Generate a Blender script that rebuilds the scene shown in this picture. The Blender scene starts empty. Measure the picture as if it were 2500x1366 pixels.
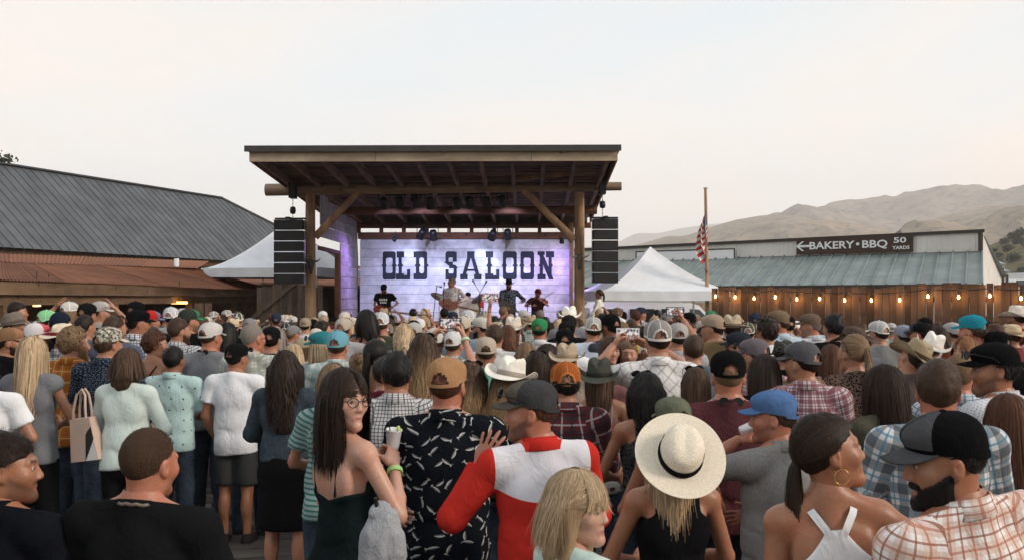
import bpy, math, random
import numpy as np
from mathutils import Vector, Matrix
R = math.radians
SC = bpy.context.scene
COL = SC.collection
# ------------------------------------------------------------------ camera
F, PW, PH, HY, CH = 2430.0, 2500.0, 1366.0, 730.0, 2.10   # focal length in photo pixels, photo size, horizon row, camera height
cd = bpy.data.cameras.new('camera'); cam = bpy.data.objects.new('camera', cd); COL.objects.link(cam)
cam.location = (0, 0, CH); cam.rotation_euler = (R(90), 0, 0)
cd.sensor_width = 36.0; cd.lens = F / PW * 36.0; cd.shift_y = (HY - PH / 2) / PW
cd.clip_start = 0.05; cd.clip_end = 30000
SC.camera = cam
# ------------------------------------------------------------------ sky and sun
SUN_AZ, SUN_EL = R(112), R(25)
world = bpy.data.worlds.new('World'); SC.world = world; world.use_nodes = True
wt = world.node_tree; wt.nodes.clear()
def wn(t): return wt.nodes.new(t)
sky = wn('ShaderNodeTexSky'); sky.sky_type = 'NISHITA'; sky.sun_disc = False
sky.sun_elevation = SUN_EL; sky.sun_rotation = SUN_AZ
sky.air_density = 1.0; sky.dust_density = 1.6; sky.ozone_density = 1.6
tc = wn('ShaderNodeTexCoord'); mp = wn('ShaderNodeMapping'); mp.inputs['Scale'].default_value = (1.0, 1.0, 2.6); mp.inputs['Location'].default_value = (9.1, 3.3, 5.4)
wt.links.new(tc.outputs['Generated'], mp.inputs['Vector'])
cn = wn('ShaderNodeTexNoise'); cn.inputs['Scale'].default_value = 2.1; cn.inputs['Detail'].default_value = 6; cn.inputs['Roughness'].default_value = 0.52
cn.inputs['Distortion'].default_value = 0.35
wt.links.new(mp.outputs['Vector'], cn.inputs['Vector'])
cr = wn('ShaderNodeValToRGB'); cr.color_ramp.elements[0].position = 0.40; cr.color_ramp.elements[1].position = 0.68
cr.color_ramp.elements[0].color = (0.90, 0.90, 0.90, 1); cr.color_ramp.elements[1].color = (0.97, 0.97, 0.97, 1)
wt.links.new(cn.outputs['Fac'], cr.inputs['Fac'])
# thin cloud veil: warm white at the horizon, cooler higher up, pinkish where the cloud is thick
sx_ = wn('ShaderNodeSeparateXYZ'); wt.links.new(tc.outputs['Generated'], sx_.inputs[0])
vg = wn('ShaderNodeValToRGB'); el_ = vg.color_ramp.elements
for _ in range(2): el_.new(0.5)
for e_, (p_, c_) in zip(el_, ((0.0, (15.6, 14.2, 12.8)), (0.11, (9.9, 9.6, 9.3)), (0.28, (7.9, 8.5, 8.8)), (1.0, (6.6, 7.2, 7.7)))): e_.position = p_; e_.color = (*c_, 1)
wt.links.new(sx_.outputs['Z'], vg.inputs['Fac'])
vr = wn('ShaderNodeValToRGB'); vr.color_ramp.elements[0].position = 0.42; vr.color_ramp.elements[1].position = 0.64
vr.color_ramp.elements[0].color = (0.93, 0.97, 0.985, 1); vr.color_ramp.elements[1].color = (1.07, 0.945, 0.87, 1)
wt.links.new(cn.outputs['Fac'], vr.inputs['Fac'])
vm_ = wn('ShaderNodeMix'); vm_.data_type = 'RGBA'; vm_.blend_type = 'MULTIPLY'; vm_.inputs['Factor'].default_value = 1.0
wt.links.new(vg.outputs['Color'], vm_.inputs['A']); wt.links.new(vr.outputs['Color'], vm_.inputs['B'])
mx = wn('ShaderNodeMix'); mx.data_type = 'RGBA'
wt.links.new(cr.outputs['Color'], mx.inputs['Factor'])
wt.links.new(sky.outputs['Color'], mx.inputs['A']); wt.links.new(vm_.outputs['Result'], mx.inputs['B'])
bg = wn('ShaderNodeBackground'); bg.inputs['Strength'].default_value = 0.10
wt.links.new(mx.outputs['Result'], bg.inputs['Color'])
wo = wn('ShaderNodeOutputWorld'); wt.links.new(bg.outputs['Background'], wo.inputs['Surface'])
sd = bpy.data.lights.new('sun', 'SUN'); sd.energy = 2.4; sd.angle = R(15); sd.color = (1.0, 0.86, 0.72)
sun = bpy.data.objects.new('sun', sd); COL.objects.link(sun)
sdir = Vector((math.sin(SUN_AZ) * math.cos(SUN_EL), math.cos(SUN_AZ) * math.cos(SUN_EL), math.sin(SUN_EL)))
sun.rotation_euler = sdir.to_track_quat('Z', 'Y').to_euler(); sun.location = sdir * 60
vs = SC.view_settings
SC.display_settings.display_device = 'sRGB'
vs.view_transform = 'Standard'; vs.look = 'None'; vs.gamma = 1.0; vs.use_curve_mapping = False
vs.exposure = 0.34
SC.cycles.use_denoising = True
SC.cycles.max_bounces = 8; SC.cycles.diffuse_bounces = 3; SC.cycles.glossy_bounces = 2
SC.cycles.transmission_bounces = 4; SC.cycles.volume_bounces = 2; SC.cycles.transparent_max_bounces = 8
SC.cycles.caustics_reflective = False; SC.cycles.caustics_refractive = False
# ------------------------------------------------------------------ helpers
def at(px, py, d):
    """point seen at photo pixel (px, py) at depth d (metres along the view axis)"""
    return Vector(((px - PW / 2) / F * d, d, CH + (HY - py) / F * d))
def link(o, parent=None):
    COL.objects.link(o)
    if parent is not None: o.parent = parent
    return o
def empty(name, loc=(0, 0, 0), rz=0.0, scale=1.0, parent=None):
    o = bpy.data.objects.new(name, None); o.empty_display_size = 0.2
    o.location = loc; o.rotation_euler = (0, 0, rz); o.scale = (scale,) * 3
    return link(o, parent)
def tag(o, label=None, cat=None, group=None, kind=None):
    if label: o['label'] = label
    if cat: o['category'] = cat
    if group: o['group'] = group
    if kind: o['kind'] = kind
    return o
def mesh_np(name, parts, mats, smooth=True):
    """parts: dicts v (n,3), f (m,4), optional mi, uv (m,4,2), col (n,4)"""
    nv = sum(len(p['v']) for p in parts); nf = sum(len(p['f']) for p in parts)
    me = bpy.data.meshes.new(name)
    V = np.concatenate([np.asarray(p['v'], np.float32) for p in parts]) if nv else np.zeros((0, 3), np.float32)
    off = 0; FS = []; MI = []
    for p in parts:
        f = np.asarray(p['f'], np.int32) + off; FS.append(f); off += len(p['v'])
        m = p.get('mi', 0); MI.append(np.full(len(f), m, np.int32) if np.isscalar(m) else np.asarray(m, np.int32))
    FS = np.concatenate(FS); MI = np.concatenate(MI)
    me.vertices.add(nv); me.vertices.foreach_set('co', V.ravel())
    me.loops.add(nf * 4); me.loops.foreach_set('vertex_index', FS.ravel())
    me.polygons.add(nf)
    me.polygons.foreach_set('loop_start', np.arange(0, nf * 4, 4, dtype=np.int32))
    me.polygons.foreach_set('loop_total', np.full(nf, 4, np.int32))
    me.polygons.foreach_set('material_index', MI)
    me.polygons.foreach_set('use_smooth', np.full(nf, smooth))
    if any('uv' in p for p in parts):
        uv = me.uv_layers.new(name='UVMap')
        U = np.concatenate([np.asarray(p['uv'], np.float32).reshape(-1, 2) if 'uv' in p else np.zeros((len(p['f']) * 4, 2), np.float32) for p in parts])
        uv.data.foreach_set('uv', U.ravel())
    if any('col' in p for p in parts):
        ca = me.color_attributes.new('mask', 'FLOAT_COLOR', 'POINT')
        C = np.concatenate([np.asarray(p['col'], np.float32) if 'col' in p else np.zeros((len(p['v']), 4), np.float32) for p in parts])
        ca.data.foreach_set('color', C.ravel())
    for m in mats: me.materials.append(m)
    me.validate(); me.update()
    return me
def obj(name, me, parent=None):
    return link(bpy.data.objects.new(name, me), parent)
class MB:
    """collects polygons for one mesh"""
    def __init__(s): s.v = []; s.f = []; s.sm = []; s.mi = []
    def add(s, vs, fs, smooth=False, mi=0):
        o = len(s.v); s.v += [tuple(v) for v in vs]
        for f in fs: s.f.append([i + o for i in f]); s.sm.append(smooth); s.mi.append(mi)
        return s
    def box(s, c, d, rz=0.0, ry=0.0, rx=0.0, mi=0):
        M = Matrix.Rotation(rz, 3, 'Z') @ Matrix.Rotation(ry, 3, 'Y') @ Matrix.Rotation(rx, 3, 'X')
        c = Vector(c); vs = []
        for z in (-.5, .5):
            for y in (-.5, .5):
                for x in (-.5, .5): vs.append(c + M @ Vector((x * d[0], y * d[1], z * d[2])))
        return s.add(vs, [(0, 2, 3, 1), (4, 5, 7, 6), (0, 1, 5, 4), (2, 6, 7, 3), (0, 4, 6, 2), (1, 3, 7, 5)], mi=mi)
    def hexa(s, p, mi=0):
        """8 points: 4 of one end (ccw), 4 of the other"""
        return s.add(p, [(0, 3, 2, 1), (4, 5, 6, 7), (0, 1, 5, 4), (1, 2, 6, 5), (2, 3, 7, 6), (3, 0, 4, 7)], mi=mi)
    def beam(s, a, b, w, h, up=(0, 0, 1), mi=0):
        a = Vector(a); b = Vector(b); t = (b - a).normalized(); u = Vector(up); sd_ = t.cross(u).normalized(); u = sd_.cross(t)
        p = []
        for q in (a, b):
            for i, j in ((-1, -1), (1, -1), (1, 1), (-1, 1)): p.append(q + sd_ * (i * w / 2) + u * (j * h / 2))
        return s.hexa(p, mi)
    def tube(s, pts, rad, n=10, cap=True, mi=0, jit=0.0, rnd=None):
        pts = [Vector(p) for p in pts]; m = len(pts)
        if not hasattr(rad, '__len__'): rad = [rad] * m
        ref = None; vs = []
        for i, p in enumerate(pts):
            t = (pts[min(i + 1, m - 1)] - pts[max(i - 1, 0)]).normalized()
            if ref is None: ref = t.orthogonal().normalized()
            ref = (ref - t * ref.dot(t)).normalized(); bn = t.cross(ref)
            for k in range(n):
                a = 2 * math.pi * k / n; r = rad[i] * (1 + (rnd.uniform(-jit, jit) if rnd else 0))
                vs.append(p + (ref * math.cos(a) + bn * math.sin(a)) * r)
        fs = [(i * n + k, i * n + (k + 1) % n, (i + 1) * n + (k + 1) % n, (i + 1) * n + k) for i in range(m - 1) for k in range(n)]
        s.add(vs, fs, True, mi)
        if cap:
            s.add(vs[:n], [tuple(reversed(range(n)))], False, mi); s.add(vs[-n:], [tuple(range(n))], False, mi)
        return s
    def lathe(s, prof, c=(0, 0, 0), n=16, mi=0, M=None):
        vs = []; c = Vector(c)
        for r, z in prof:
            for k in range(n):
                a = 2 * math.pi * k / n; v = Vector((r * math.cos(a), r * math.sin(a), z))
                vs.append(c + (M @ v if M else v))
        fs = [(i * n + k, i * n + (k + 1) % n, (i + 1) * n + (k + 1) % n, (i + 1) * n + k) for i in range(len(prof) - 1) for k in range(n)]
        return s.add(vs, fs, True, mi)
    def mesh(s, name, mats):
        me = bpy.data.meshes.new(name); me.from_pydata(s.v, [], s.f)
        me.polygons.foreach_set('use_smooth', s.sm); me.polygons.foreach_set('material_index', s.mi)
        for m in (mats if isinstance(mats, (list, tuple)) else [mats]): me.materials.append(m)
        me.update(); return me
    def build(s, name, mats, parent=None): return obj(name, s.mesh(name, mats), parent)
# ------------------------------------------------------------------ materials
MATS = {}
def nodes_of(name):
    m = bpy.data.materials.new(name); m.use_nodes = True; nt = m.node_tree
    return m, nt, nt.nodes['Principled BSDF']
def mixc(nt, fac, a, b, blend='MIX'):
    n = nt.nodes.new('ShaderNodeMix'); n.data_type = 'RGBA'; n.blend_type = blend
    for key, v in (('Factor', fac), ('A', a), ('B', b)):
        if hasattr(v, 'is_linked') or isinstance(v, bpy.types.NodeSocket): nt.links.new(v, n.inputs[key])
        elif key == 'Factor': n.inputs[key].default_value = v
        else: n.inputs[key].default_value = (*v[:3], 1)
    return n.outputs['Result']
def texnoise(nt, vec, scale, detail=4, rough=0.55, stretch=None, dist=0.0):
    if stretch is not None:
        mpn = nt.nodes.new('ShaderNodeMapping'); mpn.inputs['Scale'].default_value = stretch; nt.links.new(vec, mpn.inputs['Vector']); vec = mpn.outputs['Vector']
    n = nt.nodes.new('ShaderNodeTexNoise'); n.inputs['Scale'].default_value = scale; n.inputs['Detail'].default_value = detail
    n.inputs['Roughness'].default_value = rough; n.inputs['Distortion'].default_value = dist; nt.links.new(vec, n.inputs['Vector'])
    return n.outputs['Fac']
def ramp(nt, fac, stops):
    r = nt.nodes.new('ShaderNodeValToRGB'); e = r.color_ramp.elements
    while len(e) < len(stops): e.new(0.5)
    for el, (p, c) in zip(e, stops): el.position = p; el.color = (c, c, c, 1) if not hasattr(c, '__len__') else (*c[:3], 1)
    nt.links.new(fac, r.inputs['Fac']); return r.outputs['Color']
def math_(nt, op, a, b=None, clamp=False):
    n = nt.nodes.new('ShaderNodeMath'); n.operation = op; n.use_clamp = clamp
    for i, v in enumerate((a, b)):
        if v is None: continue
        if isinstance(v, bpy.types.NodeSocket): nt.links.new(v, n.inputs[i])
        else: n.inputs[i].default_value = v
    return n.outputs[0]
def bump(nt, p, h, strength=0.3, dist=0.01):
    b = nt.nodes.new('ShaderNodeBump'); b.inputs['Strength'].default_value = strength; b.inputs['Distance'].default_value = dist
    nt.links.new(h, b.inputs['Height']); nt.links.new(b.outputs['Normal'], p.inputs['Normal'])
def coord(nt, which='Object'):
    return nt.nodes.new('ShaderNodeTexCoord').outputs[which]
def randv(nt):
    return nt.nodes.new('ShaderNodeObjectInfo').outputs['Random']
def mat_plain(name, c, rough=0.6, var=0.25, scale=6.0, metallic=0.0, bmp=0.15, spec=0.3, perobj=0.0, stretch=None):
    key = ('plain', name)
    if key in MATS: return MATS[key]
    m, nt, p = nodes_of(name); co = coord(nt)
    n = texnoise(nt, co, scale, 6, 0.6, stretch)
    f = ramp(nt, n, [(0.3, 1 - var), (0.7, 1 + var)])
    col = mixc(nt, 1.0, c, f, 'MULTIPLY')
    if perobj:
        rv = ramp(nt, randv(nt), [(0, 1 - perobj), (1, 1 + perobj)]); col = mixc(nt, 1.0, col, rv, 'MULTIPLY')
    nt.links.new(col, p.inputs['Base Color']); p.inputs['Roughness'].default_value = rough
    p.inputs['Metallic'].default_value = metallic; p.inputs['Specular IOR Level'].default_value = spec
    if bmp: bump(nt, p, texnoise(nt, co, scale * 7, 4, 0.6, stretch), bmp, 0.01)
    MATS[key] = m; return m
def mat_wood(name, c1, c2, stretch=(1, 1, 0.08), scale=9.0, rough=0.8, perobj=0.25, knots=True, bmp=0.5):
    key = ('wood', name)
    if key in MATS: return MATS[key]
    m, nt, p = nodes_of(name); co = coord(nt)
    off = nt.nodes.new('ShaderNodeVectorMath'); off.operation = 'ADD'
    cmb = nt.nodes.new('ShaderNodeCombineXYZ'); r = math_(nt, 'MULTIPLY', randv(nt), 37.0)
    for i in range(3): nt.links.new(r, cmb.inputs[i])
    nt.links.new(co, off.inputs[0]); nt.links.new(cmb.outputs[0], off.inputs[1]); co = off.outputs[0]
    g = texnoise(nt, co, scale, 8, 0.65, stretch, 0.4)
    col = mixc(nt, ramp(nt, g, [(0.32, 0.0), (0.68, 1.0)]), c1, c2)
    w = texnoise(nt, co, scale * 0.22, 4, 0.6)
    col = mixc(nt, 1.0, col, ramp(nt, w, [(0.3, 0.68), (0.7, 1.22)]), 'MULTIPLY')
    if knots:
        vo = nt.nodes.new('ShaderNodeTexVoronoi'); vo.inputs['Scale'].default_value = 2.6; nt.links.new(co, vo.inputs['Vector'])
        col = mixc(nt, 1.0, col, ramp(nt, vo.outputs['Distance'], [(0.05, 0.35), (0.14, 1.0)]), 'MULTIPLY')
    if perobj:
        col = mixc(nt, 1.0, col, ramp(nt, randv(nt), [(0, 1 - perobj), (1, 1 + perobj)]), 'MULTIPLY')
    nt.links.new(col, p.inputs['Base Color']); p.inputs['Roughness'].default_value = rough; p.inputs['Specular IOR Level'].default_value = 0.2
    bump(nt, p, g, bmp, 0.012)
    MATS[key] = m; return m
def mat_emit(name, c, s, base=(0.8, 0.7, 0.5)):
    key = ('emit', name)
    if key in MATS: return MATS[key]
    m, nt, p = nodes_of(name); p.inputs['Base Color'].default_value = (*base, 1)
    p.inputs['Emission Color'].default_value = (*c, 1); p.inputs['Emission Strength'].default_value = s
    MATS[key] = m; return m
def mat_glass_dark(name, c=(0.02, 0.022, 0.025)):
    key = ('gd', name)
    if key in MATS: return MATS[key]
    m, nt, p = nodes_of(name); p.inputs['Base Color'].default_value = (*c, 1); p.inputs['Roughness'].default_value = 0.08
    p.inputs['Specular IOR Level'].default_value = 0.7
    MATS[key] = m; return m
def text_mesh(name, s, size, mat, depth=0.004, bold=0.0):
    cu = bpy.data.curves.new(name, 'FONT'); cu.body = s; cu.size = size; cu.extrude = depth; cu.offset = bold
    cu.align_x = 'CENTER'; cu.align_y = 'CENTER'; cu.resolution_u = 3
    o = bpy.data.objects.new(name, cu); COL.objects.link(o)
    dg = bpy.context.evaluated_depsgraph_get(); me = bpy.data.meshes.new_from_object(o.evaluated_get(dg))
    bpy.data.objects.remove(o); me.materials.clear(); me.materials.append(mat); return me
rng = random.Random(7)
# ------------------------------------------------------------------ ground and hills
M_dirt = mat_plain('packed dirt', (0.115, 0.095, 0.078), 0.95, 0.4, 0.7, bmp=0.5, spec=0.1)
g = MB(); g.add([(-6000, -2500, 0), (6000, -2500, 0), (6000, 7800, 0), (-6000, 7800, 0)], [(0, 1, 2, 3)])
tag(g.build('ground', M_dirt), kind='structure')
def mat_hill(name, c1, c2, c3, s):
    m, nt, p = nodes_of(name); co = coord(nt)
    a = texnoise(nt, co, 0.012 * s, 9, 0.62, None, 0.8); b = texnoise(nt, co, 0.09 * s, 6, 0.7)
    col = mixc(nt, ramp(nt, a, [(0.42, 0), (0.60, 1)]), c1, c2)
    col = mixc(nt, ramp(nt, b, [(0.50, 0), (0.60, 0.85)]), col, c3)
    nt.links.new(col, p.inputs['Base Color']); p.inputs['Roughness'].default_value = 1; p.inputs['Specular IOR Level'].default_value = 0.05
    bump(nt, p, b, 0.6, 3.0 / s); return m
NT = np.random.RandomState(3).rand(33, 33, 33).astype(np.float32)
NT[32] = NT[0]; NT[:, 32] = NT[:, 0]; NT[:, :, 32] = NT[:, :, 0]
def vnoise(x, y, z):
    """value noise in -1..1 on broadcastable arrays"""
    def sp(a):
        i = np.floor(a); f = a - i; return (i.astype(np.int64) % 32), (f * f * (3 - 2 * f)).astype(np.float32)
    x, y, z = np.broadcast_arrays(x, y, z)
    i, u = sp(x); j, v = sp(y); k, w = sp(z)
    c = lambda a, b, d: NT[i + a, j + b, k + d]
    x0 = (c(0,0,0)*(1-u)+c(1,0,0)*u)*(1-v)+(c(0,1,0)*(1-u)+c(1,1,0)*u)*v
    x1 = (c(0,0,1)*(1-u)+c(1,0,1)*u)*(1-v)+(c(0,1,1)*(1-u)+c(1,1,1)*u)*v
    return (x0*(1-w)+x1*w)*2-1
def ridge(name, prof, dist, depth, mat, namp, nscale, cols=150, rows=40, power=1.0, seed=0.0):
    px = np.linspace(prof[0][0], prof[-1][0], cols); py = np.interp(px, [p[0] for p in prof], [p[1] for p in prof])
    k = np.ones(5) / 5; py[2:-2] = np.convolve(py, k, 'valid')
    tx = (px - PW / 2) / F; crest = (HY - py) / F * dist + CH
    t = np.concatenate([np.linspace(0, 1, rows), np.linspace(1.1, 2.0, 8)])
    Y = dist - depth * (1 - t)
    X = tx[:, None] * dist + (tx[:, None] * 0.35) * (Y[None] - dist)
    sh = np.where(t <= 1, np.clip(t, 0, 1) ** power, 1 - (t - 1) ** 1.3)
    Yg = np.broadcast_to(Y[None], X.shape)
    n = sum(a * (1 - np.abs(vnoise(X / (nscale * s) + seed, Yg / (nscale * s) * 0.6 + 3, np.full_like(X, 1.7 + s)) * 1.6)) for a, s in ((1, 1), (0.5, 0.45), (0.25, 0.2), (0.12, 0.09)))
    Z = crest[:, None] * sh + n * namp * (np.sin(np.clip(t, 0, 1) ** .8 * math.pi) ** 0.9 * np.clip(1.15 - t, 0, 1) + 0.03)[None] - namp * 0.05 - 3 * (t > 1.9)
    Z[:, 0] = -6; Z[:, -1] = -6
    C, T = X.shape; V = np.stack([X, Yg, Z], -1).reshape(-1, 3)
    i, j = np.meshgrid(np.arange(C - 1), np.arange(T - 1), indexing='ij'); a = (i * T + j).ravel()
    f = np.stack([a, a + T, a + T + 1, a + 1], 1)
    return tag(obj(name, mesh_np(name, [dict(v=V, f=f)], [mat])), kind='structure')
H1 = mat_hill('dry hill near', (0.19, 0.155, 0.085), (0.15, 0.125, 0.07), (0.06, 0.062, 0.038), 4.0)
H2 = mat_hill('dry hill mid', (0.34, 0.265, 0.19), (0.23, 0.18, 0.135), (0.11, 0.098, 0.078), 1.0)
H3 = mat_hill('dry hill far', (0.30, 0.24, 0.19), (0.19, 0.155, 0.13), (0.10, 0.092, 0.08), 0.5)
ridge('hill_far', [(1150, 640), (1400, 605), (1500, 598), (1540, 574), (1565, 566), (1590, 571), (1615, 569), (1650, 559), (1700, 552), (1760, 544), (1830, 548), (2000, 600), (2200, 640)], 5200, 1800, H3, 36, 640, 120, 24, 1.0, 4.0)
ridge('hill_range', [(1600, 640), (1760, 575), (1880, 535), (1935, 521), (1985, 511), (2040, 497), (2085, 490), (2130, 483), (2150, 481), (2168, 486), (2200, 481), (2260, 474), (2330, 469), (2375, 466), (2415, 470), (2440, 474), (2475, 473), (2500, 467), (2600, 452), (2800, 440), (3100, 470), (3400, 520)], 3000, 1500, H3, 85, 400, 220, 60, 0.85, 1.0)
ridge('hill_middle', [(1380, 650), (1500, 608), (1560, 596), (1600, 584), (1635, 573), (1660, 577), (1690, 570), (1725, 556), (1765, 545), (1800, 535), (1847, 527), (1880, 524), (1908, 525), (1961, 529), (2010, 545), (2072, 562), (2117, 573), (2200, 590), (2320, 620), (2450, 660)], 1700, 700, H2, 30, 190, 180, 46, 0.9, 2.3)
ridge('hill_right', [(1950, 640), (2060, 600), (2140, 575), (2200, 560), (2260, 540), (2330, 520), (2380, 508), (2420, 500), (2460, 505), (2520, 508), (2600, 480), (2750, 470), (2950, 500), (3200, 600)], 1450, 800, H2, 42, 170, 180, 54, 0.95, 6.1)
ridge('hill_near', [(2180, 716), (2260, 690), (2330, 655), (2390, 618), (2425, 596), (2450, 585), (2475, 577), (2500, 571), (2560, 556), (2700, 540), (3000, 560), (3300, 620)], 330, 190, H1, 2.0, 30, 120, 50, 0.9, 9.0)
# ------------------------------------------------------------------ leaf clumps
def leaf_mat(name, c, var=0.5):
    key = ('leaf', name)
    if key in MATS: return MATS[key]
    m, nt, p = nodes_of(name); n = texnoise(nt, coord(nt), 2.5, 4)
    col = mixc(nt, 1.0, c, ramp(nt, n, [(0.3, 1 - var), (0.7, 1 + var)]), 'MULTIPLY'); nt.links.new(col, p.inputs['Base Color'])
    p.inputs['Roughness'].default_value = 0.8; p.inputs['Specular IOR Level'].default_value = 0.1
    MATS[key] = m; return m
def leaf_cloud(n, blobs, size, seed):
    rs = np.random.RandomState(seed); b = np.array(blobs, float); w = (b[:, 3] ** 2); k = rs.choice(len(b), n, p=w / w.sum())
    d = rs.randn(n, 3); d /= np.linalg.norm(d, axis=1)[:, None]; c = b[k, :3] + d * (b[k, 3] * rs.uniform(0.55, 1.08, n))[:, None]
    u = rs.randn(n, 3); u /= np.linalg.norm(u, axis=1)[:, None]; v = np.cross(u, rs.randn(n, 3)); v /= np.linalg.norm(v, axis=1)[:, None]
    s = size * rs.uniform(0.6, 1.3, n)[:, None]
    V = np.stack([c - u * s, c - v * s * 0.45, c + u * s, c + v * s * 0.45], 1).reshape(-1, 3)
    return dict(v=V, f=np.arange(n * 4).reshape(n, 4))
def shrub(p, r, seed):
    e = empty('shrub', p)
    b = [(0.45 * r * math.cos(a), 0.45 * r * math.sin(a), 0.45 * r, 0.55 * r) for a in (0.3, 2.2, 4.4)] + [(0, 0, 0.6 * r, 0.6 * r)]
    obj('foliage', mesh_np('shrub foliage', [leaf_cloud(500, b, 0.16 * r, seed)], [leaf_mat('sage', (0.060, 0.062, 0.038))], False), e)
    m = MB(); m.tube([(0, 0, -0.4), (0, 0, 0.5 * r)], [0.06 * r, 0.03 * r], 6); m.build('stem', mat_plain('bark', (0.09, 0.07, 0.05)), e)
    return tag(e, 'round dark sagebrush shrub on the brown slope behind the metal building', 'shrub', 'sagebrush on the near slope')
# shrubs stand on the near slope; heights read from its mesh below
_hn = bpy.data.objects['hill_near']
def on_hill(x, y):
    best = None
    for v in _hn.data.vertices:
        dd = (v.co.x - x) ** 2 + (v.co.y - y) ** 2
        if best is None or dd < best[0]: best = (dd, v.co.z)
    return best[1]
for i, (px, dd, r) in enumerate([(2438, 292, 2.0), (2475, 288, 2.4), (2455, 262, 1.5), (2462, 308, 2.0), (2488, 312, 2.2), (2495, 268, 1.6), (2452, 322, 1.8), (2472, 326, 2.0), (2492, 328, 2.3), (2440, 306, 1.6), (2428, 318, 1.5), (2510, 300, 2.2)]):
    x = (px - 1250) / F * dd; shrub((x, dd, on_hill(x, dd) - 0.1), r, i)
# ------------------------------------------------------------------ stage
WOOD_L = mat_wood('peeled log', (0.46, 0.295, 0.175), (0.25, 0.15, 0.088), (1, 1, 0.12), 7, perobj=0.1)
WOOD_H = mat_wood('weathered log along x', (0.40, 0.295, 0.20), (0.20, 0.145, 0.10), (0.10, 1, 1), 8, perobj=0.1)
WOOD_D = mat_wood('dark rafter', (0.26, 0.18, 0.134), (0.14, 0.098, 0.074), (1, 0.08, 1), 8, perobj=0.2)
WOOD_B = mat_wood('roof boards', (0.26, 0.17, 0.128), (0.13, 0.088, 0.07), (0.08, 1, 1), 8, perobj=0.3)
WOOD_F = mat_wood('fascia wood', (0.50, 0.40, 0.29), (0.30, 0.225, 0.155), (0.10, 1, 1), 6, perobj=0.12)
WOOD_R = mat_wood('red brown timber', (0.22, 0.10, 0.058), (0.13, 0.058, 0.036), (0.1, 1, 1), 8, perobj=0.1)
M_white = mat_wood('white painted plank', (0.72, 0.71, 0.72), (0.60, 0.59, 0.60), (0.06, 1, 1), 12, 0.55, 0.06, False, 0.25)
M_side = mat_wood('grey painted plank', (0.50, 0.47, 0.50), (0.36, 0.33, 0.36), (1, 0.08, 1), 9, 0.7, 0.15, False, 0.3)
M_roofmetal = mat_plain('roof edge metal', (0.055, 0.052, 0.050), 0.5, 0.2, 3, 0.3)
M_black = mat_plain('black metal', (0.012, 0.012, 0.013), 0.45, 0.2, 8, spec=0.4)
M_blackbox = mat_plain('black speaker cabinet', (0.012, 0.012, 0.014), 0.6, 0.2, 30, bmp=0.5)
M_steel = mat_plain('steel', (0.35, 0.34, 0.33), 0.35, 0.15, 10, 0.9, 0.05)
M_letter = mat_plain('dark blue paint', (0.010, 0.014, 0.026), 0.6, 0.5, 5, bmp=0.2)
ST = empty('stage_pavilion', (-1.64, 24.3, 0), -R(1.0)); STM = Matrix.Translation((-1.64, 24.3, 0)) @ Matrix.Rotation(-R(1.0), 4, 'Z')
tag(ST, 'open log stage pavilion with sloping plank roof and white plank back wall', 'stage')
def sw(x, y, z): return STM @ Vector((x, y, z))
roof_z = lambda y: 5.05 - 0.068 * y
rs1 = random.Random(5)
def logpts(a, b, n=9, wob=0.012):
    a = Vector(a); b = Vector(b); return [a.lerp(b, i / (n - 1)) + Vector((rs1.uniform(-wob, wob), rs1.uniform(-wob, wob), rs1.uniform(-wob, wob) * 0.3)) for i in range(n)]
for x, r in ((-3.29, 0.125), (3.29, 0.125)):
    m = MB(); m.tube(logpts((x, 0, 0), (x, 0, 4.70)), [r * (1.08 - 0.018 * i) * rs1.uniform(0.97, 1.03) for i in range(9)], 18, jit=0.02, rnd=rs1); m.build('post', WOOD_L, ST)
for x in (-3.2, 3.3):
    m = MB(); m.tube(logpts((x, 5.55, 0), (x, 5.55, 4.38)), 0.11, 12, jit=0.02, rnd=rs1); m.build('post', WOOD_L, ST)
m = MB(); m.tube(logpts((-4.38, 0, 4.77), (4.30, 0, 4.84), 14), [0.150 - 0.0036 * i for i in range(14)], 20, jit=0.015, rnd=rs1); m.build('beam', WOOD_H, ST)
m = MB(); m.tube(logpts((-3.5, 2.7, 4.50), (3.9, 2.7, 4.50), 12), 0.105, 14, jit=0.02, rnd=rs1); m.build('beam', WOOD_R, ST)
m = MB(); m.tube(logpts((-3.7, 5.55, 4.30), (3.9, 5.55, 4.30), 12), 0.085, 12, jit=0.02, rnd=rs1); m.build('beam', WOOD_R, ST)
m = MB(); m.tube(logpts((-3.16, -0.02, 3.62), (-2.10, -0.02, 4.72), 6), [.095, .09, .088, .086, .084, .082], 14, jit=0.02, rnd=rs1); m.build('brace', WOOD_L, ST)
m = MB(); m.tube(logpts((3.16, -0.02, 3.52), (1.93, -0.02, 4.76), 6), [.10, .098, .095, .092, .09, .088], 14, jit=0.02, rnd=rs1); m.build('brace', WOOD_L, ST)
for i in range(12):
    x = -3.72 + i * 7.44 / 11
    if abs(x) < 3.1: m = MB(); m.box((x, 5.45, 4.18), (0.11, 0.10, 0.20)); m.build('rafter_block', WOOD_R, ST)
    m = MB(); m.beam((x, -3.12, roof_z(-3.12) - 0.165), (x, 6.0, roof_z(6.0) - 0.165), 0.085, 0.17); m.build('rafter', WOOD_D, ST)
nb = 38
for i in range(nb):
    y0 = -3.2 + i * 9.2 / nb; y1 = y0 + 9.2 / nb - 0.012
    m = MB(); m.beam((-3.84, (y0 + y1) / 2, roof_z((y0 + y1) / 2) - 0.062 + rs1.uniform(-.004, .004)), (3.88, (y0 + y1) / 2, roof_z((y0 + y1) / 2) - 0.062 + rs1.uniform(-.004, .004)), y1 - y0, 0.028); m.build('roof_board', WOOD_B, ST)
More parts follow.
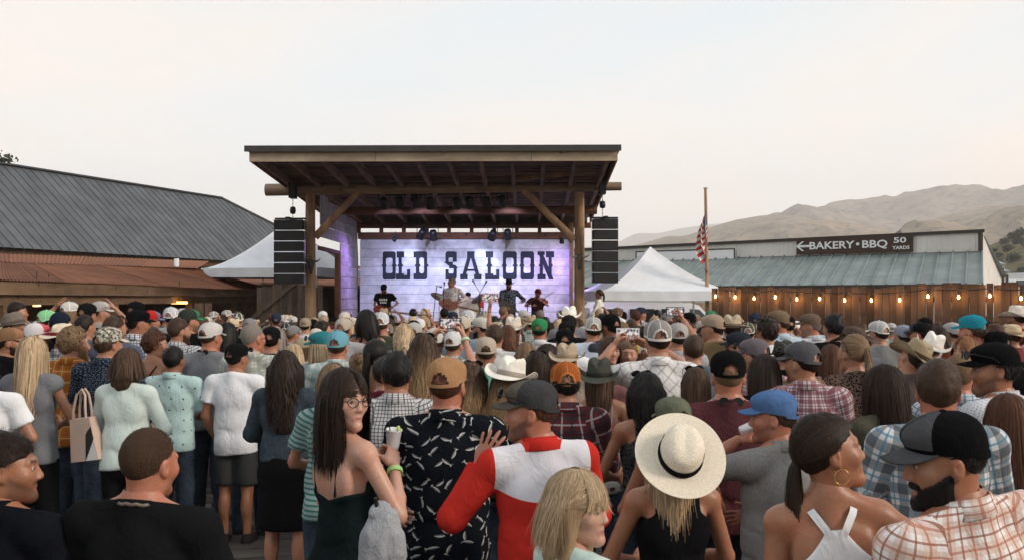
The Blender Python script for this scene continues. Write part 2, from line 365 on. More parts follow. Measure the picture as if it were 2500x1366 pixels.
m = MB(); m.hexa([sw_ for sw_ in (Vector((-3.93, -3.36, roof_z(-3.36) - 0.03)), Vector((3.97, -3.36, roof_z(-3.36) - 0.03)), Vector((3.97, -3.36, roof_z(-3.36) + 0.055)), Vector((-3.93, -3.36, roof_z(-3.36) + 0.055)),
          Vector((-3.93, 6.1, roof_z(6.1) - 0.03)), Vector((3.97, 6.1, roof_z(6.1) - 0.03)), Vector((3.97, 6.1, roof_z(6.1) + 0.055)), Vector((-3.93, 6.1, roof_z(6.1) + 0.055)))])
m.build('roof', M_roofmetal, ST)
m = MB(); m.box((0.02, -3.375, roof_z(-3.36) - 0.01), (7.94, 0.02, 0.13)); m.build('metal_drip_edge', M_roofmetal, ST)
for a, b in ((-3.87, -1.2), (-1.19, 2.1), (2.11, 3.91)):
    m = MB(); m.box(((a + b) / 2, -3.25, roof_z(-3.25) - 0.155), (b - a, 0.06, 0.215)); m.build('fascia_board', WOOD_F, ST)
for x in (-3.87, 3.91):
    m = MB(); m.beam((x, -3.2, roof_z(-3.2) - 0.145), (x, 6.0, roof_z(6.0) - 0.145), 0.035, 0.2); m.build('barge_board', WOOD_L, ST)
m = MB(); m.beam((1.7, -0.9, 4.90), (3.1, -1.1, 5.02), 0.04, 0.09); m.build('roof_brace', WOOD_L, ST)
# deck
m = MB(); m.box((0.05, 2.75, 0.46), (6.9, 5.5, 0.86)); m.build('deck', WOOD_R, ST)
# back wall: planks, each its own piece
bw = empty('back_wall', (0, 0, 0), 0, 1, ST); zz = 0.92; row = 0
while zz < 3.84:
    h = min(0.268, 3.87 - zz); cuts = [-2.98, rs1.choice([-0.4, 0.6, 1.5, -1.3]), 3.26]
    for a, b in zip(cuts, cuts[1:]):
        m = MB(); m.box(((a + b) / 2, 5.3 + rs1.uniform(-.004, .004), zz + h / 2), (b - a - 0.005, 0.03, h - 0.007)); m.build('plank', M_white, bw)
    zz += h; row += 1
m = MB(); m.box((0.14, 5.37, 2.45), (6.2, 0.06, 3.0)); m.build('backing', M_black, bw)
m = MB(); m.box((0.14, 5.28, 3.98), (6.35, 0.10, 0.20)); m.build('header', WOOD_R, bw)
m = MB(); m.box((0.02, 6.02, 4.45), (7.6, 0.05, 0.34)); m.build('rear_fascia', WOOD_D, ST)
# left side wall of staggered planks with an open doorway towards the front
lw = empty('side_wall', (0, 0, 0), 0, 1, ST); zz = 0.92; row = 0
while zz < 4.6:
    h = 0.30; y0 = 0.15 if zz > 3.32 else 2.75
    ys = [y0]
    while ys[-1] < 5.2: ys.append(min(5.27, ys[-1] + rs1.choice([0.9, 1.3, 1.7])))
    for a, b in zip(ys, ys[1:]):
        if b - a < 0.05: continue
        top = min(zz + h, roof_z(b) - 0.28)
        if top - zz < 0.06: continue
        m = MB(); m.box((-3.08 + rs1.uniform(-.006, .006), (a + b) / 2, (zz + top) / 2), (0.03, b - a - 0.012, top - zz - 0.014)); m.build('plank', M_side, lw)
    zz += h; row += 1
m = MB(); m.box((-3.14, 2.68, 1.75), (0.14, 0.16, 3.3)); m.build('door_jamb', WOOD_R, ST)
m = MB(); m.box((-3.13, 1.5, 3.36), (0.10, 2.4, 0.09)); m.build('door_head', WOOD_R, ST)
m = MB(); m.box((-3.14, 5.24, 2.4), (0.10, 0.1, 3.6)); m.build('corner_post', WOOD_D, ST)
m = MB(); m.box((3.3, 5.26, 2.4), (0.10, 0.1, 3.6)); m.build('corner_post', WOOD_D, ST)
# lettering, western slab style with side spurs, painted on the planks
def letter_mask(ch, u, v, w):
    """u 0..w, v 0..1 arrays (letter heights); returns a boolean mask"""
    def bx(a, b, c, d): return (u >= a) & (u <= b) & (v >= c) & (v <= d)
    def rr(a, b, c, d, r):
        qx = np.maximum(np.maximum(a + r - u, u - b + r), 0); qy = np.maximum(np.maximum(c + r - v, v - d + r), 0)
        return bx(a, b, c, d) & (qx * qx + qy * qy <= r * r)
    def dia(cx, cy, s): return (np.abs(u - cx) + np.abs(v - cy) * 0.8) <= s
    def serif(a, b, c, d):
        m_ = bx(a, b, c, d); cx = (a + b) / 2
        if d > 0.5: return m_ & ~(np.abs(u - cx) < (v - (d - 0.03)) * 2.2) | (bx(a, b, d - 0.03, d) & (np.abs(u - cx) > (v - d + 0.03) * 2.2 + 0.02))
        return m_ & ~(np.abs(u - cx) < ((c + 0.03) - v) * 2.2)
    def line(x0, y0, x1, y1, t):
        dx, dy = x1 - x0, y1 - y0; L = math.hypot(dx, dy); return (np.abs((u - x0) * dy - (v - y0) * dx) / L < t) & (v >= min(y0, y1)) & (v <= max(y0, y1))
    st = 0.115
    if ch == 'O': return (rr(0.02, w - .02, 0, 1, .09) & ~rr(.02 + st, w - .02 - st, .23, .77, .07)) | dia(.035, .5, .055) | dia(w - .035, .5, .055) & (u < w + .04) | (dia(.02 + st, .5, .04)) | dia(w - .02 - st, .5, .04)
    if ch == 'D': return (rr(0.02, w - .02, 0, 1, .09) & ~rr(.10 + st, w - .02 - st, .22, .78, .07) & ~(bx(0, .09, .22, .78))) | serif(0, .2, .78, 1) | serif(0, .2, 0, .22) | dia(w - .03, .5, .06) | dia(.10, .5, .055) | dia(.1 + st, .5, .045)
    if ch == 'L': return bx(.10, .10 + st, 0, 1) | serif(.02, .30, .78, 1) | bx(.02, w, 0, .16) | bx(w - st, w, 0, .36) | serif(0, .3, 0, .22) | dia(.10, .5, .05) | dia(.10 + st, .5, .05)
    if ch == 'S':
        a = rr(.0, w, .55, 1, .1) & ~rr(st, w - st, .62, .78, .04) & ~bx(w - st - .02, w, .55, .66)
        b = rr(.0, w, 0, .52, .1) & ~rr(st, w - st, .22, .40, .04) & ~bx(0, st + .02, .36, .52)
        return a & ~bx(w - st, w + 1, .5, .65) | b | line(st * .5, .62, w - st * .5, .40, .065) | serif(w - st - .03, w, .62, .98) | bx(0, st, 0, .34)
    if ch == 'A': return line(w / 2, 1, .10, 0.0, .065) | line(w / 2, 1, w - .10, 0.0, .065) | bx(.2, w - .2, .30, .38) | serif(w / 2 - .14, w / 2 + .14, .78, 1) | serif(0, .27, 0, .2) | serif(w - .27, w, 0, .2) | dia(w / 2 - .19, .46, .045) | dia(w / 2 + .19, .46, .045)
    if ch == 'N': return bx(.09, .09 + st, 0, 1) | bx(w - .09 - st, w - .09, 0, 1) | line(.08, 1, w - .10, 0, .075) | serif(0, .30, 0, .2) | serif(0, .26, .86, 1) | serif(w - .30, w, .78, 1) | dia(.09, .5, .05) | dia(w - .09, .5, .05)
lets = [('O', 932, 967), ('L', 966, 1001), ('D', 1009, 1044), ('S', 1087, 1115), ('A', 1123, 1176), ('L', 1184, 1219), ('O', 1226, 1263), ('O', 1269, 1305), ('N', 1312, 1353)]
LH = 68 / 82.1; z0L = CH + (HY - 682) / 82.1
for ch, xa, xb in lets:
    xl = ((xa - PW / 2) / F * 29.55) - (-1.64 + 5.25 * math.sin(R(1.0))); wd = (xb - xa) / 82.2; w = wd / LH; n = 96
    ncol = int(n * (w + 0.16)); us = (np.arange(ncol) + .5) / n - .08; vsr = (np.arange(n) + .5) / n
    U, V = np.meshgrid(us, vsr); mk = letter_mask(ch, U, V, w); m = MB(); yy = 5.276
    for j in range(n):
        r_ = mk[j]; i = 0
        while i < ncol:
            if r_[i]:
                k = i
                while k < ncol and r_[k]: k += 1
                a = xl + (us[i] - .5 / n) * LH; b = xl + (us[k - 1] + .5 / n) * LH; c = z0L + j / n * LH; d = z0L + (j + 1) / n * LH
                m.add([(a, yy, c), (b, yy, c), (b, yy, d), (a, yy, d)], [(0, 1, 2, 3)]); i = k
            else: i += 1
    m.build('painted_letter', M_letter, bw)
# cow skulls on the posts
def skull(px, py, face):
    p = at(px, py, 24.05); e = empty('cattle_skull', p); m = MB()
    m.lathe([(0.0, -0.26), (0.035, -0.25), (0.045, -0.15), (0.075, -0.03), (0.085, 0.04), (0.05, 0.10), (0.0, 0.11)], (0, 0, 0), 12); m.build('skull', mat_plain('old bone ' + face, (0.07, 0.055, 0.045) if face == 'dark' else (0.16, 0.13, 0.11), 0.8), e)
    for s in (-1, 1):
        m = MB(); m.tube([(s * 0.06, 0, 0.05), (s * 0.15, -0.02, 0.045), (s * 0.21, -0.03, 0.08), (s * 0.235, -0.03, 0.14)], [0.028, 0.024, 0.015, 0.004], 8); m.build('horn', mat_plain('horn ' + face, (0.10, 0.08, 0.06) if face == 'dark' else (0.62, 0.55, 0.45), 0.5), e)
    return e
tag(skull(759, 643, 'dark'), 'small dark cattle skull hung on the log post beside the doorway', 'skull', 'skulls on the stage posts')
tag(skull(1415, 632, 'pale'), 'cattle skull with pale horns on the log post near the letter N', 'skull', 'skulls on the stage posts')
# stage lights
def stage_can(p, aim, label, size=0.13, light=None):
    e = empty('stage_light', p); d = (Vector(aim) - Vector(p)).normalized(); M = d.to_track_quat('-Z', 'Y').to_matrix()
    m = MB(); m.lathe([(0, size * 1.1), (size * .75, size * 1.05), (size * .9, size * .4), (size * .95, -size * .9), (size * 1.1, -size * 1.25), (size * .95, -size * 1.25), (size * .8, -size * .9), (0, -size * .85)], (0, 0, 0), 14, M=M); m.build('housing', M_black, e)
    m = MB()
    for s in (-1, 1): m.tube([(s * size * 1.15, 0, 0), (s * size * 1.15, 0, size * 1.6), (0, 0, size * 1.9)], 0.012, 6)
    m.tube([(0, 0, size * 1.85), (0, 0, size * 2.6)], 0.016, 6); m.build('yoke', M_black, e)
    if light:
        ld = bpy.data.lights.new('stage_light_lamp', 'SPOT'); ld.energy, ld.color, ss = light; ld.spot_size = R(ss); ld.spot_blend = 0.7; ld.shadow_soft_size = 0.06
        lo = bpy.data.objects.new('lamp', ld); link(lo, e); lo.location = d * size * 1.3; lo.rotation_euler = d.to_track_quat('-Z', 'Y').to_euler()
    return tag(e, label, 'stage light', 'stage lights')
for i, (px, py) in enumerate([(937, 494), (975, 492), (1013, 490), (1050, 494), (1115, 494), (1147, 492), (1187, 492), (1226, 489)]):
    p = at(px, py, 25.6)
    stage_can(p, sw(-1.7 + i * 0.52, 5.3 if i in (0, 2, 4, 7) else 3.6, 2.3 if i in (0, 2, 4, 7) else 1.0), 'black stage light hanging on the pipe behind the front log beam', 0.12, ((60, (1.0, 0.60, 0.74), 44) if i in (1, 5) else (225, (0.58, 0.62, 1.0), 66) if i in (0, 2, 4, 7) else None))
m = MB(); m.tube([at(925, 477, 25.6), at(1245, 473, 25.6)], 0.024, 8); tag(m.build('lighting_pipe', M_black), 'black pipe under the roof carrying a row of stage lights', 'pipe')
for i, (px, py) in enumerate([(1030, 570), (1058, 573), (1203, 573), (1240, 571)]):
    p = at(px, py, 28.55)
    stage_can(p, sw(-1.7 + i * 1.15, 5.3, 2.9 - (i % 2) * 0.9), 'black stage light under the rear rafters washing the white wall', 0.12, (70, (0.55, 0.60, 1.0), 66))
# blue violet floods low at both ends of the wall
for px, py, aim in ((965, 582, (-3.08, 3.0, 2.0)), (1372, 586, (2.9, 4.9, 2.0))):
    p = at(px, py, 28.0); stage_can(p, sw(*aim), 'small black flood light under the eave at the end of the white wall', 0.07, (120, (0.50, 0.30, 1.0), 130))
# line arrays
def line_array(px0, px1, py0, py1, d, rz, label):
    c = at((px0 + px1) / 2, py1, d); top = at(0, py0, d).z; W = (px1 - px0) / F * d * 0.94; n = 6; h = (top - c.z) / n
    e = empty('line_array_speaker', (c.x, d, c.z), rz)
    for i in range(n):
        z = (n - 1 - i) * h; tl = R(-1.5 + i * 2.2); m = MB(); D = 0.42; k = 0.03
        pts = [(-W/2, -D/2, z + .008), (W/2, -D/2, z + .008), (W/2, -D/2, z + h - .012), (-W/2, -D/2, z + h - .012), (-W/2 * .92, D/2, z + k), (W/2 * .92, D/2, z + k), (W/2 * .92, D/2, z + h - k), (-W/2 * .92, D/2, z + h - k)]
        m.hexa([Vector(p) for p in pts]); cb = m.build('cabinet', M_blackbox, e)
        m = MB(); m.box((0, -D/2 - 0.006, z + h/2), (W * .94, 0.012, h * .78)); m.build('grille', mat_plain('speaker grille', (0.016, 0.016, 0.017), 0.5, 0.3, 90, bmp=0.8), cb)
        for s in (-1, 1): m = MB(); m.box((s * (W/2 + .004), -0.05, z + h/2), (0.012, 0.05, h * .96)); m.build('rigging_plate', M_steel, cb)
    m = MB(); m.box((0, 0, n * h + .03), (W * 1.08, 0.09, 0.04)); m.box((0, 0.0, n * h + .03), (0.09, 0.6, 0.045)); m.build('flying_frame', M_black, e)
    return tag(e, label, 'speaker', 'line array speakers'), e
a1, e1 = line_array(672, 748, 537, 694, 23.9, R(-4), 'tall black line array speaker hung beside the white tent roof and doorway post')
a2, e2 = line_array(1443, 1508, 535, 692, 23.7, R(3), 'tall black line array speaker hung between the skull post and the pointed tent')
def hoist(px, pyb, py0, py1, d, label):
    e = empty('chain_hoist', at(px, py1, d)); b = at(px, py0, d) - at(px, py1, d); m = MB()
    n = int(b.z / 0.04)
    for i in range(n): m.box((0, 0, (i + .5) * b.z / n), (0.022 if i % 2 else .008, .008 if i % 2 else .022, 0.05))
    m.build('chain', M_steel, e)
    zm = at(0, pyb, d).z - at(0, py1, d).z; m = MB(); m.lathe([(0, -.09), (.06, -.075), (.075, 0), (.06, .08), (0, .1)], (0, 0, zm), 12); m.build('hoist_motor', M_black, e)
    m = MB(); m.box((0, 0, b.z), (0.14, 0.34, 0.36)); m.build('beam_sling', mat_plain('black strap', (0.015, 0.014, 0.014), 0.8), e)
    return tag(e, label, 'hoist', 'chain hoists on the log beam')
hoist(715, 514, 466, 537, 23.9, 'chain hoist on the thick weathered end of the log beam')
hoist(1471, 500, 456, 535, 23.8, 'chain hoist on the thin end of the log beam by the brace')
# ------------------------------------------------------------------ long barn with a grey metal roof (left)
M_bmetal = mat_plain('grey ribbed roof metal', (0.088, 0.095, 0.105), 0.55, 0.24, 1.1, 0.0, 0.12, 0.4, 0.10)
M_bridge = mat_plain('dark ridge cap', (0.06, 0.065, 0.072), 0.5, 0.1, 2, 0.3)
WOOD_W = mat_wood('brown barn boards', (0.12, 0.068, 0.043), (0.07, 0.042, 0.028), (1, 1, 0.1), 7)
P0 = Vector((-18.5, 36, 0)); bd = Vector((0.34, 0.94, 0)).normalized(); bp = Vector((-bd.y, bd.x, 0)); EZ, RZ = 3.98, 7.64
barn = empty('long_barn', P0); tag(barn, 'long barn with a grey ribbed metal hip roof behind the rusty awning', 'barn')
def bpt(s, w, z): return bd * s + bp * w + Vector((0, 0, z))
S0, S1, SR = -16.0, 27.0, 18.4
pw = 0.46; i = 0; s = S0
while s < S1 - 0.05:
    a, b = s, min(s + pw, S1)
    def tp(q): return 1.0 if q <= SR else max(0.0, 1 - (q - SR) / (S1 - SR))
    ta, tb = tp(a), tp(b); f = lambda q, t, up: bpt(q, 4.0 * t, EZ + (RZ - EZ) * t + up)
    m = MB(); m.add([f(a, 0, 0), f(b, 0, 0), f(b, tb, 0), f(a, ta, 0)], [(0, 1, 2, 3)])
    r0, r1 = a + 0.005, a + 0.045; tr = tp(r1)
    m.add([f(r0, -.01, 0), f(r0 + .01, -.01, .05), f(r1 - .01, -.01, .05), f(r1, -.01, 0), f(r0, tr, 0), f(r0 + .01, tr, .05), f(r1 - .01, tr, .05), f(r1, tr, 0)], [(0, 1, 5, 4), (1, 2, 6, 5), (2, 3, 7, 6), (0, 3, 2, 1)])
    for q in (0.33, 0.66):
        c = a + pw * q; m.add([f(c - .02, 0, 0.002), f(c, 0, .016), f(c + .02, 0, .002), f(c - .02, tr, 0.002), f(c, tr, .016), f(c + .02, tr, .002)], [(0, 1, 4, 3), (1, 2, 5, 4)])
    m.build('roof_panel', M_bmetal, barn); s += pw
m = MB(); m.add([bpt(S0, 4, RZ), bpt(SR, 4, RZ), bpt(S1, 8, EZ), bpt(S0, 8, EZ)], [(0, 1, 2, 3)]); m.add([bpt(SR, 4, RZ), bpt(S1, 0, EZ), bpt(S1, 8, EZ)], [(0, 1, 2)]); m.build('roof_rear', M_bmetal, barn)
m = MB(); m.beam(bpt(S0, 4, RZ + .03), bpt(SR, 4, RZ + .03), 0.3, 0.07); m.beam(bpt(SR, 4, RZ + .035), bpt(S1, 0, EZ + .035), 0.22, 0.07); m.build('ridge_cap', M_bridge, barn)
m = MB(); m.beam(bpt(S0, .35, 3.8), bpt(S1 - .3, .35, 3.8), 0.05, 0.32); m.build('eave_board', WOOD_W, barn)
m = MB(); m.hexa([bpt(S0, .5, 0), bpt(S1 - .5, .5, 0), bpt(S1 - .5, .5, 3.85), bpt(S0, .5, 3.85), bpt(S0, 7.5, 0), bpt(S1 - .5, 7.5, 0), bpt(S1 - .5, 7.5, 3.85), bpt(S0, 7.5, 3.85)]); m.build('wall', WOOD_W, barn)
# ------------------------------------------------------------------ rusty corrugated awning
def mat_rust(name):
    m, nt, p = nodes_of(name); co = coord(nt); a = texnoise(nt, co, 1.2, 8, 0.65); b = texnoise(nt, co, 14, 5, 0.7)
    col = mixc(nt, ramp(nt, a, [(0.35, 0), (0.65, 1)]), (0.180, 0.068, 0.036), (0.275, 0.110, 0.055)); col = mixc(nt, ramp(nt, b, [(0.45, 0), (0.7, 0.5)]), col, (0.10, 0.048, 0.032))
    col = mixc(nt, 1.0, col, ramp(nt, randv(nt), [(0, .85), (1, 1.12)]), 'MULTIPLY')
    nt.links.new(col, p.inputs['Base Color']); p.inputs['Roughness'].default_value = 0.85; p.inputs['Specular IOR Level'].default_value = 0.2; bump(nt, p, b, 0.25, 0.006); return m
M_rust = mat_rust('rusted corrugated steel')
WOOD_A = mat_wood('awning beam', (0.20, 0.125, 0.075), (0.11, 0.068, 0.042), (0.12, 0.12, 1), 7, perobj=0.1)
aw = empty('rusty_awning', (0, 0, 0)); tag(aw, 'low lean-to awning with rusty corrugated roof and timber eave beams', 'awning')
AE0, AE1 = at(0, 697, 16.9), at(662, 713, 31.5); AB0, AB1 = at(0, 652, 23.4), at(480, 664, 28.4); AC0, AC1 = at(0, 624, 31.8), at(510, 641, 38.2)
AE1.z = AE0.z; AB1.z = AB0.z; AC1.z = AC0.z; ad = (AE1 - AE0).normalized(); aL = (AE1 - AE0).length
def corr(P0, P1, Q0, Q1, t0, t1, zo, name):
    L = (P1 - P0).length; ns = int((t1 - t0) * L / 0.86); step = (t1 - t0) / ns
    for k in range(ns):
        n = 32; V = []; Fc = []
        for i in range(n + 1):
            t = t0 + step * (k + i / n); p = P0.lerp(P1, t); q = Q0.lerp(Q1, t); wv = 0.016 * math.sin(2 * math.pi * t * L / 0.107) + zo + 0.005 * (k % 2); o = (p - q).normalized() * 0.12
            V.append(p + o + Vector((0, 0, wv + o.z))); V.append(q + Vector((0, 0, wv)))
        for i in range(n): Fc.append((2 * i, 2 * i + 2, 2 * i + 3, 2 * i + 1))
        m = MB(); m.add(V, Fc, True); m.build(name, M_rust, aw)
corr(AE0, AE1, AB0, AB1, -.35, 1, .11, 'roof_sheet'); corr(AB0 + Vector((0, 0, .07)), AB1 + Vector((0, 0, .07)), AC0, AC1, -.6, 1, .06, 'upper_roof_sheet')
AX0 = AE0.lerp(AE1, -.35)
m = MB(); m.beam(AX0 + Vector((0.0, 0, -0.04)), AE1 + Vector((0.0, 0, -0.04)), 0.10, 0.22); m.build('eave_beam', WOOD_A, aw)
m = MB(); m.beam(AX0 + Vector((-0.12, 0, -0.245)), AE1 + Vector((-0.12, 0, -0.245)), 0.12, 0.17); m.build('lower_beam', WOOD_A, aw)
for q in (-.28, 0.02, .3, .58, .80, .985):
    p = AE0.lerp(AE1, q); m = MB(); m.box((p.x - .15, p.y, 1.0), (0.16, 0.16, 2.0)); m.build('post', WOOD_A, aw)
a0, a1_ = AB0.lerp(AB1, -.7), AB0.lerp(AB1, 1.0); nb_ = 48; aa_ = math.atan2((a1_ - a0).y, (a1_ - a0).x)
for i in range(nb_):
    c = a0.lerp(a1_, (i + .5) / nb_); m = MB(); m.box((c.x - .1, c.y + .1, 1.36), ((a1_ - a0).length / nb_ - .008, .03, 2.72), aa_); m.build('wall_board', WOOD_W, aw)
# awning lamps, white vent pipe, roof vent
def hang_lamp(px, py, d, w, h, label):
    p = at(px, py, d); e = empty('hanging_lamp', p); m = MB(); m.box((0, 0, 0), (w, w, h)); b = m.build('glowing_shade', mat_emit('warm lamp', (1.0, 0.52, 0.12), 3.0), e)
    m = MB(); m.tube([(0, 0, h / 2 - .01), (0, 0, h / 2 + 0.5)], 0.008, 6); m.build('cord', M_black, e)
    ld = bpy.data.lights.new('hanging_lamp_light', 'POINT'); ld.energy = 9; ld.color = (1, .6, .25); ld.shadow_soft_size = .08; lo = link(bpy.data.objects.new('lamp', ld), e); lo.location = (0.12, -0.12, -h)
    return tag(e, label, 'lamp', 'lamps under the awning')
hang_lamp(90, 738, 18.5, 0.10, 0.14, 'wide glowing orange lamp under the rusty awning'); hang_lamp(119, 737, 19.5, 0.05, 0.08, 'small glowing orange lamp under the rusty awning beside the wide one')
hang_lamp(438, 738, 24.5, 0.30, 0.06, 'flat glowing amber lamp under the rusty awning near the tent')
M_pvc = mat_plain('white pipe', (0.72, 0.72, 0.70), 0.5, 0.1)
p = at(431, 662, 28.6); m = MB(); m.lathe([(0.0, -.25), (.07, -.25), (.07, .36), (.06, .36), (.06, .2), (0, .2)], p, 14); tag(m.build('vent_pipe', M_pvc), 'short white vent pipe standing on the rusty roof', 'pipe')
p = at(132, 644, 27.5); e = empty('roof_vent', p, 0, .6); m = MB(); m.add([(-.12, -.1, -.12), (.12, -.1, -.12), (.12, .1, -.05), (-.12, .1, -.05), (0, .05, .11)], [(0, 1, 4), (1, 2, 4), (2, 3, 4), (3, 0, 4)]); m.build('hood', mat_plain('vent metal', (.16, .13, .13), .5), e)
m = MB(); m.box((0, 0, -.16), (.3, .26, .05)); m.build('flashing', M_steel, e); tag(e, 'small pointed metal roof vent on the rusty roof', 'vent')
# weathered boards and diagonal timber between awning and stage
fb = empty('board_screen', at(690, 735, 26.5) * 1.0); fb.location.z = 0; WOOD_G = mat_wood('grey brown boards', (0.16, 0.12, 0.09), (0.085, 0.065, 0.05), (1, 1, 0.1), 7)
for i in range(13):
    m = MB(); m.box((-0.62 + i * 0.135, rs1.uniform(-.006, .006), 1.22 + rs1.uniform(-.05, .05)), (0.128, 0.025, 2.44)); m.build('board', WOOD_G, fb)
m = MB(); m.beam((-0.85, -0.05, 1.55), (0.35, -0.05, 2.55), 0.05, 0.11); m.build('diagonal_brace', WOOD_G, fb)
tag(fb, 'weathered board screen with a diagonal timber below the hung speaker', 'screen')
# dark shed under the tents behind the doorway
sh = empty('brown_shed', (-6.4, 33.5, 0)); m = MB(); m.box((0, 0, 1.3), (6.5, 3, 2.6)); m.build('wall', WOOD_W, sh)
m = MB(); m.hexa([Vector(v) for v in ((-3.5, -1.9, 2.45), (3.5, -1.9, 2.45), (3.5, -1.9, 2.53), (-3.5, -1.9, 2.53), (-3.5, 1.8, 3.15), (3.5, 1.8, 3.15), (3.5, 1.8, 3.23), (-3.5, 1.8, 3.23))]); m.build('roof', M_rust, sh)
for x in (-1.4, .1, 1.7):
    m = MB(); m.box((x, -1.52, 1.2), (0.75, 0.06, 1.9)); d_ = m.build('door', WOOD_G, sh)
    m = MB(); m.box((x + .28, -1.57, 1.15), (0.03, 0.05, 0.14)); m.build('handle', M_steel, d_)
tag(sh, 'low brown shed with a rusty roof behind the stage doorway', 'shed')
# tree behind the barn
tr = empty('dark_tree', (-36.2, 70, 0), 0, 1.12); m = MB(); m.tube([(0, 0, 0), (0.2, 0, 5), (0.1, .1, 9.5)], [.32, .25, .1], 8); 
for a in range(6): m.tube([(0.15, 0, 5 + a * .6), (0.15 + 1.6 * math.cos(a * 2.1), 1.6 * math.sin(a * 2.1), 6.8 + a * .5)], [.09, .03], 6)
m.build('trunk', mat_plain('bark', (0.09, 0.07, 0.05)), tr)
obj('crown', mesh_np('crown', [leaf_cloud(6000, [(0, 0, 9.6, 1.5), (-1.4, .3, 8.7, 1.5), (1.3, -.2, 8.5, 1.5), (-.3, -.8, 8.2, 1.7), (.9, .7, 9.2, 1.1), (-2.2, 0, 7.6, 1.3), (2.0, .3, 7.5, 1.2)], 0.17, 5)], [leaf_mat('dark leaf', (0.045, 0.055, 0.032))], False), tr)
tag(tr, 'dark tree top showing above the grey metal barn roof', 'tree')
# ------------------------------------------------------------------ long metal building (right)
Q0 = Vector((21.3, 45, 0)); qd = Vector((-0.82, 0.57, 0)).normalized(); qn = Vector((-qd.y, qd.x, 0)); qn = qn if qn.y < 0 else -qn; QL = 30.0
bb = empty('metal_building', Q0); tag(bb, 'long beige metal building with teal green roof and brown parapet trim', 'building')
def qpt(t, n, z): return qd * t + qn * n + Vector((0, 0, z))
def qz(t): return 5.21 - 0.012 * t
M_beige = mat_plain('beige metal siding', (0.66, 0.63, 0.585), 0.6, 0.08, 1.0, perobj=0.03); M_teal = mat_plain('teal green roof metal', (0.18, 0.215, 0.21), 0.5, 0.26, 1.0, 0.0, 0.12, 0.5, 0.09)
M_trim = mat_plain('dark brown trim', (0.040, 0.030, 0.024), 0.5, 0.15); M_signb = mat_plain('sign brown', (0.055, 0.028, 0.018), 0.55, 0.12); M_signw = mat_plain('sign white', (0.78, 0.78, 0.76), 0.5, 0.03)
t = 0.0; pw2 = 0.91
while t < QL - .01:
    b = min(t + pw2, QL); m = MB(); m.add([qpt(t, 0, 4.1), qpt(b, 0, 4.1), qpt(b, 0, qz(b) - .05), qpt(t, 0, qz(t) - .05)], [(0, 1, 2, 3)])
    for q in range(4):
        c = t + (q + .5) * (b - t) / 4; m.add([qpt(c - .03, 0.0, 4.1), qpt(c, 0.02, 4.1), qpt(c + .03, 0.0, 4.1), qpt(c - .03, 0.0, qz(c) - .06), qpt(c, .02, qz(c) - .06), qpt(c + .03, 0, qz(c) - .06)], [(0, 1, 4, 3), (1, 2, 5, 4)])
    m.build('parapet_panel', M_beige, bb); t = b
t = 0.0; pw3 = 0.61
while t < QL - .01:
    b = min(t + pw3, QL); f = lambda q, w, up=0: qpt(q - .85 * w * (1 - q / QL), 5.0 * w, 4.25 - 1.52 * w + up)
    m = MB(); m.add([f(t, 1), f(b, 1), f(b, 0), f(t, 0)], [(3, 2, 1, 0)]); r1 = t + .08
    m.add([f(t, 1.01), f(t + .015, 1.01, .075), f(r1 - .015, 1.01, .075), f(r1, 1.01), f(t, 0), f(t + .015, 0, .075), f(r1 - .015, 0, .075), f(r1, 0)], [(0, 1, 5, 4), (1, 2, 6, 5), (2, 3, 7, 6), (0, 3, 2, 1)]); m.build('roof_panel', M_teal, bb); t = b
m = MB(); m.beam(qpt(-.06, .04, 5.18), qpt(QL, .04, qz(QL) - .03), .16, .14); m.build('parapet_cap', M_trim, bb)
m = MB(); m.beam(qpt(.10, .05, 4.28), qpt(.10, .05, 5.08), .12, .2, up=(0, 1, 0)); m.build('corner_trim', M_trim, bb)
m = MB(); m.beam(qpt(-.86, 5.02, 2.64), qpt(QL, 5.02, 2.64), .06, .15); m.build('eave_trim', M_trim, bb)
m = MB(); m.beam(qpt(.2, .03, 4.23), qpt(QL, .03, 4.23), .05, .05); m.build('flashing', M_trim, bb)
m = MB(); m.add([qpt(-.6, 4.7, 0), qpt(QL, 4.7, 0), qpt(QL, 4.7, 2.75), qpt(-.6, 4.7, 2.75)], [(3, 2, 1, 0)]); m.build('front_wall', M_beige, bb)
m = MB(); m.add([qpt(-.66, 4.8, 0), qpt(.3, -7, 0), qpt(.3, -7, 3.2), qpt(.02, -.1, 5.1), qpt(.02, 0, 4.2), qpt(-.66, 4.8, 2.7)], [(0, 1, 2, 3, 4, 5)]); sidew = m.build('gable_wall', M_beige, bb)
for n_, w_, z_ in ((3.2, .28, 1.9), (-2.4, .3, 1.9), (-4.0, .3, 1.9)):
    m = MB(); m.beam(qpt(-.02 - .14 * n_, n_, .9), qpt(-.02 - .14 * n_, n_, 2.45), w_, .06, up=(1, 0, 0)); m.build('window', mat_glass_dark('window glass'), bb)
m = MB(); m.add([qpt(QL, -7, 3.2), qpt(0, -7, 3.2), qpt(0, -.1, 5.0), qpt(QL, -.1, 4.7)], [(0, 1, 2, 3)]); m.build('rear_roof', M_teal, bb)
an = empty('roofed_annex', (0, 0, 0))
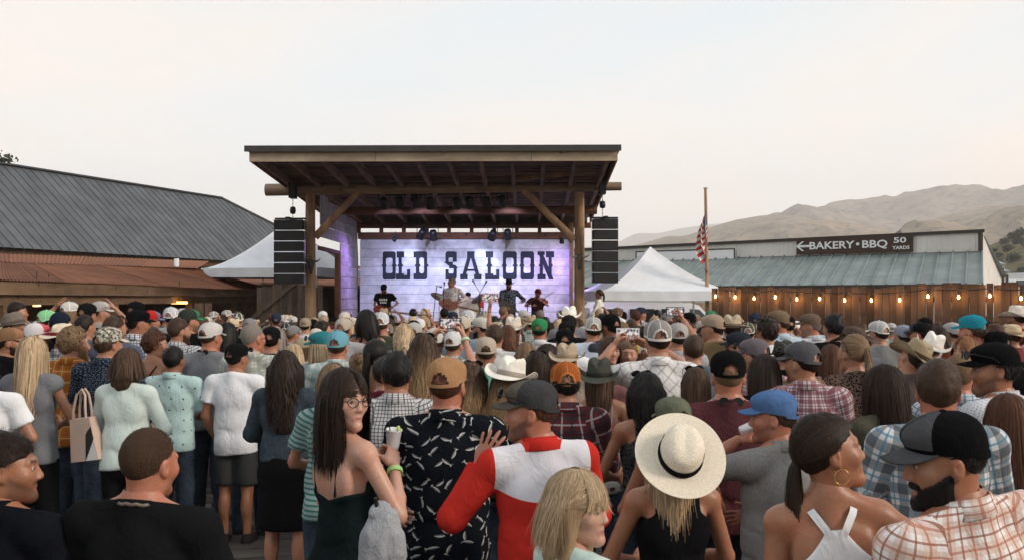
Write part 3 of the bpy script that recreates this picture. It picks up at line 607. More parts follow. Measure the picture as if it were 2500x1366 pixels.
for px_, py_, d_, w_ in ((2419, 608, 52.0, .62), (2437, 628, 56.5, .40)):
    p = at(px_, py_, d_); hh = p.z
    m = MB(); m.hexa([Vector((p.x + x, d_ + y, z)) for z in (0, 1) for x, y in ((-w_ / 2, -.8), (w_ / 2, -.8), (w_ / 2, 3), (-w_ / 2, 3))][:4] + [Vector((p.x - w_ / 2, d_ - .8, hh - .9)), Vector((p.x + w_ / 2, d_ - .8, hh - .9)), Vector((p.x + w_ / 2, d_ + 3, hh)), Vector((p.x - w_ / 2, d_ + 3, hh))]); m.build('wall', M_beige, an)
    m = MB(); m.hexa([Vector((p.x - w_ / 2 - .05, d_ - .9, hh - .9)), Vector((p.x + w_ / 2 + .05, d_ - .9, hh - .9)), Vector((p.x + w_ / 2 + .05, d_ - .9, hh - .8)), Vector((p.x - w_ / 2 - .05, d_ - .9, hh - .8)), Vector((p.x - w_ / 2 - .05, d_ + 3.1, hh + .02)), Vector((p.x + w_ / 2 + .05, d_ + 3.1, hh + .02)), Vector((p.x + w_ / 2 + .05, d_ + 3.1, hh + .12)), Vector((p.x - w_ / 2 - .05, d_ + 3.1, hh + .12))]); m.build('roof', M_teal, an)
    m = MB(); m.box((p.x + w_ / 2 - .1, d_ - .84, (hh - 1) / 2), (.1, .06, hh - 1)); m.build('downpipe', M_trim, an)
tag(an, 'narrow stepped annexes with sloping roofs at the gable of the metal building', 'annex')
def q_at(px):
    k = (px - PW / 2) / F; return (k * Q0.y - Q0.x) / (qd.x - k * qd.y)
def signboard(px0, px1, zc, h, name, label, bm, edge):
    t0, t1 = q_at(px1), q_at(px0); c = Q0 + qpt((t0 + t1) / 2, .12, zc); e = empty(name, c, math.atan2(-qd.y, -qd.x)); L = t1 - t0
    m = MB(); m.box((0, 0, 0), (L, .05, h)); m.build('board', bm, e)
    m = MB()
    for s in (-1, 1): m.box((0, -.03, s * (h / 2 - .03)), (L, .03, .06)); m.box((s * (L / 2 - .03), -.03, 0), (.06, .03, h - .121))
    m.build('frame', edge, e); return tag(e, label, 'sign', 'signs on the parapet'), L
sg, L = signboard(1947, 2231, 4.72, 0.80, 'bakery_sign', 'dark brown sign reading BAKERY BBQ 50 YARDS with a white arrow', M_signb, M_signb)
def put_text(s, x, z, size, width, par):
    me = text_mesh('sign_lettering', s, size, M_signw, 0.006, size * 0.022); o = obj('lettering', me, par); o.rotation_euler = (R(90), 0, 0)
    xs = [v.co.x for v in me.vertices]; w = max(xs) - min(xs); o.scale = (width / w, 1, 1); o.location = (x - (max(xs) + min(xs)) / 2 * width / w, -.052, z)
u = L / 284.0   # metres for one photo pixel along the board
put_text('BAKERY', (2037 - 2089) * u, -.01, 0.50, 112 * u, sg); put_text('\u00b7', (2101 - 2089) * u, -.01, 0.9, 8 * u, sg); put_text('BBQ', (2142 - 2089) * u, -.01, 0.50, 60 * u, sg)
put_text('50', (2201 - 2089) * u, .14, 0.36, 29 * u, sg); put_text('YARDS', (2203 - 2089) * u, -.21, 0.22, 40 * u, sg)
ax = (1964 - 2089) * u; m = MB(); hh = .24
def pl(pts): m.add([(x, -.05, z) for x, z in pts], [tuple(range(len(pts)))])
pl([(ax - .36, 0), (ax - .05, -hh), (ax + .06, -hh), (ax - .16, -.055)]); pl([(ax - .36, 0), (ax - .16, -.055), (ax - .16, .055)]); pl([(ax - .36, 0), (ax - .16, .055), (ax + .06, hh), (ax - .05, hh)]); pl([(ax - .16, -.055), (ax + .34, -.055), (ax + .34, .055), (ax - .16, .055)])
m.build('arrow', M_signw, sg)
signboard(1555, 1797, 4.42, 0.62, 'blank_sign', 'long blank white sign with dark frame on the beige parapet', mat_plain('blank sign white', (.82, .82, .82), .5, .02), M_trim)
# ------------------------------------------------------------------ wooden fence with string lights
WOOD_FN = mat_wood('fence board', (0.145, 0.090, 0.058), (0.068, 0.042, 0.029), (1, 1, 0.07), 9, perobj=0.38)
FN0, FN1 = Vector((11.5, 11.8, 0)), Vector((4.02, 19.85, 0)); fd = (FN1 - FN0).normalized(); fn = Vector((-fd.y, fd.x, 0)); fn = fn if fn.y < 0 else -fn; fl = (FN1 - FN0).length
fe = empty('board_fence', (0, 0, 0)); tag(fe, 'tall brown board fence hung with warm string lights', 'fence'); s = 0.0; rs2 = random.Random(11); step = 0
while s < fl:
    w = rs2.choice([.118, .132, .14, .15]); c = FN0 + fd * (s + w / 2) + fn * rs2.uniform(-.008, .008)
    if int(s / 2.4) != step: step = int(s / 2.4)
    h = 2.31 + 0.02 * (step % 3) + rs2.uniform(-.025, .025); m = MB(); m.box((c.x, c.y, h / 2), (w - rs2.choice([.006, .009, .012, .018]), .02, h), math.atan2(fd.y, fd.x), rs2.uniform(-.006, .006)); m.build('board', WOOD_FN, fe); s += w
for z in (.4, 1.2, 2.1):
    m = MB(); m.beam(FN0 - fn * .05 + Vector((0, 0, z)), FN1 - fn * .05 + Vector((0, 0, z)), .04, .09); m.build('rail', WOOD_FN, fe)
f2 = empty('pale_fence', (0, 0, 0)); tag(f2, 'pale board fence behind the tent and the parked van', 'fence'); WOOD_P = mat_wood('pale board', (0.45, 0.33, 0.21), (0.32, 0.22, 0.14), (1, 1, .08), 9, perobj=.15)
for i in range(34):
    c = Vector((2.35, 33.2, 0)).lerp(Vector((7.2, 33.0, 0)), i / 33); m = MB(); m.box((c.x, c.y, 1.0), (.14, .02, 2.0 + rs2.uniform(-.03, .03))); m.build('board', WOOD_P, f2)
def f_at(px):
    k = (px - PW / 2) / F; return (k * FN0.y - FN0.x) / (fd.x - k * fd.y)
M_bulb = mat_emit('bulb glow', (1.0, 0.50, 0.16), 16.0); pts = []; bulbs = [(1752, 722), (1800, 724), (1846, 727), (1898, 724), (1950, 729), (2006, 728), (2067, 732), (2132, 732), (2201, 731), (2270, 722), (2345, 724), (2421, 721), (2497, 727), (2580, 727)]
wire = empty('string_light_cable', (0, 0, 0)); wpts = []
for i, (px, py) in enumerate(bulbs):
    b = FN0 + fd * f_at(px) + fn * .07; d = b.y; z = CH + (HY - py) / F * d; b = Vector((b.x, b.y, z)); wy = {0: 706, 1: 709, 2: 711, 3: 709, 4: 712, 5: 714, 6: 714, 7: 715, 8: 713, 9: 705, 10: 707, 11: 703, 12: 707, 13: 706}[i]
    wz = CH + (HY - wy) / F * d; wpts.append(Vector((b.x, b.y, wz)))
    e = empty('string_light', b)
    m = MB(); m.lathe([(0, -.036), (.014, -.030), (.020, -.014), (.018, .004), (.011, .022), (.010, .03)], (0, 0, 0), 12); m.build('bulb', M_bulb, e)
    m = MB(); m.lathe([(.013, .026), (.016, .03), (.016, .075), (.010, .085), (0, .086)], (0, 0, 0), 10); m.tube([(0, 0, .08), (0, 0, wz - z)], .006, 6); m.build('socket', M_black, e)
    ld = bpy.data.lights.new('string_light_lamp', 'POINT'); ld.energy = 2.0; ld.color = (1, .52, .2); ld.shadow_soft_size = .03; lo = link(bpy.data.objects.new('lamp', ld), e); lo.location = (fn.x * .05, fn.y * .05, -.01)
    tag(e, 'warm glowing bulb of the string hung along the board fence', 'light bulb', 'string light bulbs on the fence')
cp = []
for a, b in zip(wpts, wpts[1:]):
    for k in range(5): q = a.lerp(b, k / 5); q.z -= .012 * math.sin(math.pi * k / 5); cp.append(q)
cp.append(wpts[-1]); m = MB(); m.tube(cp, .009, 6); m.build('cable', M_black, wire); tag(wire, 'black cable of the string lights along the top of the board fence', 'cable')
# ------------------------------------------------------------------ tents
M_tent = mat_plain('white tent fabric', (0.72, 0.74, 0.77), 0.7, 0.10, 1.6, bmp=0.55)
def tent(c, half, zv, zp, rz, vh, label, sag=0.12):
    e = empty('pop_up_tent', (c[0], c[1], 0), rz); n = 14
    V = []; Fc = []
    for side in range(4):
        a = side * math.pi / 2; o = len(V); M = Matrix.Rotation(a, 3, 'Z')
        for i in range(n + 1):
            t = i / n; w = 1 - t; z = zv + (zp - zv) * (t ** 1.5) + 0.03 * t
            for j in range(n + 1):
                u_ = -1 + 2 * j / n; dip = sag * math.sin(math.pi * t) * (1 - u_ * u_) * .6
                V.append(M @ Vector((u_ * half * w, -half * w, z - dip)))
        for i in range(n):
            for j in range(n): q = o + i * (n + 1) + j; Fc.append((q, q + 1, q + n + 2, q + n + 1))
    m = MB(); m.add(V, Fc, True); m.build('canopy', M_tent, e)
    for side in range(4):
        m = MB(); M = Matrix.Rotation(side * math.pi / 2, 3, 'Z'); V = []; k = 24
        for j in range(k + 1):
            u_ = -1 + 2 * j / k; wv = .015 * math.sin(j * 1.9)
            for z in (zv + .01, zv - vh + .02 * (u_ * u_)): V.append(M @ Vector((u_ * (half + .01), -half - .012 - wv * (z < zv), z)))
        m.add(V, [(2 * j, 2 * j + 1, 2 * j + 3, 2 * j + 2) for j in range(k)], True); m.build('valance', M_tent, e)
    for sx in (-1, 1):
        for sy in (-1, 1):
            m = MB(); m.box((sx * (half - .04), sy * (half - .04), (zv - .05) / 2), (.045, .045, zv - .05)); m.build('leg', M_steel, e)
    return tag(e, label, 'tent', 'white pop-up tents')
tent((at(1588, 0, 27.2).x, 27.2), 1.80, 2.30, 3.50, R(7), .24, 'white pop-up tent with a pointed peak beside the parked van')
tent((at(702, 0, 30.0).x, 30.0), 1.80, 2.98, 4.45, R(-14), .26, 'white pop-up tent between the barn roof and the hung speaker')
# flag on a pole
fp = empty('flagpole', (at(1728, 0, 26).x, 26, 0)); m = MB(); zt = at(0, 461, 26).z
m.tube([(0, 0, 0), (-.02, 0, 2.5), (-.06, 0, zt)], [.055, .05, .038], 10); m.build('pole', WOOD_L, fp); m = MB(); m.box((-.06, 0, zt + .015), (.09, .09, .03)); m.build('cap', M_steel, fp)
tag(fp, 'tall thin wooden flagpole beside the pointed tent', 'flagpole')
def mat_flag():
    m, nt, p = nodes_of('flag cloth'); uv = coord(nt, 'UV'); sp = nt.nodes.new('ShaderNodeSeparateXYZ'); nt.links.new(uv, sp.inputs[0])
    st = math_(nt, 'LESS_THAN', math_(nt, 'FRACT', math_(nt, 'MULTIPLY', sp.outputs['Y'], 6.5)), 0.5); col = mixc(nt, st, (.66, .60, .55), (.36, .035, .04))
    cnt = math_(nt, 'MULTIPLY', math_(nt, 'GREATER_THAN', sp.outputs['Y'], .46), math_(nt, 'LESS_THAN', sp.outputs['X'], .4)); col = mixc(nt, cnt, col, (.03, .045, .11))
    vo = nt.nodes.new('ShaderNodeTexVoronoi'); vo.inputs['Scale'].default_value = 14; vo.inputs['Randomness'].default_value = 0.0; nt.links.new(uv, vo.inputs['Vector'])
    star = math_(nt, 'MULTIPLY', math_(nt, 'LESS_THAN', vo.outputs['Distance'], .24), cnt); col = mixc(nt, star, col, (.7, .7, .7))
    nt.links.new(col, p.inputs['Base Color']); p.inputs['Roughness'].default_value = .85; return m
# hanging limp: the fly end drops beside the pole in deep folds
nu, nv = 30, 36; V = np.zeros((nu, nv, 3)); UVv = np.zeros((nu, nv, 2)); ztop = at(0, 508, 26).z
for i in range(nu):
    for j in range(nv):
        u_ = i / (nu - 1); v_ = j / (nv - 1); fl_ = math.sin(u_ * 13.0 + v_ * 1.2); wd_ = .11 + .42 * min(1, v_ * 1.3) * (1 - .35 * v_)
        V[i, j] = (-.055 - wd_ * (u_ * .9 + .16 * fl_ * u_ ** .4) + .26 * v_ * v_ * u_ + .05 * v_, -.05 + .055 * math.cos(u_ * 13.0 + v_ * 2) * u_ ** .4, ztop - v_ * .78 - .70 * u_ ** .8 * (.55 + .45 * v_)); UVv[i, j] = (u_, 1 - v_)
idx = np.arange(nu * nv).reshape(nu, nv); f4 = np.stack([idx[:-1, :-1], idx[1:, :-1], idx[1:, 1:], idx[:-1, 1:]], -1).reshape(-1, 4)
fo = obj('flag', mesh_np('flag', [dict(v=V.reshape(-1, 3), f=f4, uv=UVv.reshape(-1, 2)[f4])], [mat_flag()])); fo.location = fp.location; tag(fo, 'red and white striped flag hanging limp on the flagpole', 'flag')
# ------------------------------------------------------------------ vehicles
M_car = mat_plain('white car paint', (0.74, 0.75, 0.76), 0.25, 0.03, 2, bmp=0, spec=0.5); M_tyre = mat_plain('tyre', (.02, .02, .02), .9); M_glass = mat_glass_dark('car glass', (0.03, 0.035, 0.04))
M_lamp_r = mat_plain('red lamp', (.35, .02, .02), .3); M_lamp_w = mat_plain('clear lamp', (.6, .6, .6), .2)
def wheel(par, x, y, r=.36, w=.22):
    e = empty('wheel', (x, y, r), 0, 1, par); M = Matrix.Rotation(R(90), 3, 'X'); m = MB(); m.lathe([(r * .6, -w/2), (r * .95, -w/2), (r, -w/3), (r, w/3), (r * .95, w/2), (r * .6, w/2)], (0, 0, 0), 20, M=M); m.build('tyre', M_tyre, e)
    m = MB(); m.lathe([(0, -w/2.4), (r * .2, -w/2.2), (r * .58, -w/2.6), (r * .62, -w/2), (r * .62, w/2), (0, w/2.4)], (0, 0, 0), 16, M=M); m.build('rim', M_steel, e)
def prism(prof, w0, w1, split):
    """side outline (x, z) extruded in y; narrower above z = split"""
    m = MB(); n = len(prof); h = lambda z: w0 if z <= split else w1
    L_ = [(x, -h(z), z) for x, z in prof]; R_ = [(x, h(z), z) for x, z in prof]
    m.add(L_ + R_, [tuple(range(n)), tuple(reversed(range(n, 2 * n)))] + [(i, i + n, (i + 1) % n + n, (i + 1) % n) for i in range(n)]); return m
def van(loc, rz):
    e = empty('white_van', loc, rz); b = prism([(-2.5, .35), (2.5, .35), (2.55, .8), (2.4, 1.08), (1.6, 1.16), (-2.5, 1.16)], .95, .95, 9); b.build('body', M_car, e)
    b = prism([(-2.46, 1.15), (1.55, 1.15), (.85, 1.92), (.55, 2.0), (-2.3, 2.02), (-2.44, 1.85)], .93, .80, 1.3); b.build('cabin', M_car, e)
    for x0, x1 in ((-2.28, -1.4), (-1.28, -.45), (-.33, .45)):
        for s in (-1, 1):
            m = MB(); y0, y1 = s * .935, s * .835; m.add([(x0 + .03, y0, 1.25), (x1, y0, 1.25), (x1 - .06, y1, 1.82), (x0 + .03, y1, 1.82)], [(0, 1, 2, 3)]); m.build('window', M_glass, e)
    for s in (-1, 1):
        m = MB(); m.add([(.56, s * .935, 1.25), (1.36, s * .935, 1.25), (.85, s * .835, 1.80), (.56, s * .835, 1.82)], [(0, 1, 2, 3)]); m.build('window', M_glass, e)
        m = MB(); m.box((1.1, s * 1.05, 1.22), (.1, .18, .16)); m.build('mirror', M_car, e)
        m = MB(); m.box((2.47, s * .7, .9), (.12, .34, .16)); m.build('headlight', M_lamp_w, e); m = MB(); m.box((-2.5, s * .85, 1.1), (.06, .12, .4)); m.build('tail_light', M_lamp_r, e)
        for x in (-.3, .5): m = MB(); m.box((x, s * .958, 1.02), (.14, .02, .03)); m.build('door_handle', M_black, e)
        wheel(e, 1.65, s * .85); wheel(e, -1.6, s * .85)
    m = MB(); m.add([(1.58, -.84, 1.22), (1.58, .84, 1.22), (.93, .72, 1.86), (.93, -.72, 1.86)], [(0, 1, 2, 3)]); m.build('windscreen', M_glass, e)
    return tag(e, 'white van with dark side windows parked behind the pointed tent', 'van')
van((at(1625, 0, 30.6).x, 30.6, 0), R(3))
def pickup(loc, rz):
    e = empty('white_pickup', loc, rz); prism([(-2.8, .55), (2.8, .55), (2.85, 1.0), (2.7, 1.25), (1.5, 1.32), (-2.8, 1.32)], .98, .98, 9).build('body', M_car, e)
    prism([(-1.0, 1.31), (1.5, 1.31), (.75, 1.92), (.5, 1.97), (-.75, 1.97), (-.92, 1.9)], .95, .78, 1.4).build('cab', M_car, e)
    for x0, x1 in ((-.85, -.15), (-.05, .62)):
        for s in (-1, 1): m = MB(); m.add([(x0, s * .955, 1.4), (x1 + (.45 if x0 > -.1 else 0), s * .955, 1.4), (x1, s * .80, 1.87), (x0, s * .80, 1.87)], [(0, 1, 2, 3)]); m.build('window', M_glass, e)
    for s in (-1, 1):
        wheel(e, 1.8, s * .85, .4); wheel(e, -1.75, s * .85, .4); m = MB(); m.box((2.75, s * .72, 1.05), (.14, .3, .2)); m.build('headlight', M_lamp_w, e); m = MB(); m.box((1.05, s * 1.08, 1.42), (.1, .2, .2)); m.build('mirror', M_black, e)
    return tag(e, 'white pickup truck parked beyond the board fence', 'pickup')
p = at(2492, 0, 74); pickup((p.x, 74, CH + (HY - 681) / F * 74 - 1.97), R(4))
m = MB(); m.add([(26, 70, -.5), (60, 70, -.5), (60, 130, 1.9), (26, 130, 1.9), (26, 70, CH + (HY - 681) / F * 74 - 1.97), (60, 70, CH + (HY - 681) / F * 74 - 1.97), (60, 130, 2.0), (26, 130, 2.0)], [(4, 5, 6, 7), (0, 1, 5, 4), (1, 2, 6, 5), (2, 3, 7, 6), (3, 0, 4, 7)]); tag(m.build('bank', M_dirt), kind='structure')
hs = empty('gabled_shed', (at(2500, 0, 100).x, 100, 1.5)); m = MB(); m.add([(-2.2, -2, 0), (2.2, -2, 0), (2.2, -2, 1.9), (0, -2, 3.1), (-2.2, -2, 1.9), (-2.2, 4, 0), (2.2, 4, 0), (2.2, 4, 1.9), (0, 4, 3.1), (-2.2, 4, 1.9)], [(0, 1, 2, 3, 4), (9, 8, 7, 6, 5), (0, 5, 6, 1), (1, 6, 7, 2), (4, 9, 5, 0)]); m.build('wall', M_trim, hs)
m = MB(); m.hexa([Vector(v) for v in ((-2.5, -2.4, 1.75), (0, -2.4, 3.15), (0, -2.4, 3.27), (-2.5, -2.4, 1.87), (-2.5, 4.3, 1.75), (0, 4.3, 3.15), (0, 4.3, 3.27), (-2.5, 4.3, 1.87))]); m.hexa([Vector(v) for v in ((0.003, -2.4, 3.15), (2.5, -2.4, 1.75), (2.5, -2.4, 1.87), (0.003, -2.4, 3.27), (0.003, 4.3, 3.15), (2.5, 4.3, 1.75), (2.5, 4.3, 1.87), (0.003, 4.3, 3.27))]); m.build('roof', mat_plain('pale roof metal', (.42, .40, .39), .5), hs)
tag(hs, 'small dark gabled shed with pale roof behind the white pickup', 'shed')
# ------------------------------------------------------------------ boarded yard under the crowd (near part)
WOOD_Y = mat_wood('yard plank', (0.105, 0.090, 0.078), (0.060, 0.052, 0.046), (0.08, 1, 1), 6, .9, .25)
yd = empty('yard_planking', (0, 0, 0)); tag(yd, kind='structure'); ang = R(14); 
for i in range(34):
    k = (i - 6) * 0.29
    for q in range(3):
        m = MB(); c = Matrix.Rotation(ang, 3, 'Z') @ Vector((-5.6 + q * 3.4 + (i % 2) * 1.3, 4.6 + k, 0)); m.box((c.x, c.y, 0.022 + rs2.uniform(-.004, .004)), (3.38, .278 - rs2.uniform(0, .012), .03), ang + rs2.uniform(-.004, .004)); m.build('plank', WOOD_Y, yd)
# ------------------------------------------------------------------ people: implicit surfaces turned into meshes
A3 = lambda *a: np.array(a, np.float32)
def cone_d(P, a, b, ra, rb, sq=1.0):
    """distance to a tapered capsule; sq flattens it front to back"""
    x, y, z = P; a = np.array(a, float); b = np.array(b, float)
    ba = b - a; y_ = (y - (a[1] if sq != 1 else 0)) / sq + (a[1] if sq != 1 else 0)
    L = float(ba @ ba) + 1e-9
    t = np.clip(((x - a[0]) * ba[0] + (y_ - a[1]) * ba[1] + (z - a[2]) * ba[2]) / L, 0, 1)
    d = np.sqrt((x - a[0] - ba[0] * t) ** 2 + (y_ - a[1] - ba[1] * t) ** 2 + (z - a[2] - ba[2] * t) ** 2) - (ra + (rb - ra) * t)
    return d * (sq if sq < 1 else 1)
def ell_d(P, c, r, M=None):
    x, y, z = P; x = x - c[0]; y = y - c[1]; z = z - c[2]
    if M is not None: x, y, z = (M[0][0]*x + M[1][0]*y + M[2][0]*z, M[0][1]*x + M[1][1]*y + M[2][1]*z, M[0][2]*x + M[1][2]*y + M[2][2]*z)
    k0 = np.sqrt((x/r[0])**2 + (y/r[1])**2 + (z/r[2])**2); k1 = np.sqrt((x/r[0]**2)**2 + (y/r[1]**2)**2 + (z/r[2]**2)**2)
    return k0 * (k0 - 1) / (k1 + 1e-6)
def smin(a, b, k):
    if k <= 0: return np.minimum(a, b)
    h = np.clip(0.5 + 0.5 * (b - a) / k, 0, 1); return b + (a - b) * h - k * h * (1 - h)
def smax(a, b, k): return -smin(-a, -b, k)
class Vol:
    def __init__(s, lo, hi, h):
        s.lo = np.array(lo, np.float32) - 2 * h; s.h = h; n = np.ceil((np.array(hi) + 2 * h - s.lo) / h).astype(int) + 1; s.n = n
        s.ax = [(s.lo[i] + h * np.arange(n[i])).astype(np.float32) for i in range(3)]
        s.v = np.full(n, 0.15, np.float32)
    def sl(s, lo, hi):
        r = []
        for i in range(3):
            a = max(0, int((lo[i] - s.lo[i]) / s.h)); b = min(s.n[i], int((hi[i] - s.lo[i]) / s.h) + 2); r.append(slice(a, max(a, b)))
        return tuple(r)
    def P(s, q): return s.ax[0][q[0]][:, None, None], s.ax[1][q[1]][None, :, None], s.ax[2][q[2]][None, None, :]
    def all(s): return s.P((slice(None),) * 3)
    def cone(s, a, b, ra, rb=None, k=0.03, sq=1.0, cut=None, sub=False, m=0.05):
        rb = ra if rb is None else rb; r = max(ra, rb) + m + k; q = s.sl(np.minimum(a, b) - r, np.maximum(a, b) + r)
        if s.v[q].size == 0: return
        d = cone_d(s.P(q), a, b, ra, rb, sq)
        if cut is not None: x, y, z = s.P(q); p, n_ = cut; d = np.maximum(d, (x - p[0]) * n_[0] + (y - p[1]) * n_[1] + (z - p[2]) * n_[2])
        s.v[q] = smax(s.v[q], -d, k) if sub else smin(s.v[q], d, k)
    def ell(s, c, r, k=0.03, M=None, sub=False, m=0.05):
        R_ = max(r) + m + k; q = s.sl(np.array(c) - R_, np.array(c) + R_)
        if s.v[q].size == 0: return
        d = ell_d(s.P(q), c, r, M); s.v[q] = smax(s.v[q], -d, k) if sub else smin(s.v[q], d, k)
    def keep(s, d): s.v = np.maximum(s.v, d)
    def nets(s): return nets(s.v, s.lo, s.h)
def nets(v, lo, h):
    s = v < 0; n = np.array(v.shape)
    c = np.zeros(n - 1, np.int8)
    for i in (0, 1):
        for j in (0, 1):
            for k in (0, 1): c += s[i:n[0] - 1 + i, j:n[1] - 1 + j, k:n[2] - 1 + k]
    ii = np.argwhere((c > 0) & (c < 8)); idx = np.full(n - 1, -1, np.int32); idx[tuple(ii.T)] = np.arange(len(ii))
    acc = np.zeros((len(ii), 3), np.float32); cnt = np.zeros(len(ii), np.float32)
    for ax in range(3):
        o = [a for a in range(3) if a != ax]
        for p in (0, 1):
            for q in (0, 1):
                a = np.zeros(3, int); a[o[0]] = p; a[o[1]] = q; b = a.copy(); b[ax] = 1
                va = v[tuple((ii + a).T)]; vb = v[tuple((ii + b).T)]; m = (va < 0) != (vb < 0)
                t = np.where(m, va / np.where(m, va - vb, 1), 0); pt = a[None] + t[:, None] * (b - a)[None]
                acc += pt * m[:, None]; cnt += m
    V = lo + h * (ii + acc / np.maximum(cnt, 1)[:, None]); FS = []
    for ax in range(3):
        b, c2 = [(1, 2), (2, 0), (0, 1)][ax]; s0 = [slice(None)] * 3; s1 = [slice(None)] * 3
        s0[ax] = slice(0, -1); s1[ax] = slice(1, None)
        for a in (b, c2): s0[a] = slice(1, -1); s1[a] = slice(1, -1)
        A, B = s[tuple(s0)], s[tuple(s1)]; e = np.argwhere(A != B)
        if len(e) == 0: continue
        ins = A[tuple(e.T)]; e = e.copy(); e[:, b] += 1; e[:, c2] += 1
        q = []
        for db, dc in ((-1, -1), (0, -1), (0, 0), (-1, 0)):
            f = e.copy(); f[:, b] += db; f[:, c2] += dc; q.append(idx[tuple(f.T)])
        q = np.stack(q, 1); q[~ins] = q[~ins][:, ::-1]; FS.append(q)
    return V.astype(np.float32), np.concatenate(FS).astype(np.int32)
def relax(V, Fq, it=1, lam=0.5):
    for _ in range(it):
        acc = np.zeros_like(V); cnt = np.zeros(len(V), np.float32)
        for i in range(4):
            a = Fq[:, i]; b = Fq[:, (i + 1) % 4]; np.add.at(acc, a, V[b]); np.add.at(cnt, a, 1); np.add.at(acc, b, V[a]); np.add.at(cnt, b, 1)
        V = V + lam * (acc / np.maximum(cnt, 1)[:, None] - V)
    return V
# ------------------------------------------------------------------ heads (local frame: between the ears, face towards +Y)
HEADS = {}
def head_part(kind, h):
    key = (kind, h)
    if key in HEADS: return HEADS[key]
    w = kind.startswith('w'); v = Vol((-.095, -.13, -.235), (.095, .145, .14), h)
    v.ell((0, -.014, .030), (.075 if not w else .073, .096, .090), 0)
    v.ell((0, .012, -.01), (.066, .082, .075), .03)
    jw = .054 if not w else .044
    v.ell((0, .028, -.052), (jw, .062, .066), .03)
    v.cone((-jw * .80, .012, -.072), (0, .072, -.101), .020, .020, .02); v.cone((jw * .80, .012, -.072), (0, .072, -.101), .020, .020, .02)
    v.ell((0, .083, -.099), (.020, .015, .015), .015)
    for s in (-1, 1):
        v.ell((s * .041, .062, -.022), (.024, .022, .023) if not w else (.021, .019, .020), .026)
        v.cone((s * .011, .086, .027), (s * .046, .074, .024), .011 if not w else .008, .009, .014)
        v.ell((s * .031, .100, .004), (.017, .016, .0115), .012, sub=True)
        v.ell((s * .031, .0765, .004), (.0165, .015, .0145), .004)
        v.ell((s * (.012 if not w else .0105), .101 - (.003 if w else 0), -.036), (.0085, .010, .0075) if not w else (.007, .009, .0062), .008)
        MM = Matrix.Rotation(s * R(-14), 3, 'Z')
        v.ell((s * .0785, -.010, -.006), (.0105, .0185, .031), .005, MM); v.ell((s * .089, -.005, -.002), (.0075, .010, .019), .004, MM, sub=True); v.ell((s * .074, -.002, -.032), (.008, .010, .011), .006)
    nz = .004 if w else 0; v.cone((0, .088, .014), (0, .109 - nz, -.026), .0080 - nz * .4, .0105 - nz * .5, .012); v.ell((0, .1085 - nz, -.030), (.0100 - nz * .4, .0095 - nz * .3, .009 - nz * .3), .008)
    v.cone((-.021, .083, -.068), (0, .094, -.0645), .005, .006, .006); v.cone((.021, .083, -.068), (0, .094, -.0645), .005, .006, .006)
    v.cone((-.013, .0865, -.078), (.013, .0865, -.078), .007, .007, .006); v.cone((-.022, .0945, -.0712), (.022, .0945, -.0712), .0022, .0022, .004, sub=True)
    nr = .049 if w else .058
    v.cone((0, -.020, -.06), (0, -.040, -.24), nr, nr + .006, .03)
    V, Fq = v.nets(); V = relax(V, Fq, 1, .3)
    x, y, z = V.T; ax = np.abs(x); sm = lambda d, e: np.clip(1 - d / e, 0, 1)
    lip = sm(np.maximum(np.hypot(ax / 1.9, (z + .071)) - .009, 0), .005) * (y > .07)
    brow = sm(np.maximum(np.abs(z - (.0280 + (ax - .03) * .10 - np.clip(ax - .040, 0, 1) * .55)) - (.0022 if w else .0034), 0), .0035) * sm(np.maximum(np.abs(ax - .030) - .017, 0), .006) * (y > .05)
    zb = -.010 - np.clip(y - .01, 0, .2) * .62; beard = np.clip((zb - z) / .016, 0, 1) * np.clip((y + .004) / .022, 0, 1) * np.clip((z + .140) / .02, 0, 1)
    mous = sm(np.maximum(np.abs(z + .053) - .005, 0), .006) * sm(np.maximum(ax - .026, 0), .01) * (y > .08); beard = np.maximum(beard * (1 - sm(np.maximum(np.hypot(ax / 1.6, z + .071) - .011, 0), .006) * (y > .07)), mous)
    scalp = np.clip((z - (.048 + np.clip((.02 - y), 0, .1) * -1.15)) / .012, 0, 1)
    parts = [dict(v=V, f=Fq, col=np.stack([lip, brow, beard, scalp], 1), mi=0)]
    th = np.linspace(0, 2 * math.pi, 9)[:-1]; ph = np.linspace(0, math.pi, 7)
    for s in (-1, 1):
        r = .0132; c = A3(s * .031, .0806, .004); P_ = []
        for p in ph:
            for t in th: P_.append((r * math.sin(p) * math.cos(t), r * math.cos(p), r * math.sin(p) * math.sin(t)))
        f = [(i * 8 + k, i * 8 + (k + 1) % 8, (i + 1) * 8 + (k + 1) % 8, (i + 1) * 8 + k) for i in range(6) for k in range(8)]
        P_ = A3(*P_).reshape(-1, 3); iris = (np.hypot(P_[:, 0], P_[:, 2]) < .0075) * (P_[:, 1] > 0)
        lid = (P_[:, 2] > .0062) | (P_[:, 2] < -.0070)
        parts.append(dict(v=P_ + c, f=np.array(f), mi=1, col=np.stack([iris * 1.0, lid * 1.0, iris * 0., iris * 0.], 1)))
    HEADS[key] = parts; return parts
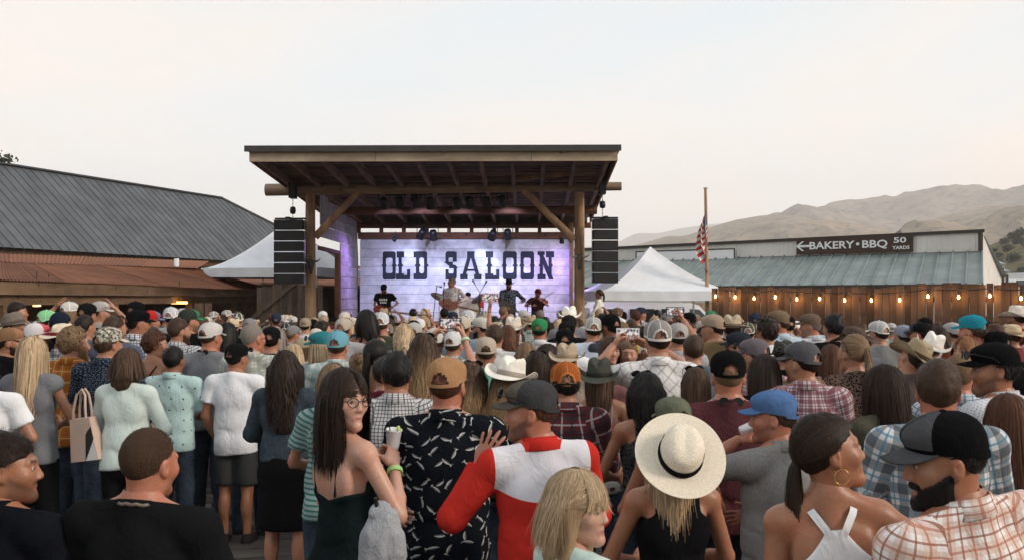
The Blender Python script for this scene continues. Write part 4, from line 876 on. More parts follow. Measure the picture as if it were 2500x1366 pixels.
# ------------------------------------------------------------------ hands (local: wrist at origin, fingers towards +Y, palm down -Z, thumb on +X side)
HANDS = {}
def hand_part(pose, h=.0062):
    key = (pose, h)
    if key in HANDS: return HANDS[key]
    v = Vol((-.07, -.05, -.11), (.10, .21, .06), h)
    v.cone((0, -.045, 0), (0, .01, 0), .026, .024, .01, .8); v.ell((-.0, .052, -.002), (.040, .050, .0155), .015); v.ell((.026, .030, -.012), (.018, .030, .016), .012)
    curl = {'relaxed': (25, 35, 25), 'grip': (48, 62, 35), 'open': (4, 8, 6), 'fist': (80, 95, 60)}[pose]
    spread = {'open': 9}.get(pose, 3)
    for i, (x, L, r) in enumerate(((.030, .078, .0088), (.010, .086, .0092), (-.011, .080, .0088), (-.030, .062, .0078))):
        a = 0.0; p = A3(x, .094 - abs(i - 1) * .005, .001); yaw = R((1.4 - i) * spread)
        for seg, cu in zip((.45, .32, .26), curl):
            a += R(cu) * (0.35 if (pose == 'point' and i == 0) else 1); q = p + A3(math.sin(yaw) * math.cos(a), math.cos(yaw) * math.cos(a), -math.sin(a)) * L * seg; v.cone(p, q, r, r * .93, .004); p = q
    tp = {'grip': ((.036, .022, -.012), (.056, .058, -.040), (.040, .086, -.058)), 'fist': ((.034, .022, -.014), (.046, .058, -.036), (.016, .078, -.048))}.get(pose, ((.034, .018, -.008), (.062, .052, -.018), (.074, .084, -.024)))
    v.cone(tp[0], tp[1], .0125, .0105, .008); v.cone(tp[1], tp[2], .0105, .0088, .004)
    V, Fq = v.nets(); HANDS[key] = (V, Fq); return HANDS[key]
def ik(S, T, a, b, pole):
    S = np.array(S, float); T = np.array(T, float); d = T - S; L = np.linalg.norm(d)
    if L > (a + b) * .995: T = S + d / L * (a + b) * .995; d = T - S; L = np.linalg.norm(d)
    u = d / L; x = (a * a - b * b + L * L) / (2 * L); hgt = math.sqrt(max(a * a - x * x, 0)); p = np.array(pole, float); p = p - u * (p @ u); p /= np.linalg.norm(p) + 1e-9
    return S + u * x + p * hgt, T
ARMS = {  # wrist target for the right arm (+X) and pole of the elbow
    'down': ((.24, .04, .84), (.4, -1, 0)), 'front': ((.10, .24, 1.10), (.9, -.5, -.6)), 'pocket': ((.21, .08, .92), (.6, -1, 0)), 'cup': ((.13, .30, 1.24), (.8, -.2, -1)),
    'phone': ((.11, .36, 1.78), (1, .1, -.5)), 'up': ((.20, .12, 2.0), (1, .2, 0)), 'cross': ((-.08, .20, 1.16), (.8, -.3, -.8)), 'face': ((.05, .20, 1.47), (.9, .2, -1)), 'hips': ((.20, -.02, 1.0), (1, -.6, 0)), 'drink': ((.06, .19, 1.50), (1, .3, -.6)), 'wave': ((.24, .18, 1.70), (1, .2, -.3))}
def skel(sx, arms, w=1.0, lean=0.0):
    f = sx == 'w'; Sx = (.158 if f else .192) * w; J = {'f': f, 'w': w}
    J['S'] = [np.array((s * Sx, -.015, 1.415)) for s in (-1, 1)]; J['E'] = []; J['W'] = []
    for i, s in enumerate((-1, 1)):
        a = arms[i]
        t, pole = ARMS[a] if isinstance(a, str) else a
        m = A3(s if isinstance(a, str) else 1, 1, 1); E, W = ik(J['S'][i], np.array(t) * m, .285, .255, np.array(pole) * m); J['E'].append(E); J['W'].append(W)
    return J
def body_vol(J, h, legs=True, hands=True):
    f, w = J['f'], J['w']; k = .035; lo = np.array((-.32 * w, -.24, 0)); hi = np.array((.32 * w, .24, 1.52))
    for P_ in J['E'] + J['W']: lo = np.minimum(lo, P_ - .09); hi = np.maximum(hi, P_ + .09)
    v = Vol(lo, hi, h)
    if f: v.ell((0, -.005, 1.29), (.132*w, .092, .18), k); v.ell((0, .005, 1.10), (.115*w, .085, .15), .05); v.ell((0, -.015, .94), (.162*w, .112, .13), .05)
    else: v.ell((0, -.005, 1.30), (.168*w, .108, .19), k); v.ell((0, .005, 1.11), (.142*w, .102, .16), .05); v.ell((0, -.012, .95), (.156*w, .112, .13), .05)
    if f:
        for s in (-1, 1): v.ell((s * .068*w, .075, 1.275), (.058, .05, .058), .03)
    sw_ = J['S'][1][0]; r = .047 if f else .058
    v.cone((-sw_ * .75, -.015, 1.418), (sw_ * .75, -.015, 1.418), r, r, .04)
    nr = .049 if f else .060
    v.cone((0, -.045, 1.40), (0, -.025, 1.54), nr + .012, nr, .03)
    for i, s in enumerate((-1, 1)):
        v.cone((s * .02, -.045, 1.50), (s * sw_ * .8, -.025, 1.425), .034 if f else .042, .046 if f else .054, .03)
        v.ell((s * .075*w, -.075, 1.31), (.06, .034, .085), .04)
        a = .80 if f else 1.0; S, E, W = J['S'][i], J['E'][i], J['W'][i]
        v.ell(S, (.056 * a + .004,) * 3, .03); v.cone(S, E, .052 * a, .042 * a, .02); v.cone(E, E + (W - E) * .35, .042 * a, .043 * a, .015); v.cone(E + (W - E) * .35, W, .043 * a, .027 * a, .015)
        if legs and J.get('sit'):
            hx = .088 * w; v.cone((s * hx, 0, .90), (s * (hx + .05), .24, .89), .088, .06, .03); v.cone((s * (hx + .05), .24, .89), (s * (hx + .06), .22, .50), .056, .04, .02); v.cone((s * (hx + .06), .20, .47), (s * (hx + .07), .23, .455), .038, .034, .02)
        elif legs:
            hx = .088 * w; v.cone((s * hx, -.005, .90), (s * (hx + .008), .015, .50), .088 if f else .086, .056, .03); v.cone((s * (hx + .008), .015, .50), (s * (hx + .012), -.012, .10), .052, .036, .02); v.ell((s * (hx + .01), -.03, .36), (.046, .05, .12), .03)
            v.cone((s * (hx + .015), -.025, .048), (s * (hx + .035), .145, .03), .038, .03, .02); v.ell((s*.06, -.075, .90), (.08, .06, .09), .03)
    return v
def hand_frames(J):
    out = []
    for i, s in enumerate((-1, 1)):
        d = J['W'][i] - J['E'][i]; d /= np.linalg.norm(d); out.append((J['W'][i], d, s))
    return out
def place_hand(pose, W, d, s, roll=0.0, h=.0062):
    V, Fq = hand_part(pose, h); V = V.copy(); V[:, 0] *= -s      # thumb inwards / forwards
    d = Vector(d); up = Vector((s * 1.0, 0, 0)) if abs(d.x) < .8 else Vector((0, 0, 1)); x = d.cross(up).normalized(); z = x.cross(d).normalized()
    M = Matrix((x, d, z)).transposed(); M = Matrix.Rotation(roll, 3, d) @ M; M = np.array(M)
    det_flip = s > 0
    V2 = V @ M.T + W; Fq2 = Fq[:, ::-1] if -s < 0 else Fq
    return dict(v=V2.astype(np.float32), f=Fq2)
# ------------------------------------------------------------------ garments
def fold(P, amp, seed, sc=(7, 7, 3.2)):
    x, y, z = P; n = vnoise(x * sc[0] + seed, y * sc[1] + seed * 1.7, z * sc[2] + seed * .3 + x * 2.0); n2 = vnoise(x * sc[0] * 2.3 - seed, y * sc[1] * 2.3, (z + x * .6) * sc[2] * 3.0 + seed)
    n3 = vnoise(x * 5.0 + z * 9.0 + seed * 2, y * 6.0, z * 9.0 - x * 6.0 + seed); cr_ = -np.exp(-(n3 / .10) ** 2) * np.clip(vnoise(x * 4 - seed, y * 4, z * 4 + seed) * 2 + .3, 0, 1)
    return amp * (-(np.abs(n) ** .8) * .55 + .25 + n2 * .22 + cr_ * .75)
def top_vol(J, h, style, seed, infl=.014, hem=.86, drape=.5, sleeve=.55, amp=.007):
    """style: tee, shirt (long sleeve set by sleeve>1), tank, dress"""
    f, w = J['f'], J['w']; lo = np.array((-.34 * w, -.27, hem - .04)); hi = np.array((.34 * w, .27, 1.56))
    if sleeve > 0:
        for P_ in J['E'] + (J['W'] if sleeve > 1 else []): lo = np.minimum(lo, P_ - .12); hi = np.maximum(hi, P_ + .12)
    v = Vol(lo, hi, h); i_ = infl; k = .04
    cw, ww, pw_ = ((.132, .115, .165) if f else (.168, .146, .158))
    v.ell((0, -.005, 1.30), (cw * w + i_, (.092 if f else .108) + i_, .20), k)
    ww2 = ww + (max(cw, pw_ * .98) - ww) * drape; dz = .70
    v.cone((0, -.004, 1.24), (0, -.002, 1.06), cw * w * .97 + i_, ww2 * w + i_, .05, dz); v.cone((0, -.002, 1.06), (0, -.008, min(hem, .95) - .12), ww2 * w + i_, pw_ * w + i_ + .012 + .03 * drape, .05, dz + .02)
    if hem < .95:
        for s in (-1, 1): v.ell((s * .06, -.078, .90), (.085 + i_, .062 + i_, .10), .04)
    if f:
        for s in (-1, 1): v.ell((s * .066*w, .075, 1.275), (.062 + i_, .05 + i_, .062 + i_), .04)
    sw_ = J['S'][1][0]; r = (.047 if f else .058) + i_
    v.cone((-sw_ * .78, -.015, 1.418), (sw_ * .78, -.015, 1.418), r, r, .04)
    v.cone((0, -.045, 1.38), (0, -.030, 1.52), (.062 if f else .074) + i_, (.050 if f else .063) + i_, .03)
    for i, s in enumerate((-1, 1)):
        v.cone((s * .02, -.045, 1.50), (s * sw_ * .82, -.025, 1.425), (.034 if f else .042) + i_, (.046 if f else .054) + i_, .03); v.ell((s * .075*w, -.075, 1.31), (.06 + i_, .034 + i_, .085 + i_), .04)
        if sleeve > 0:
            a = .82 if f else 1.0; S, E, W = J['S'][i], J['E'][i], J['W'][i]; v.ell(S, (.056 * a + .004 + i_,) * 3, .04)
            if sleeve <= 1:
                e = S + (E - S) * (sleeve + .12); d = (E - S) / np.linalg.norm(E - S); p = S + (E - S) * sleeve; v.cone(S, e, .056 * a + i_, .058 * a + i_ + .008, .025, cut=(p, d))
            else:
                v.cone(S, E, .054 * a + i_, .048 * a + i_, .025); q = E + (W - E) * min(1, sleeve - 1); d = (W - E) / np.linalg.norm(W - E); v.cone(E, q + d * .03, .048 * a + i_ * .9, .034 * a + i_ * .9, .025, cut=(q, d))
    P = v.all(); x, y, z = P
    am = amp * (1 + .9 * np.clip((1.2 - z) / .25, 0, 1) + .5 * np.clip((np.abs(x) - .16) / .05, 0, 1)); v.v = v.v - fold(P, 1.0, seed) * am
    v.keep((hem + .012 * np.sin(x * 9 + seed) - z) + 0 * y)
    if style in ('tee', 'shirt'): v.keep((z - 1.505) * .93 + (y + .05) * .36 + 0 * x)
    ax = np.abs(x)
    if style == 'tank':     # wide straps, scooped back and arm holes
        v.keep(ax - (.098 + np.clip((1.38 - z) / .15, 0, 1) ** 1.2 * .25) * w); v.keep(z - 1.452 + 0 * x); v.keep(np.where(z > 1.375, .050 * w - ax - np.clip((1.42 - z), 0, 1) * .5, -1) + 0 * y)
    if style == 'racer':    # narrow strip up the spine
        back = y < .0; lim = np.where(z > 1.40, .030, .030 + np.clip((1.40 - z) / .26, 0, 1) ** 1.35 * .30); v.keep(np.where(back, ax - lim * w, ax - (.085 + np.clip((1.34 - z) / .12, 0, 1) * .22) * w)); v.keep(np.where(back, z - 1.40, z - 1.46))
    if style == 'cami':     # straight top edge with thin straps added separately
        v.keep(np.where(y < 0, z - (1.215 + ax * .30), z - (1.30 + 0 * ax)) + 0 * x)
    if style == 'lowback': v.keep(np.where(y < 0, z - (1.13 + ax * .85), z - 1.33) + 0 * x)
    return v
def limb_uv(V, Fq, J):
    """cloth coordinates in metres: round the torso or round the arm, and along it"""
    def lin(P, a, b): ba = b - a; t = np.clip(((P - a) @ ba) / (ba @ ba), 0, 1); return t, P - a - t[:, None] * ba
    C = V[Fq].mean(1); uv = np.zeros((len(Fq), 4, 2), np.float32)
    best = np.abs(np.hypot(C[:, 0] / J['w'], C[:, 1] / .7)) - (.17 if J['f'] else .2) + np.clip(C[:, 2] - 1.40, 0, 1) * .3; which = np.zeros(len(Fq), int)
    segs = [(J['S'][0], J['E'][0]), (J['E'][0], J['W'][0]), (J['S'][1], J['E'][1]), (J['E'][1], J['W'][1])]
    for i, (a, b) in enumerate(segs):
        t, o = lin(C, a, b); d = np.linalg.norm(o, axis=1) - .085 - (t <= .02) * .05; m = d < best; best = np.where(m, d, best); which[m] = i + 1
    PV = V[Fq.ravel()].reshape(-1, 4, 3)
    for i in range(5):
        m = which == i
        if not m.any(): continue
        P_ = PV[m].reshape(-1, 3)
        if i == 0: ang = np.arctan2(P_[:, 0], -P_[:, 1] * 1.4); u = ang * .17; v_ = P_[:, 2]; per = 2 * math.pi * .17
        else:
            a, b = segs[i - 1]; ba = (b - a) / np.linalg.norm(b - a); e1 = np.cross(ba, (0, 1, 0)); e1 /= np.linalg.norm(e1) + 1e-9; e2 = np.cross(ba, e1); o = P_ - a
            u = np.arctan2(o @ e1, o @ e2) * .058; v_ = o @ ba + i * .3; per = 2 * math.pi * .058
        u = u.reshape(-1, 4); u0 = u[:, :1]; u = u - np.round((u - u0) / per) * per
        uv[m] = np.stack([u, v_.reshape(-1, 4)], -1)
    return uv
def collar_part(f, h=.045, flare=.020, base_z=1.475, r0=None):
    r = r0 or (.060 if f else .072); n = 28; rings = []
    prof = [(r + .004, 0), (r + .002, h), (r + .006, h + .004), (r + flare * .6, h * .55), (r + flare, -.004), (r + flare * .8, -.008)]
    for rr, zz in prof:
        for k in range(n):
            a = 2 * math.pi * k / n; open_ = max(0, math.cos(a - math.pi / 2)); rings.append((rr * math.cos(a), rr * math.sin(a) * 1.02 - .032 + .012 * open_, base_z + zz + .012 * -math.sin(a) - .022 * open_))
    V = A3(*rings).reshape(-1, 3); f4 = np.array([(i * n + k, i * n + (k + 1) % n, (i + 1) * n + (k + 1) % n, (i + 1) * n + k) for i in range(len(prof) - 1) for k in range(n)])
    uv = np.zeros((len(f4), 4, 2), np.float32); a = np.arctan2(V[:, 1], V[:, 0]); u = a[f4] * .07; u -= np.round((u - u[:, :1]) / (2 * math.pi * .07)) * (2 * math.pi * .07); uv[..., 0] = u; uv[..., 1] = (V[:, 2] * 1.6)[f4]
    return dict(v=V, f=f4, uv=uv)
def bottom_vol(J, h, style, seed, infl=.012, cut=1.05):
    f, w = J['f'], J['w']; hx = .088 * w; lo = (-.30 * w, -.22, .02); hi = (.30 * w, .22 + (.1 if J.get('sit') else 0), 1.10); v = Vol(lo, hi, h)
    if style == 'skirt':
        v.cone((0, -.008, 1.05), (0, -.01, .90), .125 * w + infl, .175 * w + infl, .04, .72); v.cone((0, -.01, .90), (0, 0, .42), .175 * w + infl, .20 * w, .04, .74); P = v.all(); v.v -= fold(P, .010, seed, (9, 9, 1.2)); v.keep(.50 - P[2] + 0 * P[0] + 0 * P[1]); v.keep(P[2] - min(cut, 1.04) + 0 * P[0] + 0 * P[1]); return v
    v.ell((0, -.012, .95), ((.162 if f else .156) * w + infl, .112 + infl, .13), .03); v.cone((0, -.008, 1.06), (0, -.01, .92), .14 * w, .155 * w, .03, .72)
    end = .53 if style == 'shorts' else .06
    for s in (-1, 1):
        v.ell((s*.06, -.075, .90), (.08 + infl, .06 + infl, .09), .03)
        if J.get('sit'): v.cone((s * hx, 0, .90), (s * (hx + .05), .20, .89), .092 + infl, .07 + infl, .02); v.cone((s * (hx + .05), .20, .88), (s * (hx + .06), .19, .50), .07 + infl, .052 + infl, .02)
        elif style == 'shorts': v.cone((s * hx, -.005, .90), (s * (hx + .008), .012, .44), .092 + infl, .082 + infl, .02)
        else: v.cone((s * hx, -.005, .90), (s * (hx + .008), .015, .50), .090 + infl, .070 + infl, .02); v.cone((s * (hx + .008), .012, .52), (s * (hx + .012), -.016, .05), .068 + infl, .054 + infl, .02)
    P = v.all(); v.v -= fold(P, .006, seed, (8, 8, 6)); v.keep(end - P[2] + 0 * P[0] + 0 * P[1]); v.keep(P[2] - min(cut, 1.05) + 0 * P[0] + 0 * P[1]); return v
def shoes_part(w=1.0, h=.012):
    v = Vol((-.18 * w, -.09, 0), (.18 * w, .2, .11), h); hx = .088 * w
    for s in (-1, 1): v.cone((s * (hx + .015), -.03, .045), (s * (hx + .036), .150, .034), .048, .038, .02); v.cone((s * (hx + .014), -.02, .05), (s * (hx + .014), -.015, .09), .046, .044, .02)
    P = v.all(); v.keep(.003 - P[2] + 0 * P[0] + 0 * P[1]); return v.nets()
# ------------------------------------------------------------------ hair
FINE = [False]
def ribbons(paths, widths, normals, rnd):
    """paths (n,m,3), widths (n,m), normals (n,m,3), rnd (n,)"""
    n, m, _ = paths.shape; t = np.gradient(paths, axis=1); t /= np.linalg.norm(t, axis=2, keepdims=True) + 1e-9
    s = np.cross(t, normals); s /= np.linalg.norm(s, axis=2, keepdims=True) + 1e-9
    if FINE[0]:
        V = np.stack([paths - s * widths[..., None] * .5, paths + s * widths[..., None] * .5], 2); i = np.arange(n)[:, None] * (m * 2) + np.arange(m - 1)[None] * 2; f = np.stack([i, i + 1, i + 3, i + 2], -1).reshape(-1, 4)
        tt = np.broadcast_to(np.linspace(0, 1, m)[None, :, None], (n, m, 2)); rr = np.broadcast_to(rnd[:, None, None], (n, m, 2)); return dict(v=V.reshape(-1, 3).astype(np.float32), f=f, col=np.stack([rr, tt, rr * 0, rr * 0 + 1], -1).reshape(-1, 4))
    mid = paths + normals * (widths * .09)[..., None]
    V = np.stack([paths - s * widths[..., None] * .5, mid, paths + s * widths[..., None] * .5], 2)      # n,m,3,3
    i = np.arange(n)[:, None, None] * (m * 3) + np.arange(m - 1)[None, :, None] * 3 + np.arange(2)[None, None]
    f = np.stack([i, i + 1, i + 4, i + 3], -1).reshape(-1, 4)
    tt = np.broadcast_to(np.linspace(0, 1, m)[None, :, None], (n, m, 3)); rr = np.broadcast_to(rnd[:, None, None], (n, m, 3))
    col = np.stack([rr, tt, rr * 0, rr * 0 + 1], -1).reshape(-1, 4)
    return dict(v=V.reshape(-1, 3).astype(np.float32), f=f, col=col)
HC = A3(0, -.014, .030)
def hair_shell(style, h, seed, low=-.03, thick=.010, length=0.0, vol_=1.0, face=0.0):
    L = max(length, .0); v = Vol((-.15, -.19, -.14 - L), (.15, .13, .19), h); P = v.all(); x, y, z = P
    t = thick; v.ell(HC + A3(0, -.004, .002), (.0765 + t, .098 + t, .095 + t), 0)
    if style in ('short', 'buzz', 'curly', 'fade'):
        am = {'short': .006, 'buzz': .0015, 'curly': .016, 'fade': .004}[style]; sc = {'short': 26, 'buzz': 40, 'curly': 34, 'fade': 26}[style]
        v.v = v.v - am * vnoise(x * sc + seed, y * sc, z * sc * .7) - am * .5 * vnoise(x * sc * 2 + seed, y * sc * 2, z * sc * 2)
        hl = .052 - np.clip((.055 - y) / .06, 0, 1) * .035 - np.clip((.012 - y) / .02, 0, 1) * (.052 - low - .02) ; hl = np.where(y > .012, .052 - np.clip((.075 - y) / .045, 0, 1) * .020, np.where(y > -.028, .018 - (.012 - y) * .3, low - np.clip((-.028 - y) / .06, 0, 1) * .055 + .01))
        v.v = smax(v.v, (hl + .010 * vnoise(x * 45 + seed, y * 45, z * 20) - z) * .8 + 0 * x, .008); return v.nets()
    # longer hair: fuller shell, open face, curtain falling behind
    v.ell((0, -.035, .0), (.085 + t, .088 + t, .11 + t), .03)
    if L > 0.02:
        wv = .092 * vol_; v.cone((-.045, -.055, -.05), (-.05 * vol_, -.075, -.10 - L + .05), .05 * vol_, .032 * vol_, .03); v.cone((.045, -.055, -.05), (.05 * vol_, -.075, -.10 - L + .05), .05 * vol_, .032 * vol_, .03); v.cone((0, -.07, -.04), (0, -.09, -.10 - L + .04), .055, .035, .04)
        for s in (-1, 1): v.cone((s * .068, .01, .02), (s * .078 * vol_, -.01, -.10 - min(L, .15)), .026, .022, .03)
    am = .007 if style != 'wavy' else .013; v.v = v.v - am * vnoise(x * 30 + seed, y * 30, z * 5) - am * .5 * vnoise(x * 60 + seed, y * 60, z * 10)
    # face opening
    fo = np.maximum(ell_d(P, (0, .13, -.055 - face), (.068, .105, .125)), -10); v.v = smax(v.v, -fo, .012); return v.nets()
def hair_strands(style, n, seed, length, col_rng=(0, 1), wave=.0, width=.007, spread=1.0, bangs=False, under=None, top=True, flip=0.0, sidepart=0.02):
    rs = np.random.RandomState(seed); m = 10 if length > .05 else 7; rx, ry, rz = .0875, .108, .104
    if bangs: rx, ry, rz = .091, .112, .107
    phi = rs.uniform(0, 2 * math.pi, n); th0 = rs.uniform(.25, 1.45, n) if top else rs.uniform(-.1, .35, n)     # elevation of the root
    front = np.cos(phi)          # +1 face
    d = np.stack([np.sin(phi), np.cos(phi)], 1)
    T = np.linspace(0, 1, m); paths = np.zeros((n, m, 3)); nor = np.zeros((n, m, 3))
    ln = length * (rs.uniform(.62, 1.07, n) if length > .14 else rs.uniform(.80, 1.05, n))
    isb = (np.abs(phi) < .75) | (np.abs(phi - 2 * math.pi) < .75)
    ph = rs.uniform(0, 6.28, n); amp = wave * rs.uniform(.5, 1.2, n); fr = rs.uniform(7, 11, n)
    tf = .42 if length > .12 else (.62 if length > .05 else 1.0)
    for j, t in enumerate(T):
        sweep = np.where(isb & (not bangs), np.sign(np.sin(phi) + sidepart) * (1.30 - np.abs(np.arctan2(np.sin(phi), np.cos(phi)))) * min(1, t / tf), 0) if True else 0
        if bangs:
            wr = np.arctan2(np.sin(phi), np.cos(phi)); aw_ = np.abs(wr); sweep = np.where((aw_ > .72) & (aw_ < 1.62), np.sign(wr) * (1.62 - aw_) * min(1, t / tf) * .85, 0)
        p = phi + sweep
        # over the skull
        u = min(1, t / tf); th = th0 * (1 - u) + (-.05) * u; th = np.where(isb & bangs, th0 * (1 - u) + (.10) * u, th)
        R1 = 1 + .02 * rs.rand(n) * 0; cx = np.sin(p) * np.cos(th) * rx; cy = np.cos(p) * np.cos(th) * ry; cz = np.sin(th) * rz
        pos = np.stack([cx, cy, cz], 1) + HC; nn = np.stack([cx / rx ** 2, cy / ry ** 2, cz / rz ** 2], 1)
        if t > tf:
            q = (t - tf) / (1 - tf); back = np.clip(-np.cos(p), -1, 1)
            dz = -ln * q; out = spread * (.010 + .018 * q) * (1 - .6 * q * (length > .2)); ww = amp * np.sin(fr * q * (length / .3 + .6) + ph) * q ** .5
            pos[:, 2] += np.where(isb & bangs, -.035 * q, dz); pos[:, 0] += np.sin(p) * out * 1.0 + ww * np.cos(p) - np.sin(p) * .02 * q * (length > .2); pos[:, 1] += np.cos(p) * out * .6 - .03 * q * (length > .15) * (back > -.2) + ww * np.sin(p) * .5 + flip * q * q
            if bangs: pos[:, 0] -= np.where(isb, np.sin(p) * out * 1.3, np.sin(p) * .030 * q * q); pos[:, 1] -= np.where(isb, np.cos(p) * (out * .6 + .006 * q), np.cos(p) * .02 * q * q)
            nn[:, 2] *= (1 - q) * .5
        paths[:, j] = pos; nor[:, j] = nn / (np.linalg.norm(nn, axis=1, keepdims=True) + 1e-9)
    kc = 46; cid = rs.randint(0, kc, n); cof = rs.randn(kc, 3) * A3(.010, .008, 0); crn = rs.rand(kc); qs = np.clip((T - tf * .55) / (1 - tf * .55 + 1e-6), 0, 1)
    fly = (rs.rand(n) < .06)[:, None, None] * rs.randn(n, 1, 3) * .016
    paths += (cof[cid][:, None] * (1 if length > .05 else .4) + fly) * (qs ** 1.3)[None, :, None] + nor * rs.uniform(-.001, .006, n)[:, None, None] + rs.randn(n, 1, 3) * .0022
    wl = rs.uniform(.2, 1, n) * (.004 if length > .05 else .001); wp_ = rs.uniform(0, 6.28, n); paths[..., 0] += wl[:, None] * np.sin(T[None] * rs.uniform(5, 12, n)[:, None] + wp_[:, None]) * qs[None]
    if under is not None: pass
    wd = width * rs.uniform(.6, 1.3, n)[:, None] * (1 - .75 * np.clip((T - .75) / .25, 0, 1)) [None]
    return ribbons(paths, wd, nor, np.clip(.6 * crn[cid] + .4 * rs.rand(n), 0, 1))
def curls(n, seed, size=.022, low=-.05, width=.005):
    rs = np.random.RandomState(seed); m = 10; phi = rs.uniform(0, 6.283, n); th = rs.uniform(-.5, 1.5, n); ok = (np.cos(phi) < .45) | (th > .62); phi, th = phi[ok], th[ok]; n = len(phi)
    c = np.stack([np.sin(phi) * np.cos(th) * .092, np.cos(phi) * np.cos(th) * .112, np.sin(th) * .112], 1); nn = c / np.linalg.norm(c, axis=1, keepdims=True); a = np.cross(nn, rs.randn(n, 3)); a /= np.linalg.norm(a, axis=1, keepdims=True); b = np.cross(nn, a)
    t = np.linspace(0, 1, m); ang = t[None] * rs.uniform(3.5, 6.5, n)[:, None]; r = size * rs.uniform(.5, 1.1, n)[:, None] * (1 - .35 * t[None])
    paths = (c + HC)[:, None] + a[:, None] * (np.cos(ang) * r)[..., None] + b[:, None] * (np.sin(ang) * r)[..., None] + nn[:, None] * (.012 * np.sin(ang * .7 + 1) * rs.uniform(.3, 1.4, n)[:, None])[..., None] + A3(0, 0, -.02) * t[None, :, None]
    nor = np.broadcast_to(nn[:, None], paths.shape); wd = np.broadcast_to(width * (1 - .6 * t[None] ** 3), (n, m)); return ribbons(paths, wd.copy(), nor, rs.rand(n))
def spikes(n, seed, ln=.022, low=-.05, width=.0035, lift=.35):
    rs = np.random.RandomState(seed); m = 4; phi = rs.uniform(0, 6.283, n); th = np.arcsin(rs.uniform(-.55, 1, n)); f = np.cos(phi)
    ok = np.where(f > .35, th > .42, np.where(f > -.2, th > .05, th > -.55)); phi, th = phi[ok], th[ok]; n = len(phi)
    c = np.stack([np.sin(phi) * np.cos(th) * .0835, np.cos(phi) * np.cos(th) * .104, np.sin(th) * .101], 1); nn = c / np.linalg.norm(c, axis=1, keepdims=True)
    flow = np.stack([np.sin(phi) * .5, np.cos(phi) * .3 + .55 * np.sin(th).clip(0), -np.ones(n) * .8 + np.sin(th)], 1); flow -= nn * (flow * nn).sum(1, keepdims=True); flow += rs.randn(n, 3) * .28; flow /= np.linalg.norm(flow, axis=1, keepdims=True)
    t = np.linspace(0, 1, m)[None, :, None]; L = (ln * rs.uniform(.6, 1.25, n))[:, None, None]; paths = (c + HC)[:, None] + flow[:, None] * L * t + nn[:, None] * (lift * L * t * (1.3 - t) - .003)
    return ribbons(paths, np.broadcast_to(width * (1 - .7 * t[..., 0]), (n, m)).copy(), np.broadcast_to(nn[:, None], paths.shape), rs.rand(n))
def ponytail(n, seed, base, length, width=.006, r=.022, sway=(0, 0), wave=.006):
    rs = np.random.RandomState(seed); m = 9; base = np.array(base); T = np.linspace(0, 1, m); paths = np.zeros((n, m, 3)); nor = np.zeros((n, m, 3)); a = rs.uniform(0, 6.283, n); rad = np.sqrt(rs.uniform(.1, 1, n)) * r; ln = length * rs.uniform(.75, 1.04, n); ph = rs.uniform(0, 6, n)
    for j, t in enumerate(T):
        bul = (.45 + 1.1 * math.sin(min(1, t * 1.5) * 1.9) * (1 - .45 * t)); o = np.stack([np.cos(a) * rad * bul, np.sin(a) * rad * bul, 0 * a], 1); cen = base + np.stack([sway[0] * t * t + 0 * ln, -.035 * math.sin(t * 2.4) + sway[1] * t + 0 * ln, .012 * math.sin(t * 9) * (t < .3) - ln * t], 1)
        paths[:, j] = cen + o + wave * np.sin(t * 7 + ph)[:, None] * A3(1, .3, 0); nor[:, j] = np.stack([np.cos(a), np.sin(a), 0 * a + .1], 1)
    wd = width * rs.uniform(.6, 1.3, n)[:, None] * (1 - .7 * np.clip((T - .7) / .3, 0, 1))[None]; return ribbons(paths, wd, nor, rs.rand(n))
def pulled(n, seed, base, width=.006):
    """strands drawn from the hair line to a tie point"""
    rs = np.random.RandomState(seed); m = 8; phi = rs.uniform(0, 6.283, n); th = np.where(np.cos(phi) > .3, rs.uniform(.42, .6, n), np.where(np.cos(phi) > -.3, rs.uniform(-.1, .35, n), rs.uniform(-.65, -.1, n)))
    a = np.stack([np.sin(phi) * np.cos(th), np.cos(phi) * np.cos(th), np.sin(th)], 1); b = (np.array(base) - HC) / A3(.0875, .108, .104); b /= np.linalg.norm(b); T = np.linspace(0, 1, m); P_ = []
    om = np.arccos(np.clip(a @ b, -1, .9999)); 
    for t in T: d = (np.sin((1 - t) * om) / np.sin(om))[:, None] * a + (np.sin(t * om) / np.sin(om))[:, None] * b; P_.append(d)
    D = np.stack(P_, 1); paths = D * A3(.0885, .109, .105) + HC + rs.randn(n, 1, 3) * .0015; wd = np.broadcast_to(width * (1 - .4 * T[None]), (n, m)).copy(); nn = D / A3(.0875, .108, .104); nn /= np.linalg.norm(nn, axis=2, keepdims=True); return ribbons(paths, wd, nn, rs.rand(n))
